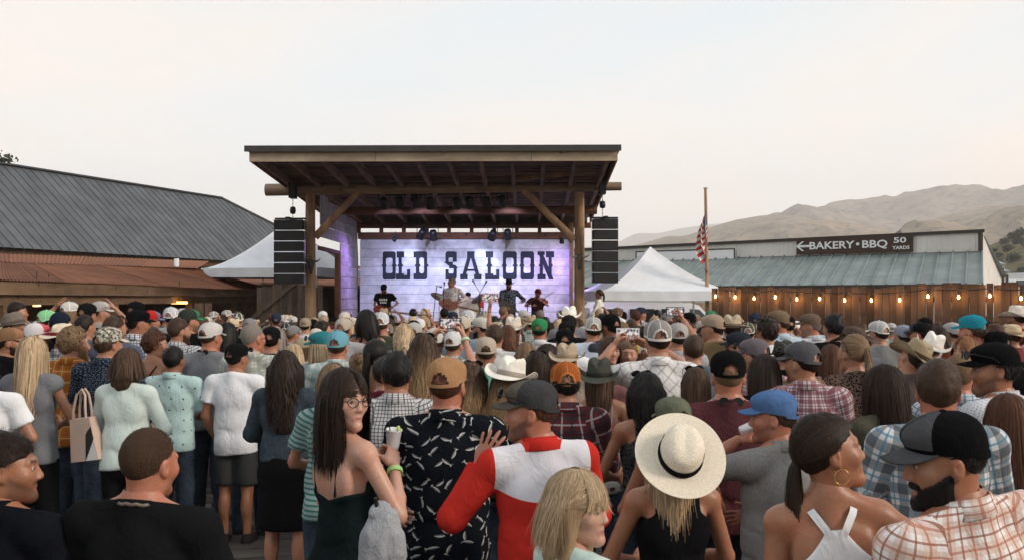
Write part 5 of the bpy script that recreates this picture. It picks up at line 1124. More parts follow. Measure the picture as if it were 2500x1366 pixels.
# ------------------------------------------------------------------ cloth, skin and hair materials
def sep_uv(nt):
    sp = nt.nodes.new('ShaderNodeSeparateXYZ'); nt.links.new(coord(nt, 'UV'), sp.inputs[0]); return sp.outputs['X'], sp.outputs['Y']
def pulse(nt, u, per, lo, hi):
    f = math_(nt, 'FRACT', math_(nt, 'MULTIPLY', u, 1.0 / per)); return math_(nt, 'MULTIPLY', math_(nt, 'GREATER_THAN', f, lo), math_(nt, 'LESS_THAN', f, hi))
def cloth(kind, *c, per=.06, rough=.9, name=None):
    c = tuple(tuple(v * .5 for v in q) if max(q) < .03 else q for q in c); key = ('cloth', kind, c, per)
    if key in MATS: return MATS[key]
    m, nt, p = nodes_of('cloth ' + kind); co = coord(nt); col = None
    if kind in ('solid', 'heather', 'denim', 'lace', 'camo', 'suede'):
        base = c[0]; s = {'solid': 3, 'heather': 160, 'denim': 40, 'lace': 60, 'camo': 22, 'suede': 14}[kind]; n = texnoise(nt, co, s, 4, .6); v = {'solid': .10, 'heather': .25, 'denim': .3, 'lace': .2, 'camo': .1, 'suede': .18}[kind]
        col = mixc(nt, 1.0, base, ramp(nt, n, [(.3, 1 - v), (.7, 1 + v)]), 'MULTIPLY')
        if kind == 'camo': n1 = texnoise(nt, co, 34, 5, .7, None, .5); col = mixc(nt, ramp(nt, n1, [(.47, 0), (.50, 1)]), c[0], c[1]); n2 = texnoise(nt, co, 52, 5, .7); col = mixc(nt, ramp(nt, n2, [(.55, 0), (.58, 1)]), col, c[2])
        if kind == 'denim': n1 = texnoise(nt, co, 5, 4); col = mixc(nt, ramp(nt, n1, [(.45, 0), (.7, .5)]), col, tuple(min(1, q * 1.8 + .02) for q in base))
        if kind == 'lace':
            vo = nt.nodes.new('ShaderNodeTexVoronoi'); vo.inputs['Scale'].default_value = 70; nt.links.new(co, vo.inputs['Vector']); col = mixc(nt, math_(nt, 'GREATER_THAN', vo.outputs['Distance'], .42), col, c[1])
    else:
        u, v = sep_uv(nt)
        if kind == 'plaid':     # base, band, line
            su = pulse(nt, u, per, .0, .48); sv = pulse(nt, v, per, .0, .48); col = mixc(nt, math_(nt, 'MULTIPLY', su, .62), c[0], c[1]); col = mixc(nt, math_(nt, 'MULTIPLY', sv, .62), col, c[1])
            for w_, o in ((u, .70), (v, .70)): col = mixc(nt, math_(nt, 'MULTIPLY', pulse(nt, w_, per, o, o + .09), .75), col, c[2])
            if len(c) > 3:
                for w_, o in ((u, .20), (v, .20)): col = mixc(nt, math_(nt, 'MULTIPLY', pulse(nt, w_, per, o, o + .10), .7), col, c[3])
        elif kind == 'grid':
            g_ = math_(nt, 'MAXIMUM', pulse(nt, u, per, 0, .24), pulse(nt, v, per, 0, .24)); col = mixc(nt, math_(nt, 'MULTIPLY', g_, .9), c[0], c[1])
        elif kind == 'window':  # thin diagonal double lines
            a = math_(nt, 'ADD', u, v); b = math_(nt, 'SUBTRACT', u, v); g_ = math_(nt, 'MAXIMUM', pulse(nt, a, per, 0, .05), pulse(nt, b, per, 0, .05)); g2 = math_(nt, 'MAXIMUM', pulse(nt, a, per, .12, .15), pulse(nt, b, per, .12, .15)); col = mixc(nt, math_(nt, 'MULTIPLY', math_(nt, 'MAXIMUM', g_, g2), .8), c[0], c[1])
        elif kind == 'stripe': col = mixc(nt, pulse(nt, v, per, 0, .4), c[0], c[1])
        elif kind == 'yoke':    # second colour above a curved seam on the back and shoulders (western shirt)
            sp = nt.nodes.new('ShaderNodeSeparateXYZ'); nt.links.new(coord(nt), sp.inputs[0]); ax_ = math_(nt, 'ABSOLUTE', sp.outputs['X']); lim = math_(nt, 'ADD', 1.268, math_(nt, 'MULTIPLY', math_(nt, 'POWER', math_(nt, 'MULTIPLY', ax_, 5.2), 2.0), .055))
            rn = math_(nt, 'ADD', math_(nt, 'POWER', ax_, 2.0), math_(nt, 'POWER', math_(nt, 'ADD', sp.outputs['Y'], .032), 2.0)); nk = math_(nt, 'MULTIPLY', math_(nt, 'LESS_THAN', rn, .0100), math_(nt, 'GREATER_THAN', sp.outputs['Z'], 1.476)); k_ = math_(nt, 'MULTIPLY', math_(nt, 'MULTIPLY', math_(nt, 'GREATER_THAN', sp.outputs['Z'], lim), math_(nt, 'LESS_THAN', ax_, .205)), math_(nt, 'SUBTRACT', 1.0, nk)); col = mixc(nt, k_, c[0], c[1])
        elif kind in ('dots', 'fish', 'floral', 'flecks'):
            sc_ = 1.0 / per; mp_ = nt.nodes.new('ShaderNodeMapping'); mp_.inputs['Scale'].default_value = (sc_, sc_, 1); nt.links.new(coord(nt, 'UV'), mp_.inputs['Vector'])
            vo = nt.nodes.new('ShaderNodeTexVoronoi'); vo.inputs['Scale'].default_value = 1; vo.voronoi_dimensions = '2D'; vo.inputs['Randomness'].default_value = .25 if kind in ('dots',) else .75; nt.links.new(mp_.outputs[0], vo.inputs['Vector'])
            if kind in ('dots', 'flecks'): col = mixc(nt, math_(nt, 'LESS_THAN', vo.outputs['Distance'], (.17 if per < .05 else .075) if kind == 'dots' else .22), c[0], c[1])
            elif kind == 'floral':
                k_ = math_(nt, 'LESS_THAN', math_(nt, 'ADD', vo.outputs['Distance'], math_(nt, 'MULTIPLY', texnoise(nt, mp_.outputs[0], 6, 3), .3)), .45); col = mixc(nt, k_, c[0], c[1])
                n1 = texnoise(nt, mp_.outputs[0], 3, 3); col = mixc(nt, ramp(nt, n1, [(.62, 0), (.64, 1)]), col, c[2])
            else:
                vm = nt.nodes.new('ShaderNodeVectorMath'); vm.operation = 'SUBTRACT'; nt.links.new(mp_.outputs[0], vm.inputs[0]); nt.links.new(vo.outputs['Position'], vm.inputs[1])
                ro = nt.nodes.new('ShaderNodeVectorRotate'); ro.rotation_type = 'Z_AXIS'; nt.links.new(vm.outputs[0], ro.inputs['Vector']); sc3 = nt.nodes.new('ShaderNodeSeparateColor'); nt.links.new(vo.outputs['Color'], sc3.inputs[0]); nt.links.new(math_(nt, 'MULTIPLY', sc3.outputs[0], 6.283), ro.inputs['Angle'])
                sp = nt.nodes.new('ShaderNodeSeparateXYZ'); nt.links.new(ro.outputs[0], sp.inputs[0]); X_, Y_ = sp.outputs['X'], sp.outputs['Y']
                Yb = math_(nt, 'SUBTRACT', Y_, math_(nt, 'MULTIPLY', math_(nt, 'MULTIPLY', X_, X_), .28))
                bodyw = math_(nt, 'MULTIPLY', math_(nt, 'SUBTRACT', 1.0, math_(nt, 'POWER', math_(nt, 'MULTIPLY', math_(nt, 'ABSOLUTE', X_), 2.6), 2.0)), .10)
                body_ = math_(nt, 'LESS_THAN', math_(nt, 'ABSOLUTE', Yb), bodyw); tx_ = math_(nt, 'SUBTRACT', X_, .32)
                tail = math_(nt, 'MULTIPLY', math_(nt, 'LESS_THAN', math_(nt, 'ABSOLUTE', Yb), math_(nt, 'ADD', math_(nt, 'MULTIPLY', tx_, 1.1), .03)), math_(nt, 'MULTIPLY', math_(nt, 'GREATER_THAN', X_, .32), math_(nt, 'LESS_THAN', X_, .45)))
                fishc = mixc(nt, math_(nt, 'GREATER_THAN', Yb, .0), c[1], tuple(q * .30 for q in c[1])); col = mixc(nt, math_(nt, 'MAXIMUM', body_, tail), c[0], fishc)
        n = texnoise(nt, co, 5, 4, .6); col = mixc(nt, 1.0, col, ramp(nt, n, [(.3, .88), (.7, 1.1)]), 'MULTIPLY')
    nt.links.new(col, p.inputs['Base Color']); p.inputs['Roughness'].default_value = rough; p.inputs['Specular IOR Level'].default_value = .04
    w1 = texnoise(nt, co, 16, 5, .62, (1.0, 1.0, .55), .9); w2 = texnoise(nt, co, 420, 2, .5); w3 = texnoise(nt, co, 5.5, 3, .5, (1.3, 1.3, .9), 1.6); rd = math_(nt, 'POWER', math_(nt, 'SUBTRACT', 1.0, math_(nt, 'ABSOLUTE', math_(nt, 'SUBTRACT', math_(nt, 'MULTIPLY', w3, 2.0), 1.0))), 9.0); b2 = math_(nt, 'ADD', math_(nt, 'MULTIPLY', w1, .7), math_(nt, 'ADD', math_(nt, 'MULTIPLY', w2, .08), math_(nt, 'MULTIPLY', rd, .45))); bump(nt, p, b2, .32, .015)
    MATS[key] = m; return m
def skin(c=(.42, .24, .165), lips=(.33, .11, .10), brow=(.05, .035, .025), beard=0.0, bc=(.06, .04, .03), freck=.12):
    key = ('skin', c, lips, brow, beard, bc)
    if key in MATS: return MATS[key]
    c = (min(1, c[0] * 1.03), c[1] * .93, c[2] * .85); m, nt, p = nodes_of('skin'); co = coord(nt); at_ = nt.nodes.new('ShaderNodeAttribute'); at_.attribute_name = 'mask'; sc3 = nt.nodes.new('ShaderNodeSeparateColor'); nt.links.new(at_.outputs['Color'], sc3.inputs[0])
    n = texnoise(nt, co, 14, 5, .6); col = mixc(nt, ramp(nt, n, [(.35, 0), (.7, .8)]), tuple(q * .86 for q in c), (min(1, c[0] * .95), c[1] * .68, c[2] * .60)); n2 = texnoise(nt, co, 120, 3, .6); col = mixc(nt, 1.0, col, ramp(nt, n2, [(.3, 1 - freck), (.7, 1 + freck * .6)]), 'MULTIPLY')
    col = mixc(nt, math_(nt, 'MULTIPLY', sc3.outputs[0], .65), col, lips); col = mixc(nt, math_(nt, 'MULTIPLY', sc3.outputs[1], .85), col, brow)
    if beard: col = mixc(nt, math_(nt, 'MULTIPLY', sc3.outputs[2], beard), col, bc)
    nt.links.new(col, p.inputs['Base Color']); p.inputs['Roughness'].default_value = .42; p.inputs['Specular IOR Level'].default_value = .36
    p.inputs['Subsurface Weight'].default_value = .12; p.inputs['Subsurface Radius'].default_value = (1, .35, .2); p.inputs['Subsurface Scale'].default_value = .012
    bump(nt, p, n2, .18, .004); MATS[key] = m; return m
def mat_eye():
    key = ('eye',)
    if key in MATS: return MATS[key]
    m, nt, p = nodes_of('eye'); at_ = nt.nodes.new('ShaderNodeAttribute'); at_.attribute_name = 'mask'; sc3 = nt.nodes.new('ShaderNodeSeparateColor'); nt.links.new(at_.outputs['Color'], sc3.inputs[0])
    col = mixc(nt, sc3.outputs[0], (.62, .58, .54), (.03, .02, .015)); col = mixc(nt, sc3.outputs[1], col, (.30, .15, .10)); nt.links.new(col, p.inputs['Base Color']); p.inputs['Roughness'].default_value = .2; MATS[key] = m; return m
def mat_hair(c, hi=None, tip=None, matte=False):
    key = ('hair', c, hi, tip, matte)
    if key in MATS: return MATS[key]
    hi = hi or tuple(min(1, q * 2.1 + .012) for q in c); m, nt, p = nodes_of('hair'); co = coord(nt); at_ = nt.nodes.new('ShaderNodeAttribute'); at_.attribute_name = 'mask'; sc3 = nt.nodes.new('ShaderNodeSeparateColor'); nt.links.new(at_.outputs['Color'], sc3.inputs[0])
    col = mixc(nt, ramp(nt, sc3.outputs[0], [(.1, .15), (1, .85)]), c, hi)
    if tip: col = mixc(nt, ramp(nt, sc3.outputs[1], [(.45, 0), (.9, .85)]), col, tip)
    n = texnoise(nt, co, 220, 3, .6, (1, 1, .12)); col = mixc(nt, 1.0, col, ramp(nt, n, [(.3, .78), (.7, 1.2)]), 'MULTIPLY')
    nt.links.new(col, p.inputs['Base Color']); p.inputs['Roughness'].default_value = .5 if not matte else .8; p.inputs['Specular IOR Level'].default_value = .18; bump(nt, p, n, .5, .004); MATS[key] = m; return m
# ------------------------------------------------------------------ headwear
SHARE = {}
def share(key, fn):
    if key not in SHARE: SHARE[key] = fn()
    return SHARE[key]
def cap_mesh(tall=1.0, opening=True, big=0.0, hole_deg=.44, lo=False):
    n, m = (30, 8) if lo else (72, 14); V = []; FS = []; MI = []
    for j in range(m + 1):
        t = j / m; s = (1 - t ** 2.7) ** .5 if t < 1 else .02
        for k in range(n):
            a = 2 * math.pi * (k + .5) / n; ca, sa = math.cos(a), math.sin(a)      # a = 0 front (+Y)
            z0 = .030 + .016 * ca - .010 * (ca < -.5); up = 1 + .14 * max(0, ca) * math.sin(min(1, t * 1.15) * math.pi) * tall
            dseam = min(abs(((a - q + math.pi) % (2 * math.pi)) - math.pi) for q in (0, 1.047, 2.094, math.pi, 4.189, 5.236)); gr = 1 - .016 * math.exp(-(dseam / .045) ** 2) * (t < .97)
            r = s * up * gr * (1 + .012 * math.sin(a * 3 + t * 5) * t); V.append(((.0895 + big) * r * sa, (.1105 + big) * r * ca - .012, z0 * (1 - t ** .8) + (.142 + big) * t ** .8))
    for j in range(m):
        t = (j + .5) / m
        for k in range(n):
            a = 2 * math.pi * (k + 1) / n; da = ((a - math.pi + math.pi) % (2 * math.pi)) - math.pi
            if opening and t > .10 and (da / hole_deg) ** 2 + ((t - .08) / .34) ** 2 < 1: continue
            seam = min(abs(((a - q + math.pi) % (2 * math.pi)) - math.pi) for q in (0, 1.047, 2.094, math.pi, 4.189, 5.236)) < (.11 if lo else .05); rim = opening and t > .08 and abs((da / hole_deg) ** 2 + ((t - .08) / .34) ** 2 - 1.3) < .3
            fr = abs(((a + math.pi) % (2 * math.pi)) - math.pi) < 1.047
            FS.append((j * n + k, j * n + (k + 1) % n, (j + 1) * n + (k + 1) % n, (j + 1) * n + k)); MI.append(2 if (seam or t < .08 or rim) else (0 if fr else 1))
    bt = [dict(v=A3(*V).reshape(-1, 3), f=np.array(FS)[:, ::-1], mi=np.array(MI))]
    # button
    Vb = []; 
    for r, z in ((.009, .0), (.008, .005), (.0008, .007)):
        for k in range(10): Vb.append((r * math.cos(k * .6283), r * math.sin(k * .6283) - .012, .142 + big - .002 + z))
    bt.append(dict(v=A3(*Vb).reshape(-1, 3), f=np.array([(i * 10 + k, i * 10 + (k + 1) % 10, (i + 1) * 10 + (k + 1) % 10, (i + 1) * 10 + k) for i in range(2) for k in range(10)]), mi=2))
    me = mesh_np('cap', bt, [None, None, None]); return me
def brim_mesh(L=.072, curve=1.0):
    n, m = 22, 7; V = []
    for lay in (0, 1):
        for j in range(m + 1):
            r = j / m
            for k in range(n + 1):
                a = -1.10 + 2.20 * k / n; ca, sa = math.cos(a), math.sin(a); e = max(0.0, 1 - (abs(a) / 1.10) ** 2.6) ** .7
                x = .0895 * sa * (1 + .03 * r); V.append((x, .1105 * ca - .012 + L * r * e, .030 + .016 * ca + .004 - .016 * r * e - .030 * curve * (sa ** 2) * (.35 + .65 * r) * e * 1.1 - (.0045 if lay else 0)))
    w = n + 1; o = (m + 1) * w; f = []
    for j in range(m):
        for k in range(n): q = j * w + k; f.append((q, q + 1, q + w + 1, q + w)); f.append((q + o, q + o + w, q + o + w + 1, q + o + 1))
    for k in range(n): q = m * w + k; f.append((q, q + 1, q + 1 + o, q + o))
    return mesh_np('brim', [dict(v=A3(*V).reshape(-1, 3), f=np.array(f)[:, ::-1])], [None])
def hat_mesh(kind, lo=False):
    n = 28 if lo else 64; cw = {'cowboy': .105, 'fedora': .072, 'panama': .096, 'straw': .10, 'flat': .085}[kind]; chh = {'cowboy': .128, 'fedora': .122, 'panama': .112, 'straw': .115, 'flat': .11}[kind]; V = []; rows = []
    for t in (1.0, .92, .8, .62, .45, .28, .14, 0): rows.append(('b', t))
    for t in (.12, .25, .4, .55, .7, .82, .91, .97, 1.0, 1.02): rows.append(('c', t))
    for typ, t in rows:
        for k in range(n):
            a = 2 * math.pi * k / n; ca, sa = math.cos(a), math.sin(a); rx, ry = .0915, .1125
            if typ == 'b':
                w = cw * t * (1.0 if kind != 'cowboy' else (.82 + .30 * ca * ca)); x = (rx + w) * sa; y = (ry + w) * ca - .012; u = t
                if kind == 'cowboy': z = .058 * (abs(sa) ** 2.6) * u ** 1.6 - .022 * (ca * ca) * u ** 1.5; x *= 1 - .14 * u * abs(sa) ** 3
                elif kind == 'straw': z = .034 * (abs(sa) ** 2.2) * u ** 1.5 - .020 * (ca * ca) * u ** 1.4
                elif kind == 'fedora': z = -.014 * ca * u + .010 * u * (ca < 0) * (-ca) * 1.5
                else: z = .006 * math.sin(a * 2 + .6) * u + .004 * u
                z += .030
            else:
                tt = min(t, 1.0); s = (1 - .16 * tt) * (1 - max(0, tt - .80) ** 2 * 5.2) if t <= 1 else .02
                if kind == 'panama': s = (1 - .10 * tt) * (1 - max(0, tt - .62) ** 2 * 3.4) if t <= 1 else .02
                s = max(s, .02); pin = 1 - (.16 if kind in ('cowboy', 'fedora') else .05) * tt * max(0, ca) * abs(sa) * 2
                x = rx * s * sa * pin; y = ry * s * ca - .012; z = .030 + chh * tt
                if t > 1: y = -.012; x = 0
                if kind in ('cowboy', 'fedora', 'straw'):
                    dd = math.exp(-(x / .026) ** 2) * max(0, tt - .55) / .45; z -= (.034 if kind != 'straw' else .024) * dd * (1 - .25 * (y / .1)); z += .012 * tt * (y / .1) * (1 if kind != 'cowboy' else .9)
                elif kind == 'panama': z -= .012 * math.exp(-(x / .03) ** 2) * max(0, tt - .7) / .3
            V.append((x, y, z))
    f = np.array([(i * n + k, i * n + (k + 1) % n, (i + 1) * n + (k + 1) % n, (i + 1) * n + k) for i in range(len(rows) - 1) for k in range(n)])[:, ::-1]
    V = A3(*V).reshape(-1, 3); V2 = V[:8 * n].copy(); V2[:, 2] -= .004; f2 = f[(f.max(1) < 8 * n)][:, ::-1]; rim = np.array([(k, (k + 1) % n, (k + 1) % n + 8 * n, k + 8 * n) for k in range(n)])
    under = dict(v=np.concatenate([V[:n], V2]), f=np.concatenate([f2 + n, np.array([(k, k + n, (k + 1) % n + n, (k + 1) % n) for k in range(n)])]))
    band = []; 
    for z, g_ in ((.034, .002), (.036, .0035), (.062, .0035), (.064, .002)):
        tt = (z - .030) / chh; s = (1 - (.16 if kind != 'panama' else .10) * tt)
        for k in range(n):
            a = 2 * math.pi * k / n; pin = 1 - (.16 if kind in ('cowboy', 'fedora') else .05) * tt * max(0, math.cos(a)) * abs(math.sin(a)) * 2
            band.append((.0915 * s * math.sin(a) * pin * (1 + g_ * 12), .1125 * s * math.cos(a) * (1 + g_ * 11) - .012, z))
    fb_ = np.array([(i * n + k, i * n + (k + 1) % n, (i + 1) * n + (k + 1) % n, (i + 1) * n + k) for i in range(3) for k in range(n)])[:, ::-1]
    return mesh_np('hat', [dict(v=V, f=f), under], [None]), mesh_np('hat_band', [dict(v=A3(*band).reshape(-1, 3), f=fb_)], [None])
def mat_straw(c, dark=.74):
    key = ('straw', c)
    if key in MATS: return MATS[key]
    m, nt, p = nodes_of('straw'); co = coord(nt); w = nt.nodes.new('ShaderNodeTexWave'); w.wave_type = 'RINGS'; w.rings_direction = 'SPHERICAL'; w.inputs['Scale'].default_value = 150; w.inputs['Distortion'].default_value = .3; nt.links.new(co, w.inputs['Vector'])
    n = texnoise(nt, co, 130, 3); f = math_(nt, 'ADD', math_(nt, 'MULTIPLY', w.outputs['Fac'], .18), n); col = mixc(nt, ramp(nt, f, [(.35, 0), (.8, 1)]), tuple(q * dark for q in c), c); nt.links.new(col, p.inputs['Base Color']); p.inputs['Roughness'].default_value = .8; bump(nt, p, f, .35, .004); MATS[key] = m; return m
def glasses_parts(sun):
    m = MB(); ring = []
    for s in (-1, 1):
        pts = [(s * .033 + .024 * math.cos(a), .1035 + .004 * math.cos(a) * -s, .001 + .0195 * math.sin(a)) for a in np.linspace(0, 2 * math.pi, 17)]; m.tube(pts, .0021, 6, False); m.tube([(s * .057, .102, .006), (s * .074, .085, .008), (s * .081, .01, .004), (s * .080, -.02, -.012)], .002, 6)
    m.tube([(-.010, .107, .004), (0, .112, .006), (.010, .107, .004)], .002, 6)
    me = m.mesh('frame', [None]); l = MB()
    for s in (-1, 1): l.add([(s * .033 + .0235 * math.cos(a), .1035 + .004 * math.cos(a) * -s, .001 + .019 * math.sin(a)) for a in np.linspace(0, 2 * math.pi, 17)[:-1]], [tuple(range(16))])
    return me, l.mesh('lens', [None])
M_lens = None
def clear_lens():
    key = ('lens',)
    if key in MATS: return MATS[key]
    m, nt, p = nodes_of('clear lens'); t = nt.nodes.new('ShaderNodeBsdfTransparent'); gl = nt.nodes.new('ShaderNodeBsdfGlossy'); gl.inputs['Roughness'].default_value = .05; mx_ = nt.nodes.new('ShaderNodeMixShader'); mx_.inputs[0].default_value = .06
    nt.links.new(t.outputs[0], mx_.inputs[1]); nt.links.new(gl.outputs[0], mx_.inputs[2]); nt.links.new(mx_.outputs[0], nt.nodes['Material Output'].inputs['Surface']); MATS[key] = m; return m
def child(name, me, mats, parent, M=None):
    o = bpy.data.objects.new(name, me); COL.objects.link(o); o.parent = parent
    if M is not None: o.matrix_local = M
    for i, mt in enumerate(mats): o.material_slots[i].link = 'OBJECT'; o.material_slots[i].material = mt
    return o
# ------------------------------------------------------------------ palettes
SK = {'fair': (.50, .31, .235), 'pale': (.56, .38, .31), 'tan': (.36, .195, .125), 'mid': (.42, .245, .17), 'red': (.44, .22, .155), 'dark': (.26, .135, .085)}
HR = {'black': ((.006, .005, .005), (.020, .017, .016), None), 'dark': ((.012, .0075, .0055), (.050, .028, .018), None), 'brown': ((.032, .018, .011), (.12, .066, .038), None), 'auburn': ((.042, .017, .010), (.15, .060, .030), None), 'light': ((.13, .078, .043), (.31, .20, .115), None),
      'blond': ((.24, .15, .078), (.74, .56, .36), None), 'ombre': ((.022, .013, .009), (.11, .06, .035), (.44, .28, .145)), 'grey': ((.16, .135, .115), (.34, .30, .26), None), 'red': ((.14, .055, .02), (.36, .16, .07), None), 'fairblond': ((.30, .21, .12), (.66, .52, .36), None)}
W_ = (.74, .75, .77); BK = (.014, .014, .016); NV = (.018, .024, .042); GR = (.17, .175, .185)
# ------------------------------------------------------------------ one person
def person(label, px, py, d, sx='m', yaw=0, hyaw=0, pitch=0, roll=0, skin_='mid', hair='short', hc='brown', hl=.0, head=None, top=('tee', W_), bot=('jeans',), arms=('down', 'front'), w=1.0, beard=0.0, fbeard=False, glasses=None, hands=('relaxed', 'relaxed'), seed=0, group=None, lean=0.0, leany=0.0, hem=None, z0=0.0, height=None, hrolls=(0, 0), wave=None, lib=False, x=None, y=None, strap=None, sit=False, band=None):
    if not lib and z0 == 0 and d < 14: d *= 1.06
    lod = 0 if d < 5.4 else (1 if d < 9.6 else (2 if d < 15 else 3)); lib = lib or lod >= 2
    extra = {None: .012, 'cap': .018, 'beanie': .02}.get(head[0] if head else None, .045) if not (head is None and hair in ('buzz', 'bald')) else 0.0
    if height is None: height = CH - (py - HY) / F * d - z0
    s = height / (1.75 + extra)
    X = (px - PW / 2) / F * d if x is None else x; Y = d if y is None else y
    root = empty('person', (X - math.sin(R(lean)) * height * .97, Y + math.sin(R(leany)) * height * .9, z0), 0, s); root.rotation_euler = (R(-leany) * -1 if leany else 0, R(lean), R(yaw))
    if lean or leany: root.rotation_mode = 'XYZ'; root.rotation_euler = (R(leany), R(lean), R(yaw))
    tag(root, label, 'person', group or 'concert crowd in front of the stage')
    J = share(('J', sx, arms, w, sit), lambda: dict(skel(sx, arms, w), sit=sit)); bh, th_, hh = ((.0145, .0100, .0066), (.025, .0150, .0102), (.036, .025, .0152), (.052, .040, .0210))[lod]
    rel = hyaw - yaw if True else hyaw; Mh = Matrix.Translation((0, -.028, 1.515)) @ Matrix.Rotation(R(rel), 4, 'Z') @ Matrix.Rotation(R(pitch), 4, 'X') @ Matrix.Rotation(R(roll), 4, 'Y') @ Matrix.Translation((0, .028, .110))
    legs_ = bot[0] in ('shorts', 'skirt'); hk = 'w' if sx == 'w' else 'm'; hq = tuple(round(q / 12.) * 12 for q in (rel, pitch, roll)) if lib else (rel, pitch, roll)
    if lib: Mh = Matrix.Translation((0, -.028, 1.515)) @ Matrix.Rotation(R(hq[0]), 4, 'Z') @ Matrix.Rotation(R(hq[1]), 4, 'X') @ Matrix.Rotation(R(hq[2]), 4, 'Y') @ Matrix.Translation((0, .028, .110))
    def mk_body():
        V, Fq = share(('bv', sx, arms, w, bh, sit, legs_), lambda: body_vol(J, bh, legs_).nets()); ps = [dict(v=V, f=Fq)]
        Mn = np.array(Mh)
        for p in head_part(hk, hh): q = dict(p); q['v'] = (p['v'] @ Mn[:3, :3].T + Mn[:3, 3]).astype(np.float32); ps.append(q)
        hp = (.0076, .0118, .018, .026)[lod]
        for (W, dr, s_), pose, rl in zip(hand_frames(J), hands, hrolls): ps.append(place_hand(pose, W, dr, s_, R(rl), hp))
        return mesh_np('body', ps, [None, None])
    bc_ = HR[hc][0]; sm = skin(SK[skin_], brow=tuple(q * .8 + .01 for q in bc_), beard=beard, bc=tuple(q * 1.1 + .012 for q in bc_))
    child('body', share(('body', sx, arms, w, sit, legs_, bh, hh, hq, hands, hrolls), mk_body), [sm, mat_eye()], root)
    # top
    st, fab = top[0], top[1]; opt = dict(top[2]) if len(top) > 2 else {}; sleeve = opt.get('sleeve', {'tee': .62, 'shirt': 1.97, 'tank': 0, 'racer': 0, 'cami': 0, 'lowback': 0, 'jacket': 1.95, 'dress': 0}[st]); hem_ = hem or opt.get('hem', {'tee': .84, 'shirt': .83, 'tank': .86, 'racer': .86, 'cami': .80, 'lowback': .78, 'jacket': .98, 'dress': .55}[st])
    infl = opt.get('infl', {'tee': .013, 'shirt': .0125, 'tank': .006, 'racer': .006, 'cami': .008, 'lowback': .010, 'jacket': .022, 'dress': .01}[st]); drape = opt.get('drape', {'tee': .65, 'shirt': .6, 'tank': .15, 'racer': .15, 'cami': .5, 'lowback': .6, 'jacket': .5, 'dress': .4}[st]); amp = opt.get('amp', {'tank': .002, 'racer': .002}.get(st, .0045)); vs_ = {'jacket': 'shirt', 'dress': 'cami'}.get(st, st)
    if isinstance(fab, tuple): fab = cloth('solid', fab)
    def mk_top():
        V, Fq = top_vol(J, th_, vs_, (seed % 5) * 3.7 + .5, infl, hem_, drape, sleeve, amp).nets(); V = relax(V, Fq, 1, .3); ps = [dict(v=V, f=Fq, uv=limb_uv(V, Fq, J))]
        if st in ('shirt', 'jacket') and opt.get('collar', True): c_ = collar_part(J['f']); ps.append(c_)
        elif st == 'tee':   # ribbed neck band
            c_ = collar_part(J['f'], .014, .006, 1.478, (.062 if J['f'] else .075)); ps.append(c_)
        return mesh_np(st, ps, [None])
    nm = {'tee': 'tshirt', 'shirt': 'shirt', 'tank': 'tank_top', 'racer': 'tank_top', 'cami': 'camisole', 'lowback': 'camisole', 'jacket': 'jacket', 'dress': 'dress'}[st]
    tko = child(nm, share(('top', sx, arms, w, st, th_, infl, hem_, drape, sleeve, seed % 5 if not lib else 0, amp, opt.get('collar', True)), mk_top), [fab], root)
    if st in ('cami', 'lowback', 'racer') or strap:
        m_ = MB(); flat = []; sx_ = .085 * w; t0 = {'cami': 1.24, 'lowback': 1.14, 'racer': 1.385}.get(st, 1.2)
        for s_ in (-1, 1):
            if strap == 'cross': m_.tube([(s_ * .10, -.103, 1.20), (s_ * .02, -.125, 1.30), (-s_ * .05, -.108, 1.40), (-s_ * .085, -.045, 1.472), (-s_ * .08, .035, 1.43)], .0055, 6)
            elif st == 'racer': flat.append([(s_ * .012, -.110, t0 - .02), (s_ * .032, -.112, 1.405), (s_ * .058, -.092, 1.445), (s_ * .078, -.045, 1.478), (s_ * .083, .005, 1.474), (s_ * .085, .05, 1.43), (s_ * .08, .085, 1.36)])
            else: m_.tube([(s_ * (sx_ - .012), -.108, t0), (s_ * sx_, -.105, 1.36), (s_ * sx_ * 1.02, -.07, 1.445), (s_ * sx_ * 1.02, -.02, 1.472), (s_ * sx_, .035, 1.44), (s_ * sx_ * .9, .085, 1.34)], .0045, 6)
        if flat:
            fp_ = np.array(flat); fp_ = np.stack([np.stack([np.interp(np.linspace(0, 1, 19), np.linspace(0, 1, 7), q[:, k_]) for k_ in range(3)], 1) for q in fp_]); nn_ = fp_ - A3(0, -.03, 1.36); nn_ /= np.linalg.norm(nn_, axis=2, keepdims=True); rb = ribbons(fp_ + nn_ * .004, np.full(fp_.shape[:2], .024), nn_, np.zeros(2)); rb.pop('col'); sme = mesh_np('strap', [rb], [None])
        else: sme = m_.mesh('strap', [None])
        child('strap', sme, [opt.get('strapmat', fab)], root)
    # bottom
    bs = bot[0]; bm = {'jeans': cloth('denim', (.030, .042, .062)), 'dark': cloth('solid', (.016, .016, .018)), 'shorts': cloth('solid', (.045, .047, .048)), 'skirt': cloth('solid', BK), 'khaki': cloth('solid', (.20, .15, .10))}[bs] if len(bot) < 2 else bot[1]
    bst = {'skirt': 'skirt', 'shorts': 'shorts'}.get(bs, 'trousers'); bhh = (.018, .022, .036, .05)[lod]
    child(bst, share(('bot', sx, w, sit, bst, bhh, round(hem_, 2)), lambda: mesh_np(bst, [(lambda r: dict(v=r[0], f=r[1], uv=np.stack([r[0][:, 0][r[1]], r[0][:, 2][r[1]]], -1)))(bottom_vol(J, bhh, bst, 2.0, cut=hem_ + .05).nets())], [None])), [bm], root)
    if not sit: child('shoes', share(('shoes', w, lod), lambda: mesh_np('shoes', [(lambda r: dict(v=r[0], f=r[1]))(shoes_part(w, (.014, .018, .03, .04)[lod]))], [None])), [cloth('solid', (.03, .026, .024))], root)
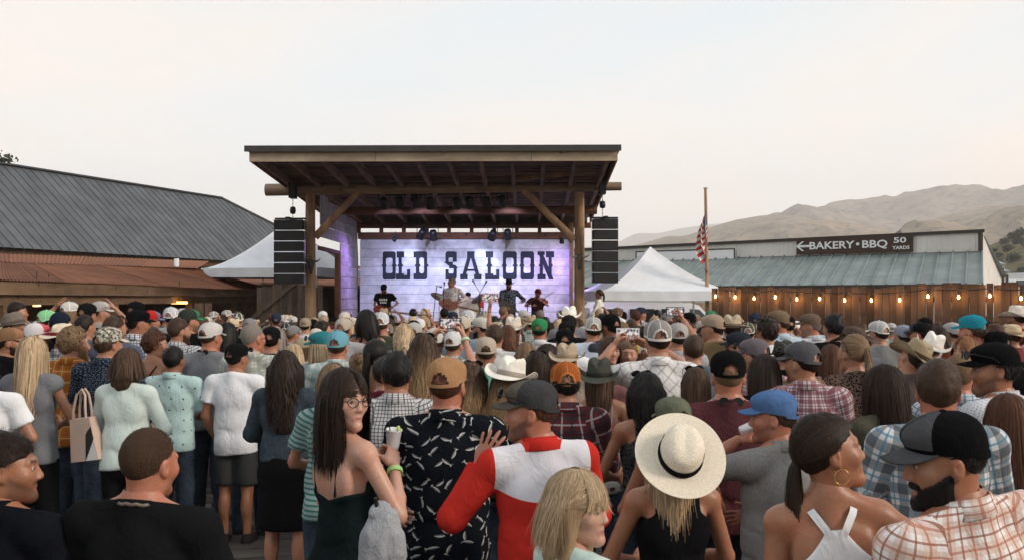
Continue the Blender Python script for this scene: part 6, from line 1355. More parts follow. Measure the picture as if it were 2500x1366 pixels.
    # hair
    N = (4.6 if d < 3.5 else 2.0, .45, .13, .05)[lod]; WD = (.24 if d < 3.5 else .46, 1.15, 2.4, 4.0)[lod]; hs = (.0085, .011, .017, .024)[lod]; FINE[0] = lod <= 1; capd = head is not None; hm = mat_hair(*HR[hc], hair == 'buzz'); sd_ = seed % (7 if not lib else 2)
    def hp(*parts):
        out = []
        for p in parts:
            p = dict(v=p[0], f=p[1]) if isinstance(p, tuple) else dict(p)
            if capd:
                c_ = p['v'][p['f']]; zz_ = c_[..., 2].max(1); yy_ = c_[..., 1].mean(1); xx_ = np.abs(c_[..., 0].mean(1)); lim = .034 + .10 * yy_.clip(-.12, .12) * .35
                win = (head[0] == 'cap') & (yy_ < -.055) & (xx_ < .040) & (zz_ < .070) & (np.linalg.norm((c_.mean(1) - HC) / A3(.083, .104, .101), axis=1) < 1.0); p['f'] = p['f'][(zz_ < lim) | win]
            out.append(p)
        return mesh_np('hair', out, [None])
    def mk_hair():
        k = lambda a: max(40, int(a * N))
        if hair == 'buzz': return hp(hair_shell('buzz', hs, sd_, -.03, .0025 if lod < 2 else .007), *([spikes(7000, sd_, .0055, width=.0018, lift=.9)] if lod == 0 and not capd else []))
        if hair == 'short': return hp(hair_shell('short' if not capd else 'fade', hs, sd_, -.035, .009 if not capd else (.005 if lod < 2 else .009)), *([] if capd and lod else [spikes(k(1500), sd_, .024 if not capd else .014, width=.0038 * WD)]))
        if hair == 'thick': return hp(hair_shell('short', hs, sd_, -.045, .011), spikes(k(2000), sd_, .036, width=.0046 * WD, lift=.6))
        if hair == 'curly': return hp(hair_shell('curly', hs, sd_, -.055, .018), curls(k(900), sd_, .024, width=.0055 * WD))
        if hair == 'bob': return hp(hair_shell('bob', hs, sd_, thick=.003, length=.06 + hl), hair_strands('bob', k(900), sd_, .10 + hl, width=.0078 * WD, spread=1.5), hair_strands('bob', k(350), sd_ + 9, .09 + hl, width=.0078 * WD, spread=1.2, top=False))
        if hair == 'bangs': return hp(hair_shell('bob', hs, sd_, thick=.003, length=.07 + hl, face=.012), hair_strands('bob', k(1500), sd_, .125 + hl, width=.0080 * WD, spread=1.3, bangs=True), hair_strands('bob', k(400), sd_ + 9, .11 + hl, width=.008 * WD, spread=1.0, top=False, bangs=True))
        if hair in ('long', 'wavy'):
            wv = wave if wave is not None else (.004 if hair == 'long' else .020); return hp(hair_shell(hair, hs, sd_, thick=.002, length=hl, vol_=.92 if hair == 'long' else 1.25), hair_strands(hair, k(1100), sd_, hl + .08, width=.0080 * WD, wave=wv, spread=1.0 if hair == 'long' else 1.8 + max(0, wv - .02) * 90), hair_strands(hair, k(500), sd_ + 9, hl + .08, width=.0080 * WD, wave=wv, top=False, spread=1.0 if hair == 'long' else 1.6))
        if hair == 'pony': b = (0, -.118, .045); return hp(hair_shell('short', hs, sd_, -.035, .006), pulled(k(800), sd_, b, .0070 * WD), ponytail(k(260), sd_, b, hl or .32, .0075 * WD))
        if hair == 'lowpony': b = (0, -.110, -.005); return hp(hair_shell('short', hs, sd_, -.045, .006), pulled(k(800), sd_, b, .0070 * WD), ponytail(k(260), sd_, b, hl or .32, .0075 * WD))
        if hair == 'bun': b = (0, -.105, .075); return hp(hair_shell('short', hs, sd_, -.035, .006), pulled(k(700), sd_, b, .0070 * WD), (lambda c: dict(v=(c['v'] - HC) * .42 + A3(0, -.128, .085), f=c['f'], col=c['col']))(curls(k(500), sd_, .06, width=.014 * WD)))
    Mr = Mh if not (head and pitch > 20) else Matrix.Translation((0, .05, .0)) @ Matrix.Translation((0, -.028, 1.515)) @ Matrix.Rotation(R(rel), 4, 'Z') @ Matrix.Rotation(R(pitch * .15), 4, 'X') @ Matrix.Translation((0, .0, .105))
    if hair != 'bald': child('hair', share(('hair', hair, hl, capd and head[0], sd_, lod, wave, N), mk_hair), [hm], root, Mr)
    if fbeard:
        def mk_beard():
            V, Fq = head_part('m', hh)[0]['v'], head_part('m', hh)[0]['f']; mk = head_part('m', hh)[0]['col'][:, 2]; ctr = A3(0, 0, -.03); dv = V - ctr; dv /= np.linalg.norm(dv, axis=1, keepdims=True); V2 = V + dv * (mk * (.011 + .005 * vnoise(V[:, 0] * 90, V[:, 1] * 90, V[:, 2] * 60)) - .004)[:, None] + A3(0, 0, -.006) * mk[:, None]; f2 = Fq[(mk[Fq].min(1) > .06)]; return mesh_np('beard', [dict(v=V2, f=f2)], [None])
        child('beard', share(('beard', hh), mk_beard), [hm], root, Mh)
    # headwear
    if head:
        kind = head[0]; hy = head[-1] if isinstance(head[-1], (int, float)) else 0; Mc = Mh @ Matrix.Rotation(R(hy), 4, 'Z')
        if kind == 'cap':
            c0 = head[1]; c1 = head[2] if len(head) > 2 and not isinstance(head[2], (int, float)) and head[2] is not None else c0; c2 = head[3] if len(head) > 3 and not isinstance(head[3], (int, float)) and head[3] is not None else c1
            f_ = lambda c: c if isinstance(c, bpy.types.Material) else cloth('suede' if lod == 0 else 'solid', c)
            op = (hair not in ('wavy_none',)); co_ = child('cap', share(('cap', op, lod > 2), lambda: cap_mesh(1.0, op, lo=lod > 2)), [f_(c0), f_(c1), f_(c2)], root, Mc); bc2 = head[4] if len(head) > 4 and not isinstance(head[4], (int, float)) else c0
            child('brim', share('brim', brim_mesh), [f_(bc2)], co_)
        elif kind == 'beanie':
            v_ = share(('beanie', hs), lambda: (lambda r: mesh_np('beanie', [dict(v=r[0], f=r[1])], [None]))(hair_shell('buzz', hs, 1, .0, .016))); child('beanie', v_, [cloth('heather', head[1])], root, Mc)
        else:
            hm_, bm_ = share(('hat', kind, lod > 2), lambda: hat_mesh(kind, lod > 2)); mt = head[1] if isinstance(head[1], bpy.types.Material) else (mat_straw(head[1]) if kind in ('straw', 'panama') else cloth('suede', head[1])); ho = child('hat', hm_, [mt], root, Mc); child('hat_band', bm_, [cloth('solid', head[2])], ho)
    if glasses:
        fr, ln_ = share(('gl',), lambda: glasses_parts(True)); wh, sun_ = glasses; Mg = Mh @ {'eyes': Matrix.Identity(4), 'top': Matrix.Translation((0, -.035, .048)) @ Matrix.Rotation(R(38), 4, 'X') @ Matrix.Scale(1.14, 4), 'brim': Matrix.Translation((0, .020, .060)) @ Matrix.Rotation(R(8), 4, 'X') @ Matrix.Scale(1.12, 4), 'nape': Matrix.Rotation(R(180), 4, 'Z') @ Matrix.Translation((0, .0, -.115)) @ Matrix.Scale(1.05, 4)}[wh]
        go = child('sunglasses' if sun_ else 'glasses', fr, [mat_plain('glasses frame', (.015, .010, .008), .3)], root, Mg); child('lens', ln_, [mat_glass_dark('dark lens') if sun_ else clear_lens()], go)
    if band:
        for i_ in (0, 1):
            if band[i_]:
                W0, E0 = J['W'][i_], J['E'][i_]; d_ = Vector(E0 - W0).normalized(); c_ = Vector(W0) + d_ * .03; q_ = d_.to_track_quat('Z', 'Y').to_matrix(); m_ = MB(); m_.lathe([(.0335, -.011), (.0345, 0), (.0335, .011), (.030, .011), (.030, -.011), (.0335, -.011)], c_, 18, M=q_); child('wristband', m_.mesh('wristband', [None]), [mat_plain('band %s' % (band[i_],), band[i_], .5, .03)], root)
    root['_h'] = height
    PEOPLE.append((X, Y, root)); root['_J'] = 0; del root['_J']; del root['_h']
    return root, J, Mh, s
PEOPLE = []
# ------------------------------------------------------------------ the crowd: people one can tell apart in the photograph
C = cloth
def P(label, px, py, d, sx='m', **k): return person(label, px, py, d, sx, **k)
def wp(r, loc): return Matrix.LocRotScale(r.location, r.rotation_euler, r.scale) @ Vector(loc)
MINT = (.50, .62, .57); TEAL = (.035, .19, .22); KHAKI = (.36, .29, .21); PL_RUST = C('plaid', (.76, .73, .71), (.60, .42, .35), (.26, .065, .03), (.40, .15, .09), per=.066)
# front row
r_buzz = P('man with cropped brown hair and black tshirt, thin cord round his neck', 364, 1042, 3.12, yaw=-4, hyaw=-24, hair='buzz', hc='brown', skin_='red', top=('tee', (.016, .017, .019)), arms=('front', 'front'), w=1.04, beard=.25, lean=2.5)[0]
P('dark haired man in a black fleece with raised collar at the frame edge', 12, 1048, 3.15, yaw=-20, hyaw=-72, hair='thick', hc='dark', skin_='tan', top=('shirt', C('heather', (.012, .014, .020))), arms=('front', 'front'), beard=.55)
girl = P('young woman with round glasses and dark green camisole looking over her shoulder', 848, 895, 4.05, 'w', yaw=-48, hyaw=-136, hair='long', hc='dark', hl=.25, skin_='pale', glasses=('eyes', False), top=('cami', C('solid', (.016, .028, .029)), {'hem': .62}), arms=('front', ((.10, .17, 1.34), (.8, -.3, -1))), hands=('relaxed', 'grip'), wave=.020, bot=('dark',), band=(None, (.35, .60, .22)))
fishm = P('bearded man in tan cap and navy shirt printed with pale fish', 1088, 868, 4.5, yaw=2, hyaw=-14, hair='short', hc='auburn', head=('cap', (.34, .19, .095)), skin_='red', top=('shirt', C('fish', (.014, .018, .027), (.50, .51, .50), per=.060), {'sleeve': .80, 'drape': .9}), arms=('front', 'front'), beard=.7, w=1.08, fbeard=True)
redm = P('man in red shirt with white yoke and faded cap turned to the side', 1302, 920, 4.0, yaw=14, hyaw=82, pitch=2, hair='short', hc='auburn', head=('cap', (.10, .085, .07), (.045, .045, .047)), skin_='red', glasses=('brim', True), top=('shirt', C('yoke', (.50, .030, .022), (.66, .65, .70))), arms=(((-.23, .13, 1.40), (-.8, .1, -1)), 'front'), hands=('open', 'relaxed'), beard=.7, hrolls=(80, 0), lean=-3)
blonde = P('blonde woman with bob and fringe in mint top seen in profile', 1412, 1142, 2.95, 'w', yaw=-62, hyaw=-121, pitch=0, hair='bangs', hc='blond', hl=.04, skin_='pale', top=('tee', MINT), arms=('front', 'front'))
P('blonde woman in wide straw sun hat with black band and black tank top', 1640, 1000, 3.68, 'w', yaw=8, hyaw=-12, pitch=46, roll=13, hair='long', hc='blond', hl=.26, head=('panama', (.80, .71, .57), BK), skin_='tan', top=('tank', BK), arms=('front', 'front'), height=1.67)
racer = P('dark haired woman with low ponytail and white racerback tank top', 2005, 997, 3.0, 'w', yaw=-6, hyaw=-88, pitch=6, hair='lowpony', hc='dark', hl=.34, skin_='tan', top=('racer', W_), arms=('down', ((.50, .12, 1.20), (.2, -1, -.2))), hands=('relaxed', 'open'), hrolls=(0, 60), lean=-5)
plaidm = P('bearded man in two tone cap and rust and white plaid shirt', 2262, 970, 2.78, yaw=18, hyaw=84, hair='short', hc='black', head=('cap', (.065, .066, .070), (.010, .010, .011)), skin_='tan', top=('shirt', PL_RUST), arms=('front', 'front'), beard=.85, fbeard=True, w=1.05, lean=-9)
bluecap = P('man in blue cap and grey linen shirt drinking from a can', 1892, 948, 4.35, yaw=30, hyaw=70, hair='short', hc='brown', head=('cap', (.075, .145, .30)), skin_='red', top=('shirt', C('heather', (.21, .205, .195)), {'sleeve': .9}), arms=('drink', 'front'), hands=('grip', 'relaxed'), beard=.4)
P('man in backwards looking black cap and maroon tshirt with sunglasses on his nape', 1776, 852, 5.0, hyaw=-4, hair='buzz', hc='light', head=('cap', (.011, .011, .012)), skin_='red', glasses=('nape', True), top=('tee', C('heather', (.085, .028, .033))), arms=('front', 'front'), w=1.05)
P('woman in grey green felt hat and thin strapped cream top', 1462, 868, 6.5, 'w', hyaw=-10, pitch=4, hair='long', hc='brown', hl=.17, head=('cowboy', (.060, .062, .050), (.03, .03, .026)), skin_='mid', top=('cami', C('floral', (.55, .52, .48), (.10, .05, .06), (.30, .22, .18), per=.06)), arms=('front', 'front'))
P('man in orange mesh cap with dark bandana and red plaid flannel', 1381, 880, 5.5, hyaw=4, hair='thick', hc='black', head=('cap', (.42, .15, .045), (.30, .085, .022), (.46, .17, .05)), top=('shirt', C('plaid', (.16, .025, .028), (.022, .040, .052), (.42, .42, .42), (.10, .012, .014), per=.11)), arms=('front', 'front'))
P('woman in white cowboy hat with long wavy hair and black top', 1237, 862, 5.9, 'w', yaw=-10, hyaw=-18, pitch=-6, roll=10, hair='wavy', hc='ombre', hl=.24, head=('cowboy', (.74, .70, .63), (.30, .26, .22)), top=('tank', BK), arms=('front', 'front'))
P('woman with wild black hair, sunglasses on top and black lace tank', 1577, 905, 5.3, 'w', yaw=12, hyaw=18, hair='wavy', hc='black', hl=.13, skin_='tan', glasses=('top', True), top=('tank', C('lace', BK, (.05, .05, .05))), arms=('front', 'front'))
P('tanned woman in olive cap standing behind the sun hat', 1645, 965, 4.6, 'w', yaw=5, hyaw=20, hair='lowpony', hc='dark', hl=.2, head=('cap', (.115, .125, .085)), skin_='tan', top=('tank', BK), arms=('front', 'front'))
P('woman with long pale blonde hair behind the blue cap', 1905, 925, 6.0, 'w', hyaw=12, hair='long', hc='fairblond', hl=.22, top=('tee', (.30, .30, .31)), arms=('front', 'front'))
P('girl with straight light brown hair beside the pale blonde woman', 1986, 918, 6.2, 'w', hyaw=-6, hair='long', hc='light', hl=.20, top=('tee', (.10, .07, .07)), arms=('front', 'front'))
blueplaid = P('tall man with short brown hair in blue and white plaid shirt', 2285, 872, 3.95, yaw=-4, hyaw=-22, hair='short', hc='brown', skin_='red', top=('shirt', C('plaid', (.60, .60, .60), (.018, .035, .055), (.06, .22, .34), per=.088)), arms=('front', 'front'), w=1.06)
P('man with cropped blond hair in pale blue check shirt', 2337, 863, 5.4, hyaw=-16, hair='buzz', hc='light', skin_='red', top=('shirt', C('grid', (.50, .52, .55), (.10, .20, .28), per=.03)), arms=('front', 'front'))
P('man in black cap and sunglasses on its brim, white dotted shirt', 2428, 832, 4.9, yaw=35, hyaw=80, hair='thick', hc='black', head=('cap', (.011, .011, .012)), skin_='tan', glasses=('brim', True), top=('shirt', C('dots', (.52, .53, .55), (.08, .10, .16), per=.014)), arms=('front', 'front'), beard=.5)
P('woman with very long straight auburn hair at the edge of the crowd', 2458, 958, 4.2, 'w', hyaw=0, hair='long', hc='auburn', hl=.46, top=('tee', BK), arms=('front', 'front'))
P('woman with long dark hair and olive top next to the blue plaid shirt', 2158, 888, 5.0, 'w', yaw=15, hyaw=38, hair='long', hc='dark', hl=.32, skin_='mid', top=('tee', (.075, .07, .05)), arms=('front', 'cup'))
P('woman with sandy ponytail, white sunglasses on her head and black lace blouse', 2085, 812, 6.6, 'w', yaw=5, hyaw=26, hair='pony', hc='light', hl=.40, skin_='mid', glasses=('top', True), top=('shirt', C('lace', (.010, .010, .011), (.14, .09, .07)), {'collar': False, 'sleeve': .3}), arms=('front', 'front'))
P('man in grey mesh cap and maroon and white plaid shirt', 1965, 830, 5.9, yaw=-8, hyaw=40, hair='short', hc='dark', head=('cap', (.12, .115, .12), (.085, .085, .09)), glasses=('brim', True), top=('shirt', C('plaid', (.58, .52, .54), (.17, .02, .04), (.10, .012, .03), per=.05)), arms=('front', 'front'), w=1.05)
P('woman with sleek dark hair between the two grey caps', 1866, 862, 6.0, 'w', hyaw=8, hair='long', hc='dark', hl=.28, top=('tee', BK), arms=('front', 'front'))
P('man in purple grey cap with sunglasses and red checked shirt', 1845, 823, 7.0, yaw=10, hyaw=44, hair='short', hc='brown', head=('cap', (.16, .13, .14), (.13, .11, .12)), glasses=('brim', True), top=('shirt', C('plaid', (.50, .42, .42), (.20, .03, .04), (.10, .02, .03), per=.07)), arms=('front', 'front'), beard=.5)
P('woman with straight chestnut hair in front of the white plaid shirt', 1698, 893, 6.2, 'w', hyaw=0, hair='long', hc='brown', hl=.26, glasses=('top', True), top=('tee', (.08, .05, .05)), arms=('front', 'front'))
P('man with neat dark brown hair and slate blue shirt', 1692, 815, 7.9, hyaw=-8, hair='short', hc='brown', top=('tee', C('heather', (.10, .12, .15))), arms=('front', 'front'))
phonem = P('man in grey mesh cap and white windowpane shirt filming with both hands', 1606, 778, 6.7, hyaw=2, hair='short', hc='dark', head=('cap', (.36, .33, .30), (.24, .225, .215), (.60, .56, .52)), top=('shirt', C('window', (.70, .69, .68), (.10, .06, .06), per=.085), {'sleeve': .85}), arms=(((-.25, .36, 1.58), (-1, .1, -.6)), ((-.01, .40, 1.58), (1, .1, -.4))), hands=('grip', 'grip'), w=1.05)
P('smiling young man turned round to face away from the stage', 1533, 828, 8.6, yaw=170, hyaw=176, hair='short', hc='light', skin_='fair', top=('tee', BK), arms=('down', 'down'))
P('young woman with long brown hair turned round beside the smiling man', 1492, 818, 8.4, 'w', yaw=195, hyaw=190, hair='long', hc='brown', hl=.30, skin_='fair', top=('tee', (.2, .1, .1)), arms=('down', 'down'))
# left part, middle distance
P('woman with long dark curls in faded denim jacket and black skirt', 697, 853, 6.6, 'w', yaw=-4, hyaw=-6, hair='wavy', hc='dark', hl=.36, top=('jacket', C('denim', (.036, .050, .064))), bot=('skirt',), arms=('front', 'front'), wave=.036)
P('man in white tshirt, black cap and dark grey shorts', 576, 835, 8.0, yaw=-3, hyaw=-26, hair='short', hc='black', head=('cap', (.013, .013, .014), None, None, (.30, .28, .26)), glasses=('brim', True), skin_='tan', top=('tee', (.76, .77, .80), {'hem': .80}), bot=('shorts',), arms=('pocket', 'front'))
P('black haired man in mint shirt dotted with tiny prints', 424, 842, 8.0, hyaw=-12, hair='short', hc='black', skin_='dark', top=('shirt', C('dots', (.42, .58, .58), (.05, .07, .08), per=.10), {'sleeve': .8}), arms=('front', 'front'))
bagw = P('woman with smooth brown bob and pale mint blouse', 311, 847, 6.9, 'w', yaw=-6, hyaw=-20, hair='bob', hc='brown', hl=.02, top=('shirt', C('solid', (.56, .65, .61)), {'collar': False, 'sleeve': 1.6, 'hem': .87, 'drape': .8}), bot=('dark',), arms=('front', 'front'), w=1.08)
P('man in camouflage cap and navy dotted shirt', 262, 795, 7.6, yaw=-5, hyaw=-30, hair='thick', hc='brown', head=('cap', C('camo', (.40, .37, .31), (.07, .065, .05), (.62, .58, .50)), None, None, (.52, .48, .40)), top=('shirt', C('flecks', (.014, .020, .034), (.16, .19, .24), per=.016), {'sleeve': .85}), arms=('front', 'front'))
P('curly blond man with beard in orange plaid shirt', 178, 797, 7.8, yaw=-4, hyaw=-52, hair='curly', hc='light', top=('shirt', C('plaid', (.36, .13, .026), (.27, .082, .016), (.56, .34, .15), per=.085)), arms=('front', 'front'), fbeard=True, beard=.6)
P('woman with long straight blonde hair and grey tank top', 80, 818, 7.0, 'w', hyaw=-12, hair='long', hc='blond', hl=.40, top=('tee', C('heather', (.16, .165, .18)), {'sleeve': .1}), arms=('front', 'front'), bot=('dark',))
P('person in white tshirt with green wristband at the frame edge', -30, 865, 6.6, hyaw=10, hair='short', hc='brown', top=('tee', W_), arms=('front', ((.16, .22, 1.12), (.9, -.4, -1))), band=(None, (.35, .60, .22)))
P('bearded man in brown cap turned side on in black tshirt', 24, 797, 8.6, yaw=-25, hyaw=-72, hair='short', hc='dark', head=('cap', (.28, .15, .08), (.20, .11, .06)), skin_='tan', top=('tee', BK), arms=('front', 'front'), beard=.8, fbeard=True)
P('person in white and red mesh cap behind the long blonde hair', 86, 786, 9.4, hyaw=-60, hair='short', hc='brown', head=('cap', (.50, .08, .09), (.56, .53, .55), None, (.33, .03, .05)), top=('tee', BK), arms=('front', 'front'))
P('person in cream straw hat with wine red band', 152, 782, 9.4, hyaw=-20, hair='short', hc='dark', head=('straw', (.72, .60, .47), (.16, .025, .02)), top=('shirt', C('plaid', (.60, .60, .62), (.05, .05, .07), (.03, .03, .03), per=.05)), arms=('front', 'front'))
P('man with tidy dark hair in front of the raised hands', 207, 766, 10.6, hyaw=-30, hair='short', hc='dark', top=('tee', (.10, .12, .16)), arms=('front', 'front'))
P('man with sunglasses pushed up in brown hair, slate shirt', 277, 769, 9.6, hyaw=-36, hair='short', hc='brown', glasses=('top', True), top=('tee', (.085, .10, .15)), arms=('front', 'front'), beard=.5)
P('woman with auburn curls and bare back crossed by thin black straps', 378, 806, 9.0, 'w', yaw=-12, hyaw=-72, hair='curly', hc='auburn', skin_='mid', top=('lowback', BK), strap='cross', arms=('front', 'front'))
P('man in black cap and white and blue checked shirt', 334, 754, 10.2, yaw=-8, hyaw=-52, hair='short', hc='black', head=('cap', (.010, .011, .014)), skin_='tan', top=('shirt', C('grid', (.60, .61, .64), (.045, .055, .09), per=.030)), arms=('front', 'front'))
P('bearded man in small navy gingham shirt', 434, 774, 9.8, hyaw=-46, hair='short', hc='brown', top=('shirt', C('grid', (.55, .56, .58), (.03, .035, .06), per=.022)), arms=('front', 'front'), beard=.9, fbeard=True)
P('man in pale grey cap and heather grey tshirt', 512, 784, 8.7, hyaw=-24, hair='buzz', hc='brown', head=('cap', (.52, .49, .47), None, None, (.26, .25, .25)), skin_='red', glasses=('nape', True), top=('tee', C('heather', (.18, .185, .20))), arms=('front', 'front'), w=1.08)
P('grey haired man with sunglasses and pale green plaid shirt', 615, 789, 8.3, yaw=-6, hyaw=-34, hair='buzz', hc='grey', skin_='red', glasses=('eyes', True), top=('shirt', C('plaid', (.56, .57, .53), (.26, .29, .25), (.36, .38, .33), per=.085)), arms=('front', 'front'))
P('person with dark hair and navy tshirt beside the grey haired man', 662, 795, 9.3, hyaw=0, hair='short', hc='black', head=('cap', (.012, .012, .013)), top=('tee', (.02, .026, .042)), arms=('front', 'front'))
P('woman with straight black hair behind the pale grey cap', 556, 785, 10.0, 'w', hyaw=0, hair='long', hc='black', hl=.24, top=('tee', BK), arms=('front', 'front'))
P('man in green and black cap with green brim', 458, 752, 11.2, hyaw=-50, hair='short', hc='dark', head=('cap', (.035, .19, .085), (.03, .035, .03)), top=('tee', BK), arms=('front', 'front'), beard=.6)
P('person in bright light green mesh cap', 113, 755, 12.0, hyaw=-40, hair='short', hc='black', head=('cap', (.20, .52, .22), (.22, .50, .25), (.36, .62, .40)), top=('tee', (.1, .1, .1)), arms=('front', 'front'))
P('person in navy knitted beanie', 148, 758, 10.6, hyaw=-20, hair='buzz', hc='black', head=('beanie', (.012, .017, .032)), top=('tee', BK), arms=('front', 'front'))
drinkm = P('man in taupe felt hat lifting a cup to drink', 42, 757, 10.8, yaw=-30, hyaw=-62, pitch=10, hair='short', hc='dark', head=('fedora', (.17, .14, .125), (.10, .08, .07)), top=('shirt', C('grid', (.12, .22, .32), (.05, .08, .12), per=.03)), arms=('front', 'drink'), hands=('relaxed', 'grip'), beard=.9, fbeard=True)
P('tall dark haired man smiling under the awning beam', 44, 735, 13.6, yaw=-40, hyaw=-68, hair='thick', hc='dark', skin_='mid', top=('tee', BK), arms=('front', 'front'))
P('person in white mesh cap with one hand raised beside the awning', 168, 735, 13.4, hyaw=-30, hair='wavy', hc='light', hl=.15, head=('cap', (.56, .54, .52), (.50, .48, .46), W_), top=('tee', (.10, .14, .12)), arms=('wave', 'front'), hands=('open', 'relaxed'))
P('person in black cap with an open hand raised in front of the awning', 212, 738, 11.8, hyaw=-16, hair='short', hc='black', head=('cap', BK), top=('tee', BK), arms=('front', 'wave'), hands=('relaxed', 'open'))
P('person in black cap just above the checked shirt', 331, 734, 12.2, hyaw=-10, hair='short', hc='black', head=('cap', (.010, .010, .011)), top=('tee', (.05, .05, .06)), arms=('front', 'front'))
P('person in pale mesh cap with long brim, sunglasses above it', 242, 734, 13.0, hyaw=-58, hair='short', hc='brown', head=('cap', (.46, .42, .39), (.36, .33, .31)), glasses=('brim', True), top=('tee', (.30, .28, .28)), arms=('front', 'front'))
P('person in red and blue cap', 366, 756, 12.6, hyaw=-50, hair='short', hc='brown', head=('cap', (.10, .16, .28), (.42, .025, .02)), top=('tee', BK), arms=('front', 'front'))
P('person in white mesh cap with round back opening near the green brim', 418, 748, 13.2, hyaw=6, hair='short', hc='black', head=('cap', (.60, .60, .62), (.46, .46, .48), W_), top=('tee', (.4, .4, .42)), arms=('front', 'front'))
# centre
P('dark haired man in small grey and white checked shirt', 969, 856, 5.4, hyaw=4, hair='thick', hc='black', skin_='tan', top=('shirt', C('grid', (.58, .57, .57), (.06, .06, .075), per=.020)), arms=('front', 'front'))
filmw = P('woman with long ombre waves filming with raised arms', 1034, 812, 6.7, 'w', hyaw=-4, hair='wavy', hc='ombre', hl=.36, skin_='fair', glasses=('top', True), top=('tee', C('lace', (.05, .032, .028), (.16, .12, .10)), {'sleeve': .3}), arms=(((.02, .36, 1.72), (-1, .1, -.5)), ((.26, .34, 1.72), (1, .1, -.5))), hands=('grip', 'grip'), band=(None, (.42, .62, .40)))
P('woman with high black ponytail and black tank top', 918, 825, 7.0, 'w', yaw=-8, hyaw=-24, hair='pony', hc='black', hl=.34, skin_='mid', top=('tank', BK), arms=('front', 'front'))
P('man in white mesh cap and olive green tshirt', 930, 760, 11.3, hyaw=0, hair='short', hc='brown', head=('cap', (.60, .60, .61), (.46, .47, .49), (.72, .72, .73)), skin_='red', top=('tee', (.050, .060, .040)), arms=('front', 'front'), w=1.10)
P('blonde woman in teal cap with the brim to one side', 790, 806, 8.4, 'w', yaw=20, hyaw=68, hair='long', hc='blond', hl=.12, head=('cap', TEAL, (.03, .17, .19)), glasses=('brim', True), top=('tee', C('heather', (.30, .30, .32))), arms=('front', 'front'))
P('man in light blue cap seen from behind next to the teal cap', 824, 805, 8.1, hyaw=-6, hair='short', hc='brown', head=('cap', (.16, .38, .46), (.13, .32, .39)), skin_='red', top=('shirt', C('plaid', (.56, .60, .58), (.20, .30, .30), (.4, .45, .45), per=.08)), arms=('front', 'front'))
P('woman with long light brown hair in teal striped top', 816, 884, 5.5, 'w', hyaw=6, hair='long', hc='light', hl=.24, top=('tee', C('stripe', (.26, .34, .32), (.04, .15, .14), per=.03)), arms=('front', 'front'))
P('man in khaki cap and sea green tshirt', 1186, 820, 7.8, hyaw=2, hair='buzz', hc='brown', head=('cap', (.40, .34, .27)), skin_='tan', top=('tee', (.13, .32, .25)), arms=('front', 'front'))
P('woman with highlighted hair and floral top behind the tan cap', 1148, 880, 5.9, 'w', yaw=-12, hyaw=-18, hair='wavy', hc='ombre', hl=.20, glasses=('top', True), top=('tank', C('floral', (.03, .025, .028), (.45, .20, .17), (.5, .45, .42), per=.07)), arms=('front', 'front'))
P('woman with a messy blonde bun', 877, 858, 7.8, 'w', hyaw=10, hair='bun', hc='light', top=('tee', (.25, .24, .25)), arms=('front', 'front'))
P('person in maroon tshirt with dark hair behind the checked shirt', 938, 868, 6.6, 'w', hyaw=0, hair='short', hc='dark', top=('tee', (.075, .014, .022)), arms=('front', 'front'))
P('young man with tousled brown hair and white shirt', 1207, 790, 9.6, hyaw=-8, hair='thick', hc='brown', top=('shirt', C('grid', (.60, .60, .60), (.45, .45, .47), per=.02)), arms=('front', 'front'))
P('person in tall beige felt hat above the orange cap', 1384, 832, 7.9, hyaw=-10, hair='short', hc='brown', head=('cowboy', (.42, .33, .235), (.30, .23, .16)), top=('tee', (.3, .25, .2)), arms=('front', 'front'))
P('person in plain black cap above the beige felt hat', 1378, 800, 9.4, hyaw=0, hair='short', hc='black', head=('cap', (.012, .012, .013)), top=('tee', W_), arms=('front', 'front'))
P('person in charcoal cap second behind the beige felt hat', 1383, 782, 10.6, hyaw=0, hair='short', hc='dark', head=('cap', (.020, .020, .022)), top=('shirt', C('plaid', (.4, .3, .28), (.2, .05, .05), (.1, .03, .03), per=.05)), arms=('front', 'front'))
P('person in brown black cap third behind the beige felt hat', 1389, 767, 11.8, hyaw=0, hair='short', hc='dark', head=('cap', (.028, .025, .023)), top=('tee', BK), arms=('front', 'front'))
P('man in grey mesh cap with cream seams and pale blue tshirt', 1448, 772, 10.4, hyaw=0, hair='short', hc='dark', head=('cap', (.44, .42, .41), (.36, .345, .34), (.72, .68, .63)), top=('tee', (.52, .57, .66)), arms=('front', 'front'), w=1.08)
coorm = P('man in green cap and white shirt with red lettering on the back', 1316, 775, 11.0, hyaw=-14, hair='short', hc='dark', head=('cap', (.028, .20, .075)), top=('shirt', C('solid', (.62, .63, .66))), arms=('front', 'front'))
P('person in tall cream cowboy hat and pinkish shirt', 1253, 768, 11.0, hyaw=-14, hair='short', hc='dark', head=('cowboy', (.62, .55, .47), (.5, .42, .36)), top=('tee', (.44, .38, .42)), arms=('front', 'front'))
P('person in big white cowboy hat before the skull post', 1390, 743, 13.6, hyaw=6, hair='short', hc='dark', head=('cowboy', (.80, .77, .70), (.66, .6, .52)), top=('tee', (.2, .2, .22)), arms=('front', 'front'))
P('man in black cap looking sideways next to the grey mesh cap', 1492, 764, 10.4, yaw=12, hyaw=42, hair='short', hc='black', head=('cap', (.010, .010, .011)), skin_='dark', top=('tee', (.05, .05, .06)), arms=('front', 'front'))
P('woman with straight sandy hair beside the long dark hair', 1284, 833, 8.1, 'w', hyaw=-4, hair='long', hc='light', hl=.26, top=('tee', (.5, .5, .5)), arms=('front', 'front'))
P('woman with long nearly black hair and sunglasses as a hair band', 1311, 855, 7.2, 'w', hyaw=-8, hair='long', hc='dark', hl=.30, glasses=('top', True), top=('tee', BK), arms=('front', 'front'))
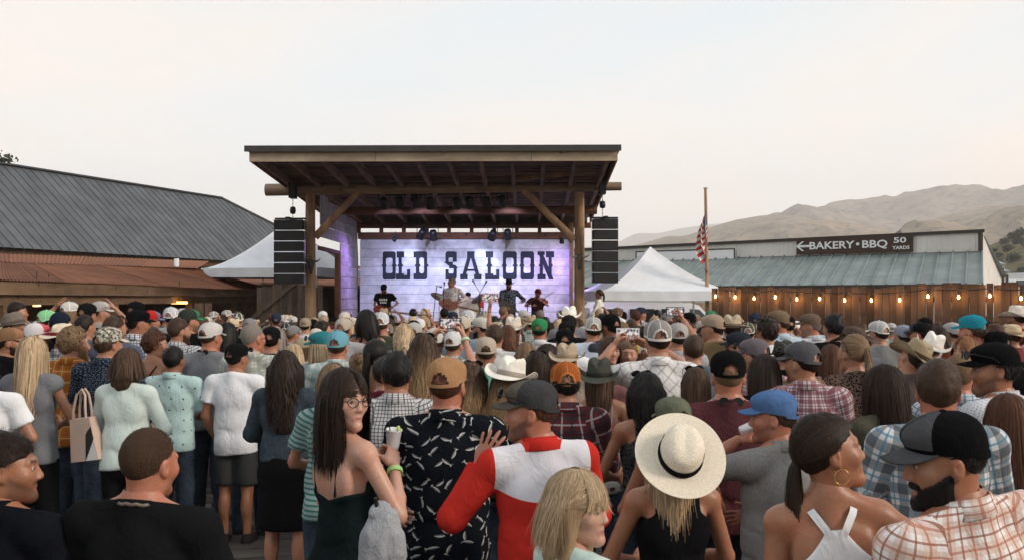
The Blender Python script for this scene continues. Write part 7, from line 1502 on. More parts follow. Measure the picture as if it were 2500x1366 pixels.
P('brown haired woman in profile beside the beige felt hat', 1335, 837, 8.6, 'w', yaw=-20, hyaw=-66, hair='long', hc='dark', hl=.16, top=('tee', (.3, .3, .32)), arms=('front', 'front'))
upm = P('person with one arm stretched up holding a red phone', 1240, 792, 10.2, 'w', hyaw=8, hair='wavy', hc='auburn', hl=.15, skin_='mid', top=('tank', (.4, .4, .4)), arms=('up', 'front'), hands=('grip', 'relaxed'))
P('woman with thick black hair in profile near the white mesh cap', 897, 754, 11.2, 'w', yaw=12, hyaw=58, hair='long', hc='black', hl=.12, top=('tank', BK), arms=('front', 'front'))
P('person in cream cap in front of the doorway', 838, 774, 11.0, hyaw=-10, hair='short', hc='brown', head=('cap', (.46, .40, .33), (.40, .35, .29)), top=('tee', (.35, .35, .36)), arms=('front', 'front'))
P('woman with wavy golden hair near the olive tshirt', 987, 788, 10.0, 'w', hyaw=0, hair='wavy', hc='blond', hl=.16, top=('tee', (.2, .2, .2)), arms=('front', 'front'))
P('man in white cap and teal plaid shirt beside the raised phone', 1106, 806, 9.0, hyaw=-20, hair='short', hc='brown', head=('cap', (.62, .60, .57), (.56, .55, .54)), top=('shirt', C('plaid', (.46, .52, .52), (.03, .09, .11), (.10, .20, .22), per=.075)), arms=('front', 'front'))
P('person in cream cap above the filming woman', 1062, 798, 9.0, hyaw=-6, hair='short', hc='brown', head=('cap', (.56, .51, .45), (.50, .46, .42)), top=('tee', (.5, .48, .47)), arms=('front', 'front'))
P('person in beige cap among the crowd beside the teal plaid', 1129, 770, 11.2, hyaw=-12, hair='short', hc='brown', head=('cap', (.46, .40, .32)), top=('tee', (.3, .4, .5)), arms=('front', 'front'))
P('person in white mesh cap with black trim', 1143, 755, 12.4, hyaw=-10, hair='short', hc='black', head=('cap', (.60, .60, .60), (.44, .44, .45), (.70, .70, .70)), top=('tee', (.06, .06, .07)), arms=('front', 'front'))
P('bearded man in cream cap with sunglasses turned sideways', 1180, 772, 11.8, yaw=-10, hyaw=56, hair='short', hc='black', head=('cap', (.50, .46, .40)), glasses=('eyes', True), top=('tee', (.4, .4, .4)), arms=('front', 'front'), beard=.9, fbeard=True)
# right, middle distance
P('man in tan cap with brim to one side near the fedora', 1743, 765, 9.8, yaw=12, hyaw=58, hair='short', hc='dark', head=('cap', (.36, .27, .20), (.32, .24, .18)), top=('tee', (.18, .12, .06)), arms=('front', 'front'))
P('man in beige fedora with brown band and denim shirt', 1787, 762, 10.0, hyaw=-14, hair='short', hc='dark', head=('fedora', (.43, .355, .255), (.08, .045, .03)), top=('shirt', C('denim', (.11, .19, .30))), arms=('front', 'front'))
P('man with thick curly dark hair and white tshirt', 1873, 775, 9.5, hyaw=22, hair='curly', hc='dark', skin_='tan', top=('tee', W_), arms=('front', 'front'))
P('man in brown cap and light blue shirt looking sideways', 1903, 755, 10.6, yaw=18, hyaw=62, hair='short', hc='brown', head=('cap', (.17, .12, .075)), glasses=('brim', True), skin_='red', top=('shirt', C('solid', (.42, .50, .58))), arms=('front', 'front'))
P('older man in brown cap with grey stubble in profile', 1980, 763, 11.0, yaw=20, hyaw=70, hair='short', hc='grey', head=('cap', (.13, .09, .065)), skin_='red', top=('shirt', C('grid', (.50, .52, .54), (.4, .42, .46), per=.03)), arms=('front', 'front'), beard=.6)
P('man with upswept black hair before the fence', 2035, 764, 9.5, hyaw=10, hair='thick', hc='black', skin_='mid', top=('tee', BK), arms=('front', 'front'))
P('person in dark brown felt cowboy hat', 2086, 792, 8.9, yaw=10, hyaw=55, hair='short', hc='brown', head=('cowboy', (.095, .068, .055), (.05, .035, .03)), top=('tee', (.25, .25, .27)), arms=('front', 'front'))
P('person in white and grey mesh cap before the fence', 2147, 781, 10.4, hyaw=24, hair='short', hc='dark', head=('cap', (.62, .60, .56), (.44, .43, .41), (.66, .64, .60)), top=('tee', (.2, .2, .2)), arms=('front', 'front'))
P('person in blue grey mesh cap between the cowboy hats', 2206, 791, 10.8, hyaw=8, hair='short', hc='dark', head=('cap', (.22, .24, .28), (.24, .26, .30)), top=('tee', (.5, .5, .5)), arms=('front', 'front'))
P('person in tilted white cowboy hat and pale pink shirt', 2258, 803, 8.6, yaw=-5, hyaw=-20, roll=22, hair='short', hc='brown', head=('cowboy', (.76, .72, .66), (.66, .6, .54)), top=('shirt', C('stripe', (.58, .50, .52), (.66, .62, .64), per=.02)), arms=('front', 'front'))
P('person in tilted tan straw cowboy hat with sunglasses on it', 2212, 818, 7.0, yaw=0, hyaw=15, roll=24, pitch=14, hair='short', hc='dark', head=('cowboy', mat_straw((.36, .28, .16)), (.06, .045, .03)), glasses=('brim', True), top=('tee', (.10, .08, .07)), arms=('front', 'front'))
P('man in black and grey cap in front of the fence', 2250, 784, 10.6, hyaw=48, hair='short', hc='dark', head=('cap', (.045, .045, .05), (.018, .018, .02)), skin_='red', top=('tee', (.5, .5, .52)), arms=('front', 'front'))
P('bearded man in bright teal cap and coral tshirt', 2378, 766, 8.7, hyaw=44, hair='thick', hc='brown', head=('cap', (.02, .22, .29), (.018, .20, .27)), skin_='red', top=('tee', (.50, .17, .11)), arms=('front', 'front'), beard=.9, fbeard=True)
P('red haired woman laughing with her face turned back', 2352, 818, 8.3, 'w', yaw=75, hyaw=120, hair='wavy', hc='red', hl=.14, skin_='fair', top=('tank', BK), arms=('front', 'front'))
P('person in white cowboy hat and red shirt against the fence', 2484, 742, 12.6, hyaw=30, hair='short', hc='dark', head=('cowboy', (.70, .64, .56), (.5, .44, .38)), skin_='tan', top=('tee', (.28, .02, .02)), arms=('front', 'front'), beard=.8)
P('person in small straw hat beside the black cap', 2471, 785, 10.8, hyaw=30, hair='short', hc='brown', head=('straw', (.60, .46, .29), (.3, .22, .14)), top=('tee', (.2, .05, .05)), arms=('front', 'front'))
P('person in black cap with white logo by the frame edge', 2437, 806, 8.6, hyaw=40, hair='short', hc='black', head=('cap', (.010, .010, .011)), top=('tee', BK), arms=('front', 'front'))
P('person in pale grey cap near the teal cap', 2326, 785, 11.4, hyaw=20, hair='short', hc='brown', head=('cap', (.36, .35, .34)), top=('tee', (.3, .3, .3)), arms=('front', 'front'))
P('person with dark hair between the pale grey cap and the black and grey cap', 2290, 794, 11.0, 'w', hyaw=10, hair='long', hc='dark', hl=.1, top=('tee', (.2, .1, .1)), arms=('front', 'front'))
P('person in moss green felt hat beside the grey caps', 1912, 824, 8.2, hyaw=8, hair='short', hc='dark', head=('fedora', (.055, .056, .045), (.03, .03, .025)), top=('tee', BK), arms=('front', 'front'))
P('man in navy cap with long brim beside the purple grey cap', 1808, 807, 8.4, yaw=10, hyaw=64, hair='short', hc='dark', head=('cap', (.022, .027, .036)), glasses=('eyes', True), skin_='tan', top=('shirt', C('denim', (.10, .18, .29))), arms=('front', 'front'))
P('woman with reddish brown hair beside the sandy ponytail', 2027, 838, 7.6, 'w', hyaw=-6, hair='long', hc='auburn', hl=.24, top=('tee', C('plaid', (.6, .5, .5), (.4, .15, .15), (.3, .1, .1), per=.05)), arms=('front', 'front'))
filmr = P('person filming with a raised hand beside the windowpane shirt', 1655, 786, 8.8, hyaw=0, hair='short', hc='dark', head=('cap', (.35, .33, .31), None, None), top=('tee', (.35, .36, .4)), arms=('front', 'phone'), hands=('relaxed', 'grip'))
NAMED = [(q[0], q[1]) for q in PEOPLE]
# ------------------------------------------------------------------ the rest of the crowd, towards the stage
fr_ = random.Random(42)
CAPS = [('black', (.012, .012, .013)), ('charcoal', (.045, .045, .048)), ('grey', (.20, .195, .19)), ('pale grey', (.40, .385, .37)), ('white', (.62, .61, .59)), ('tan', (.34, .26, .18)), ('khaki', (.28, .235, .165)), ('navy', (.02, .028, .05)), ('brown', (.13, .085, .055)), ('olive', (.10, .11, .07)), ('cream', (.55, .49, .41)), ('green', (.04, .18, .09)), ('blue', (.06, .14, .28)), ('red', (.35, .03, .025))]
CW = [9, 4, 4, 4, 7, 4, 3, 3, 3, 2, 4, 1, 1, 1]
TOPS = [('black', BK), ('navy', NV), ('grey', GR), ('white', (.66, .67, .69)), ('maroon', (.10, .022, .03)), ('pale blue', (.36, .45, .55)), ('olive', (.06, .065, .042)), ('tan', (.33, .26, .19)), ('teal', (.05, .17, .18)), ('pink', (.52, .30, .33)), ('yellow', (.48, .33, .09)), ('plaid', None), ('checked', None)]
PLF = [C('plaid', (.5, .5, .52), (.06, .09, .14), (.2, .2, .25), per=.07), C('plaid', (.40, .34, .32), (.22, .04, .04), (.08, .03, .03), per=.07)]; CHF = [C('grid', (.55, .55, .57), (.08, .09, .13), per=.03), C('grid', (.50, .53, .50), (.14, .19, .16), per=.03)]
HATS = [('cowboy', 'white cowboy hat', (.72, .68, .60)), ('cowboy', 'tan cowboy hat', (.38, .29, .19)), ('straw', 'straw hat', (.62, .49, .32)), ('fedora', 'beige felt hat', (.40, .33, .24)), ('cowboy', 'dark felt hat', (.06, .045, .036))]
def place_name(x, y):
    px = 1250 + x / y * F
    if px < 480: a = 'by the rusty awning'
    elif px < 780: a = 'beside the doorway post'
    elif px < 1180: a = 'before the word OLD'
    elif px < 1420: a = 'before the word SALOON'
    elif px < 1760: a = 'before the pointed tent'
    else: a = 'by the board fence'
    return a
def fill(x, y):
    r = fr_.random(); w = fr_.random() < .42; tn, tcol = fr_.choices(TOPS, [5, 4, 2, 2, 1.5, 1, 1.2, 1, 1, .7, .6, 2, 2])[0]
    fab = fr_.choice(PLF) if tn == 'plaid' else fr_.choice(CHF) if tn == 'checked' else C('solid', tcol)
    h = fr_.gauss(1.66, .05) if w else fr_.gauss(1.775, .06); h = min(max(h + max(0, y - 13) * .009, 1.54), 1.95); hyaw = fr_.choice([-60, -36, -12, -12, 0, 0, 0, 12, 12, 36, 60]); yaw = hyaw * .4 if abs(hyaw) > 24 else 0; yaw = round(yaw / 12) * 12
    hc = fr_.choice(['black', 'dark', 'dark', 'brown', 'brown', 'light', 'blond', 'auburn', 'grey']); hcn = {'black': 'black', 'dark': 'dark', 'brown': 'brown', 'light': 'light brown', 'blond': 'blonde', 'auburn': 'auburn', 'grey': 'grey'}[hc]; head = None
    wh = place_name(x, y); hd = 'right' if hyaw < -30 else 'left' if hyaw > 30 else ''
    if w: hair = fr_.choice(['long', 'long', 'wavy', 'pony', 'long']); hl = .2
    else: hair = fr_.choice(['short', 'short', 'thick', 'buzz']); hl = 0
    if r < (.30 if w else .62):
        cn_, cc = fr_.choices(CAPS, CW)[0]; mesh_ = fr_.random() < .4 and cn_ not in ('black', 'navy'); head = ('cap', cc, tuple(q * .75 for q in cc) if mesh_ else cc, (.6, .58, .55) if mesh_ else cc); desc = ('%s mesh cap' if mesh_ else '%s cap') % cn_
        if hair in ('thick', 'pony'): hair = 'short' if not w else 'long'
        lab = 'person in %s and %s top %s' % (desc, tn, wh)
    elif r < (.40 if w else .74): kd, nm, cc = fr_.choice(HATS); head = (kd, cc, tuple(q * .6 for q in cc)); lab = 'person in %s and %s top %s' % (nm, tn, wh); hair = 'short' if not w else 'long'
    else: lab = 'person with %s %s hair and %s top %s' % ({'long': 'long', 'wavy': 'wavy', 'pony': 'tied up', 'short': 'short', 'thick': 'thick', 'buzz': 'cropped'}[hair], hcn, tn, wh)
    arms = fr_.choice([('front', 'front'), ('down', 'front'), ('front', 'front')]); q = fr_.random(); hands = ('relaxed', 'relaxed')
    if q < .035: arms = ('front', 'phone'); hands = ('relaxed', 'grip'); lab = lab.replace('person', 'hand-raising person', 1)
    elif q < .06: arms = ('front', 'wave'); hands = ('relaxed', 'open'); lab = lab.replace('person', 'arm-raising person', 1)
    person(lab, 0, 0, y, 'w' if w else 'm', yaw=yaw, hyaw=hyaw, hair=hair, hc=hc, hl=hl, head=head, skin_=fr_.choice(['mid', 'fair', 'tan', 'red', 'mid']), top=('tee', fab) if fr_.random() < .7 or tn not in ('plaid', 'checked') else ('shirt', fab), arms=arms, hands=hands, x=x, height=h, lib=True, pitch=fr_.choice([0, 0, 12]), lean=fr_.uniform(-2.5, 2.5), beard=.7 if (not w and fr_.random() < .35) else 0, seed=fr_.randrange(2), glasses=('top', True) if fr_.random() < .08 and head is None else None)
def ok(x, y):
    for qx, qy, _ in PEOPLE:
        if (qx - x) ** 2 + (qy - y) ** 2 < .44 ** 2: return False
    px = 1250 + x / y * F
    for qx, qy in NAMED:          # keep the view of people behind clear
        if qy > y + .05 and abs(1250 + qx / qy * F - px) < 205 / y + 130 / qy and qy - y < 6: return False
    if px < -60 or px > 2560 or (y < 9.4 and 300 < px < 790): return False
    # inside the yard: awning edge, fence line, stage front
    if x < AE0.x + (y - AE0.y) * ad.x / ad.y + .45: return False
    s_ = (Vector((x, y, 0)) - FN0); 
    if s_.dot(fn) < .55 and y < 20.5: return False
    return y < (23.2 if x < 1.5 else 22.3)
y = 5.8; row = 0; nfill = 0
while y < 23.2 and len(PEOPLE) < 316:
    sp_ = .54 + .006 * y; x = -.53 * y + (row % 2) * sp_ / 2
    while x < .55 * y:
        xx = x + fr_.uniform(-.12, .12); yy = y + fr_.uniform(-.2, .2)
        if fr_.random() < .95 and ok(xx, yy) and len(PEOPLE) < 316: fill(xx, yy); nfill += 1
        x += sp_
    y += .50 + .022 * y; row += 1; YL = y
print('people', len(PEOPLE), 'fill', nfill)
# beyond about three hundred people the remaining far heads are one mass
NP = len(PEOPLE); y = max(12.0, YL - 1.5); row = 0; ind = [q[2] for q in PEOPLE]
while y < 23.0 and len(PEOPLE) - NP < 90:
    x = -.53 * y + (row % 2) * .35
    while x < .55 * y:
        xx = x + fr_.uniform(-.14, .14); yy = y + fr_.uniform(-.18, .18)
        if ok(xx, yy): fill(xx, yy)
        x += .66
    y += .72; row += 1
print('far', len(PEOPLE) - NP, YL)
bpy.context.view_layer.update(); FCP = []; FCM = []; kill = []
CH_ = {}
for q in bpy.data.objects:
    if q.parent: CH_.setdefault(q.parent.name, []).append(q)
ARR = {}
def take(o, M):
    me = o.data; kill.append(o)
    if me.name not in ARR:
        n = len(me.polygons); tot = np.empty(n, np.int32); me.polygons.foreach_get('loop_total', tot)
        if n == 0 or (tot != 4).any(): ARR[me.name] = None
        else:
            co = np.empty(len(me.vertices) * 3, np.float32); me.vertices.foreach_get('co', co); vi = np.empty(n * 4, np.int32); me.loops.foreach_get('vertex_index', vi); mi = np.empty(n, np.int32); me.polygons.foreach_get('material_index', mi); d_ = dict(v=co.reshape(-1, 3), f=vi.reshape(-1, 4), mi=mi)
            if me.uv_layers: u_ = np.empty(n * 8, np.float32); me.uv_layers[0].data.foreach_get('uv', u_); d_['uv'] = u_.reshape(-1, 4, 2)
            if 'mask' in me.color_attributes: c_ = np.empty(len(me.vertices) * 4, np.float32); me.color_attributes['mask'].data.foreach_get('color', c_); d_['col'] = c_.reshape(-1, 4)
            ARR[me.name] = d_
    a = ARR[me.name]
    if a is not None:
        Mn = np.array(M); q = dict(a); q['v'] = a['v'] @ Mn[:3, :3].T + Mn[:3, 3]; mp_ = []
        for s_ in o.material_slots:
            if s_.material not in FCM: FCM.append(s_.material)
            mp_.append(FCM.index(s_.material))
        q['mi'] = np.array(mp_)[a['mi']]; FCP.append(q)
    for c_ in CH_.get(o.name, []): take(c_, M @ c_.matrix_local)
for _, _, r_ in PEOPLE[NP:]:
    M = Matrix.LocRotScale(r_.location, r_.rotation_euler, r_.scale)
    for c_ in CH_.get(r_.name, []): take(c_, M @ c_.matrix_local)
    kill.append(r_)
if FCP: tag(obj('far_crowd', mesh_np('far_crowd', FCP, FCM)), 'packed mass of small heads and caps just in front of the stage', 'crowd', kind='stuff')
for o in kill: bpy.data.objects.remove(o)
del PEOPLE[NP:]
# ------------------------------------------------------------------ musicians and their gear
GB = 'band on the stage'
DK = .89
def mw(r): return Matrix.LocRotScale(r.location, r.rotation_euler, r.scale)
def band(label, px, py, d, **k): return person(label, px, py, d, k.pop('sx', 'm'), z0=k.pop('z0', DK), group=GB, **k)
gt1 = band('guitarist in black cap and black tshirt with white print, playing a red guitar', 938, 691, 26.4, yaw=176, hyaw=172, pitch=-22, hair='short', hc='dark', head=('cap', BK), top=('tee', (.018, .018, .020)), arms=(((-.30, .24, 1.10), (-1, -.6, -.4)), ((.12, .22, 1.02), (1, -.4, -.5))), hands=('grip', 'grip'), beard=.9, fbeard=True, w=1.1)
sg_ = band('singer in white shirt with grey hair and guitar, head turned aside', 1104, 677, 26.2, yaw=165, hyaw=118, hair='thick', hc='grey', glasses=('eyes', True), top=('shirt', C('floral', (.66, .68, .70), (.50, .30, .30), (.30, .40, .42), per=.09)), arms=(((-.30, .26, 1.14), (-1, -.6, -.4)), ((.10, .22, 1.06), (1, -.4, -.5))), hands=('grip', 'grip'))
dr_ = band('drummer in black cap behind the red drums', 1143, 712, 28.2, yaw=185, hyaw=185, sit=True, z0=DK - .16, hair='short', hc='black', head=('cap', BK), skin_='red', top=('tee', (.12, .05, .08)), arms=(((-.20, .34, 1.06), (-1, -.6, -.4)), ((.20, .34, 1.06), (1, -.4, -.5))), hands=('fist', 'fist'))
bs_ = band('bearded bass player in black hat, sunglasses and dark patterned shirt', 1243, 679, 26.3, yaw=190, hyaw=176, hair='short', hc='black', head=('cowboy', (.010, .010, .011), (.02, .02, .02)), glasses=('eyes', True), top=('shirt', C('floral', (.022, .026, .040), (.16, .18, .24), (.05, .055, .08), per=.05)), arms=(((-.30, .28, 1.16), (-1, -.6, -.4)), ((.12, .22, 1.0), (1, -.4, -.5))), hands=('grip', 'grip'), beard=.95, fbeard=True)
fd_ = band('seated fiddler in maroon cap and dark tshirt', 1312, 703, 26.2, yaw=195, hyaw=205, pitch=-12, sit=True, z0=DK - .10, hair='short', hc='dark', head=('cap', (.11, .02, .024)), skin_='red', top=('tee', (.045, .014, .018)), arms=(((-.10, .42, 1.34), (-1, 0, -1)), ((.24, .30, 1.26), (1, .2, -.6))), hands=('grip', 'grip'), beard=.7)
gw = band('young woman in white blouse with long brown hair standing at the stage edge', 1462, 705, 24.6, sx='w', yaw=70, hyaw=62, z0=.72, hair='pony', hc='brown', hl=.25, top=('shirt', (.74, .72, .66), {'collar': False}), arms=('front', 'front'))
rz_ = empty('side_riser', (at(1462, 0, 24.6).x, 24.6, 0)); m = MB(); m.box((0, .1, .355), (1.1, 1.0, .70)); m.build('box', WOOD_D, rz_); m = MB(); m.box((0, .1, .713), (1.16, 1.06, .012)); m.build('top', WOOD_B, rz_); tag(rz_, 'low wooden riser beside the skull post under the white blouse', 'platform')
def guitar(r, loc, rot, col, label, bass=False, group='guitars on the stage'):
    e = empty('guitar', (0, 0, 0)); e.matrix_world = mw(r[0]) @ Matrix.Translation(loc) @ Matrix.Rotation(R(rot[2]), 4, 'Z') @ Matrix.Rotation(R(rot[1]), 4, 'Y')
    out = []
    for a in np.linspace(0, 2 * math.pi, 41)[:-1]:
        ca, sa = math.cos(a), math.sin(a); rr = .165 + .035 * math.cos(2 * a) - .022 * ca; waist = 1 - .26 * math.exp(-((ca - .12) / .28) ** 2); out.append((rr * ca * 1.25, rr * sa * waist * 1.0))
    m = MB(); n = len(out); m.add([(x, -.022, z) for x, z in out] + [(x, .022, z) for x, z in out], [tuple(range(n)), tuple(reversed(range(n, 2 * n)))] + [(i, i + n, (i + 1) % n + n, (i + 1) % n) for i in range(n)]); m.build('body', mat_plain('guitar %s' % label[:12], col, .25, .1, spec=.5), e)
    L = .74 if bass else .58; m = MB(); m.box((.16 + L / 2, .015, 0), (L, .022, .05)); m.build('neck', mat_plain('guitar neck', (.28, .15, .07), .4), e)
    m = MB(); m.hexa([Vector(v) for v in ((.16 + L, .005, -.03), (.16 + L, .025, -.03), (.16 + L, .025, .03), (.16 + L, .005, .03), (.34 + L, .005, -.05), (.34 + L, .025, -.05), (.34 + L, .025, .04), (.34 + L, .005, .04))]); m.build('headstock', mat_plain('headstock wood', (.45, .22, .09), .4), e)
    m = MB(); m.box((.0, .026, 0), (.16, .008, .09)); m.build('pickguard', mat_plain('pickguard', (.6, .58, .55), .3), e)
    return tag(e, label, 'guitar', group)
guitar(gt1, (.0, .20, 1.00), (0, 8, 180), (.28, .012, .012), 'red electric guitar held by the man in black cap')
guitar(sg_, (.0, .20, 1.06), (0, 12, 180), (.42, .16, .11), 'reddish guitar held by the singer in white')
guitar(bs_, (.05, .20, 1.02), (0, 24, 180), (.05, .04, .035), 'dark bass guitar with orange headstock held by the bearded player', True)
# fiddle and bow
e = empty('fiddle', (0, 0, 0)); e.matrix_world = mw(fd_[0]) @ Matrix.Translation((-.10, .22, 1.42)) @ Matrix.Rotation(R(150), 4, 'Z') @ Matrix.Rotation(R(10), 4, 'Y') @ Matrix.Scale(.62, 4); out = []
for a in np.linspace(0, 2 * math.pi, 31)[:-1]: ca, sa = math.cos(a), math.sin(a); out.append((.26 * ca, (.13 - .02 * ca) * sa * (1 - .3 * math.exp(-(ca / .25) ** 2))))
m = MB(); n = len(out); m.add([(x, z, -.03) for x, z in out] + [(x, z, .03) for x, z in out], [tuple(reversed(range(n))), tuple(range(n, 2 * n))] + [(i, (i + 1) % n, (i + 1) % n + n, i + n) for i in range(n)]); m.build('body', mat_plain('fiddle varnish', (.34, .09, .035), .25), e)
m = MB(); m.box((-.42, 0, .03), (.36, .04, .03)); m.build('neck', M_black, e); tag(e, 'small reddish fiddle tucked under the chin of the maroon capped player', 'fiddle')
a_, b_ = at(1318, 733, 25.75), at(1352, 711, 25.7); m = MB(); m.tube([a_, b_], .007, 6); m.tube([a_ + Vector((0, 0, -.02)), b_ + Vector((0, 0, -.015))], .004, 5); tag(m.build('fiddle_bow', mat_plain('bow', (.55, .5, .45), .4)), 'thin pale fiddle bow held upward', 'bow')
def stool(r, label):
    p = mw(r[0]) @ Vector((0, -.02, .79)); e = empty('stool', (p.x, p.y, DK)); h = p.z - DK; m = MB(); m.lathe([(0, h), (.17, h), (.18, h - .02), (.17, h - .05), (0, h - .05)], (0, 0, 0), 16); m.build('seat', M_black, e)
    for a in (.8, 2.4, 3.9, 5.5): m = MB(); m.tube([(.1 * math.cos(a), .1 * math.sin(a), h - .04), (.2 * math.cos(a), .2 * math.sin(a), 0)], .014, 6); m.build('leg', M_steel, e)
    return tag(e, label, 'stool', 'stools on the stage')
stool(fd_, 'black round stool under the fiddler'); stool(dr_, 'black round stool behind the red drums')
# drums
def drum(p, r, h, axis, label, mat):
    e = empty('drum', p); M = {'z': Matrix.Identity(3), 'y': Matrix.Rotation(R(90), 3, 'X')}[axis]; m = MB(); m.lathe([(r, -h/2), (r, h/2)], (0, 0, 0), 24, M=M); m.build('shell', mat, e)
    m = MB(); m.lathe([(0, h/2), (r * .98, h/2)], (0, 0, 0), 24, M=M); m.lathe([(0, -h/2), (r * .98, -h/2)], (0, 0, 0), 24, M=M); m.build('skin', mat_plain('drum skin', (.7, .68, .66), .6), e)
    m = MB()
    for z in (-h/2, h/2): m.lathe([(r * 1.0, z - .015), (r * 1.05, z - .015), (r * 1.05, z + .015), (r * 1.0, z + .015)], (0, 0, 0), 24, M=M)
    m.build('hoop', M_steel, e)
    m = MB(); low = p[2] - DK
    for a in (.5, 2.6, 4.7): m.tube([(r * .9 * math.cos(a), r * .5 * math.sin(a), -h * .3 if axis == 'z' else -r * .6), (r * 1.1 * math.cos(a), r * .8 * math.sin(a), -low + .005)], .012, 6)
    m.build('leg', M_steel, e); return tag(e, label, 'drum', 'drum kit')
M_drum = mat_plain('red drum sparkle', (.42, .012, .02), .25, .2, 60, spec=.5)
drum(tuple(at(1146, 752, 27.3)), .30, .36, 'y', 'large red bass drum at the centre of the stage', M_drum); drum(tuple(at(1126, 738, 27.5)), .16, .22, 'z', 'small red tom drum above the bass drum beside the singer', M_drum); drum(tuple(at(1166, 741, 27.6)), .18, .24, 'z', 'larger red tom drum above the bass drum beside the cymbals', M_drum)
def cymbal(p, r, tilt, label):
    e = empty('cymbal_stand', (p.x, p.y, DK)); h = p.z - DK; M = Matrix.Rotation(R(tilt), 3, 'Y') @ Matrix.Rotation(R(22), 3, 'X'); m = MB(); m.lathe([(r, 0), (r * .55, .016), (r * .18, .024), (r * .13, .05), (.01, .055)], (0, 0, h), 24, M=M); m.lathe([(.01, .05), (r * .13, .045), (r * .18, .019), (r * .55, .011), (r, -.004)], (0, 0, h), 24, M=M); m.build('cymbal', mat_plain('cymbal brass', (.36, .30, .26), .3, .1, 8, .8), e)
    m = MB(); m.tube([(0, 0, .3), (0, 0, h + .06)], .012, 6)
    for a in (.4, 2.5, 4.6): m.tube([(0, 0, .36), (.3 * math.cos(a), .3 * math.sin(a), .01)], .010, 6)
    m.build('stand', M_steel, e); return tag(e, label, 'cymbal', 'drum kit')
cymbal(at(1072, 724, 27.2), .24, 24, 'tilted cymbal on a stand beside the singer'); cymbal(at(1172, 727, 27.0), .26, -26, 'large tilted cymbal beside the bass player'); cymbal(at(1128, 731, 27.9), .22, 14, 'cymbal half hidden behind the singer')
def mic(base_px, d, top, tip, label):
    p = at(base_px, 730, d); e = empty('microphone_stand', (p.x, p.y, DK)); t = at(*top, d) - Vector((p.x, p.y, DK)); q = at(*tip, d - .15) - Vector((p.x, p.y, DK)); m = MB(); m.tube([(0, 0, .2), t], .011, 6)
    for a in (.3, 2.4, 4.5): m.tube([(0, 0, .28), (.32 * math.cos(a), .32 * math.sin(a), .01)], .009, 6)
    m.build('stand', M_black, e); m = MB(); m.tube([t - (q - t) * .25, q], .008, 6); m.build('boom', M_black, e)
    dv = (q - t).normalized(); m = MB(); m.tube([q, q + dv * .09, q + dv * .12, q + dv * .15, q + dv * .165], [.012, .016, .026, .024, .008], 10); m.build('microphone', mat_plain('mic grille', (.05, .05, .055), .4, .2, 80), e); return tag(e, label, 'microphone stand', 'microphone stands')
mic(1052, 25.5, (1066, 698), (1072, 699), 'microphone stand with slanted boom between the guitarist and singer'); mic(1083, 25.3, (1083, 706), (1084, 697), 'upright microphone stand right in front of the singer'); mic(1172, 25.9, (1172, 716), (1160, 694), 'microphone stand with boom rising between singer and bass player'); mic(1180, 25.6, (1168, 722), (1182, 697), 'microphone stand with crossed boom beside the large cymbal'); mic(1287, 25.4, (1288, 738), (1281, 735), 'short microphone stand in front of the fiddler')
e = empty('guitar_amplifier', tuple(at(905, 0, 28.2).xy) + (DK,)); m = MB(); m.box((0, 0, .38), (.6, .3, .74)); m.build('cabinet', M_blackbox, e); m = MB(); m.box((0, -.156, .32), (.52, .012, .52)); m.build('grille', mat_plain('speaker grille', (.016, .016, .017), .5, .3, 90), e); m = MB(); m.box((0, -.156, .66), (.52, .012, .08)); m.build('control_panel', M_steel, e); tag(e, 'black guitar amplifier by the violet side wall', 'amplifier')
# shirt print of the guitarist
m = MB(); 
for i in range(4): m.box((-.09 + i * .06, 0, .03), (.045, .004, .06)); m.box((-.075 + i * .05, 0, -.05), (.035, .004, .05))
o = m.build('shirt_print', M_signw, gt1[0]); o.location = (0, .142, 1.27)
# lettering on the white shirt
me = text_mesh('shirt_lettering', 'COORS', .085, mat_plain('red ink', (.30, .03, .03), .8), .0015, .003); o = obj('lettering', me, coorm[0]); o.rotation_euler = (R(90), 0, 0); o.location = (0, -.142, 1.39)
# ------------------------------------------------------------------ things held or carried
M_cupw = mat_plain('white plastic cup', (.72, .73, .74), .35, .02, bmp=0)
def cup(p, label, tilt=0, s=1.0, lime=False):
    e = empty('plastic_cup', p); e.rotation_euler = (R(8), R(tilt), 0); e.scale = (s,) * 3; m = MB(); m.lathe([(0, -.058), (.030, -.058), (.034, -.03), (.041, .05), (.0445, .055), (.0445, .059), (.040, .057), (.033, -.03), (0, -.05)], (0, 0, 0), 20); m.build('cup_wall', M_cupw, e)
    if lime:
        m = MB(); m.tube([(-.012, 0, -.02), (-.028, -.012, .095)], .0035, 6); m.build('straw', M_black, e); m = MB(); m.lathe([(0, .006), (.022, .006), (.024, 0), (.022, -.006), (0, -.006)], (.026, 0, .058), 14, M=Matrix.Rotation(R(70), 3, 'Y')); m.build('lime_slice', mat_plain('lime', (.45, .55, .12), .5), e)
    return tag(e, label, 'cup', 'plastic drink cups')
def hand_pt(t, i, off=.085):
    r, J = t[0], t[1]; d = J['E'][i] - J['W'][i]; d = -d / np.linalg.norm(d); return mw(r) @ Vector(J['W'][i] + d * off)
cup(hand_pt(girl, 1) + Vector((0, .01, .045)), 'white plastic cup with straw and lime held by the woman in glasses', 6, .82, True)
cup(hand_pt(drinkm, 1) + Vector((0, 0, .02)), 'clear white cup lifted by the man in taupe hat', 60)
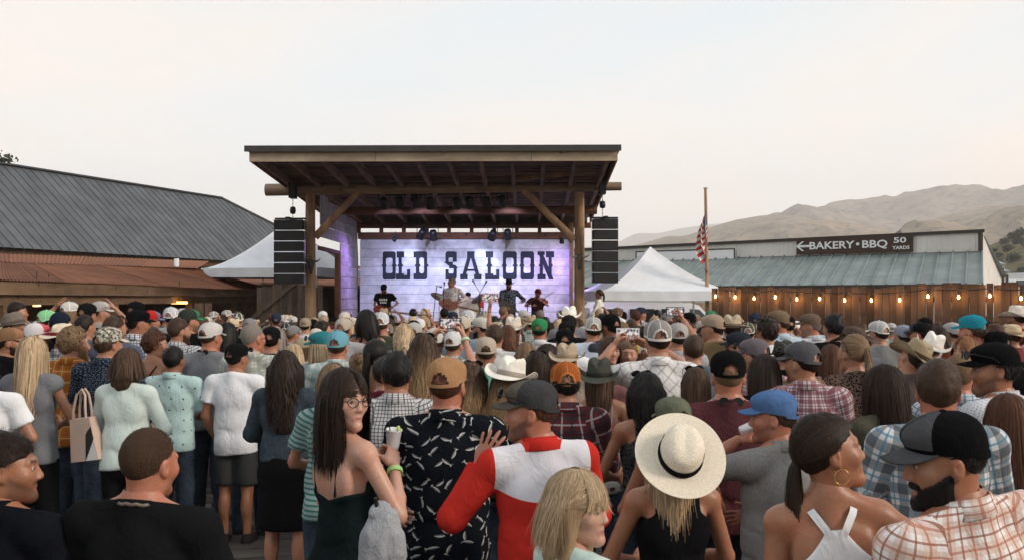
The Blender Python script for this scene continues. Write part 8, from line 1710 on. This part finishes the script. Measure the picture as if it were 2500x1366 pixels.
p = hand_pt(bluecap, 0); e = empty('drink_can', p + Vector((.0, .0, .015))); e.rotation_euler = (R(15), R(62), 0); m = MB(); m.lathe([(0, -.06), (.024, -.06), (.033, -.052), (.033, .048), (.026, .06), (0, .058)], (0, 0, 0), 20); m.build('can_body', mat_plain('pale aluminium can', (.62, .62, .62), .3, .05, 8, .5), e); m = MB(); m.lathe([(0, .061), (.024, .061), (.026, .057)], (0, 0, 0), 16); m.build('lid', M_steel, e); tag(e, 'pale drink can tipped to the mouth of the man in blue cap', 'can')
p = at(1852, 1100, 4.15); 
def phone(p, rz, label, col=(.55, .55, .56), lit=True, s=1.0):
    e = empty('smartphone', p); e.rotation_euler = (R(-8), 0, rz); e.scale = (s,) * 3; m = MB(); m.box((0, 0, 0), (.152, .010, .076)); m.build('case', mat_plain('phone case %s' % (col,), col, .35), e)
    sm_, nt, pp = nodes_of('phone screen'); n = texnoise(nt, coord(nt), 60, 4); c_ = mixc(nt, ramp(nt, n, [(.42, 0), (.58, 1)]), (.05, .04, .05), (.75, .68, .66)); nt.links.new(c_, pp.inputs['Emission Color']); pp.inputs['Emission Strength'].default_value = .8; pp.inputs['Base Color'].default_value = (.01, .01, .01, 1); pp.inputs['Roughness'].default_value = .15
    m = MB(); m.add([(-.068, -.0058, -.032), (.068, -.0058, -.032), (.068, -.0058, .032), (-.068, -.0058, .032)], [(0, 1, 2, 3)]); m.build('screen', sm_, e); return tag(e, label, 'phone', 'phones raised to film')
mid = lambda t: (hand_pt(t, 0, .10) + hand_pt(t, 1, .10)) / 2
phone(mid(phonem) + Vector((0, .0, .03)), 0, 'pale phone held in both hands by the windowpane shirt', (.62, .62, .63), s=1.15)
phone(mid(filmw) + Vector((0, .0, .03)), 0, 'dark phone held up by the woman with ombre waves', (.02, .02, .022), s=1.1)
phone(hand_pt(upm, 0, .11), R(12), 'red phone held high on an outstretched arm', (.30, .03, .03), s=1.25)
phone(hand_pt(filmr, 1, .11) + Vector((-.03, 0, 0)), R(-6), 'black phone held up beside the windowpane shirt', (.02, .02, .022), s=1.15)
# tote bag on the shoulder of the woman in mint
br = mw(bagw[0]); e = empty('tote_bag', br @ Vector((-.25, -.08, .94))); e.rotation_euler = (R(4), R(-8), R(-20)); s_ = .86
M_bag1 = mat_plain('blush leather', (.52, .38, .31), .5, .08); M_bag2 = mat_plain('black leather', (.015, .015, .016), .4); M_bag3 = mat_plain('white leather', (.68, .66, .64), .45, .05)
m = MB(); m.hexa([Vector(v) * s_ for v in ((-.145, -.06, 0), (.145, -.06, 0), (.145, .06, 0), (-.145, .06, 0), (-.105, -.04, .36), (.105, -.04, .36), (.105, .04, .36), (-.105, .04, .36))]); m.build('bag_body', M_bag1, e)
m = MB(); m.add([Vector(v) * s_ for v in ((.02, -.0625, .002), (.143, -.0625, .002), (.126, -.052, .175))], [(0, 1, 2)]); m.build('white_panel', M_bag3, e); m = MB(); m.add([Vector(v) * s_ for v in ((.015, -.063, .0), (.127, -.053, .18), (.106, -.043, .30), (.045, -.048, .22))], [(0, 1, 2, 3)]); m.build('black_panel', M_bag2, e)
for y_ in (-.035, .035):
    m = MB(); m.tube([Vector(v) * s_ for v in ((-.07, y_, .35), (-.05, y_, .44), (.0, y_ * .7, .56), (.06, y_ * .5, .60), (.085, y_ * .6, .55), (.075, y_, .44), (.065, y_, .35))], .009, 8); m.build('handle', M_bag1, e)
tag(e, 'blush tote bag with black and white panels on the shoulder of the mint blouse', 'bag')
# grey jacket over the bag of the woman in glasses
v = Vol((-.16, -.13, -.42), (.16, .13, .12), .011); v.cone((0, 0, .02), (.01, 0, -.30), .075, .11, .03); v.cone((-.05, -.03, -.05), (-.06, -.04, -.36), .05, .06, .03); v.cone((.06, -.02, -.05), (.09, -.03, -.36), .05, .055, .03); PQ = v.all(); v.v = v.v - fold(PQ, .022, 2.2, (14, 14, 5)); V, Fq = v.nets(); V = relax(V, Fq, 1, .4)
e = empty('draped_jacket', at(932, 1275, 3.9), 0, .85); obj('cloth', mesh_np('jacket cloth', [dict(v=V, f=Fq)], [C('heather', (.30, .31, .33))]), e); m = MB(); m.tube([(-.02, -.01, .03), (-.02, -.02, .08), (-.025, -.025, .12)], .010, 8); m.build('bag_strap', M_bag2, e); tag(e, 'light grey jacket hung over a dark bag strap beside the fish print shirt', 'jacket')
# hoop earring, watch, neck cord as parts of their wearers
def torus(R_, r_, n=24): m_ = MB(); m_.tube([(R_ * math.cos(a), 0, R_ * math.sin(a)) for a in np.linspace(0, 2 * math.pi, n + 1)], r_, 6, False); return m_
M_gold = mat_plain('gold', (.60, .36, .13), .25, .1, 8, .9, 0)
for sx_ in (-1, 1): o = torus(.024, .0016).build('hoop_earring', M_gold, racer[0]); o.matrix_local = racer[2] @ Matrix.Translation((sx_ * .078, .0, -.066)) @ Matrix.Rotation(R(90), 4, 'Z')
W0, E0 = racer[1]['W'][1], racer[1]['E'][1]; dv = Vector(E0 - W0).normalized(); m = MB(); m.lathe([(.031, -.012), (.034, -.008), (.034, .008), (.031, .012), (.028, .012), (.028, -.012), (.031, -.012)], Vector(W0) + dv * .02, 18, M=dv.to_track_quat('Z', 'Y').to_matrix()); m.build('watch', M_steel, racer[0])
m = MB(); m.tube([(.078 * math.cos(a), -.036 + .080 * math.sin(a), 1.487 - .020 * math.sin(a) + (.0 if i_ % 2 else .004)) for i_, a in enumerate(np.linspace(0, 2 * math.pi, 29))], .0065, 6, False); m.build('neck_cord', mat_plain('braided cord', (.16, .12, .10), .8, .5, 60), r_buzz)
# ------------------------------------------------------------------ evening haze
hm = bpy.data.materials.new('evening haze'); hm.use_nodes = True; nt = hm.node_tree; nt.nodes.clear(); ho = nt.nodes.new('ShaderNodeOutputMaterial'); pv = nt.nodes.new('ShaderNodeVolumePrincipled')
pv.inputs['Color'].default_value = (.985, .965, .96, 1); pv.inputs['Density'].default_value = 2.8e-4; pv.inputs['Anisotropy'].default_value = .0; nt.links.new(pv.outputs[0], ho.inputs['Volume'])
m = MB(); m.box((0, 2700, 215), (12400, 10800, 450)); hz = m.build('haze', hm); tag(hz, kind='stuff'); hz.display_type = 'WIRE'
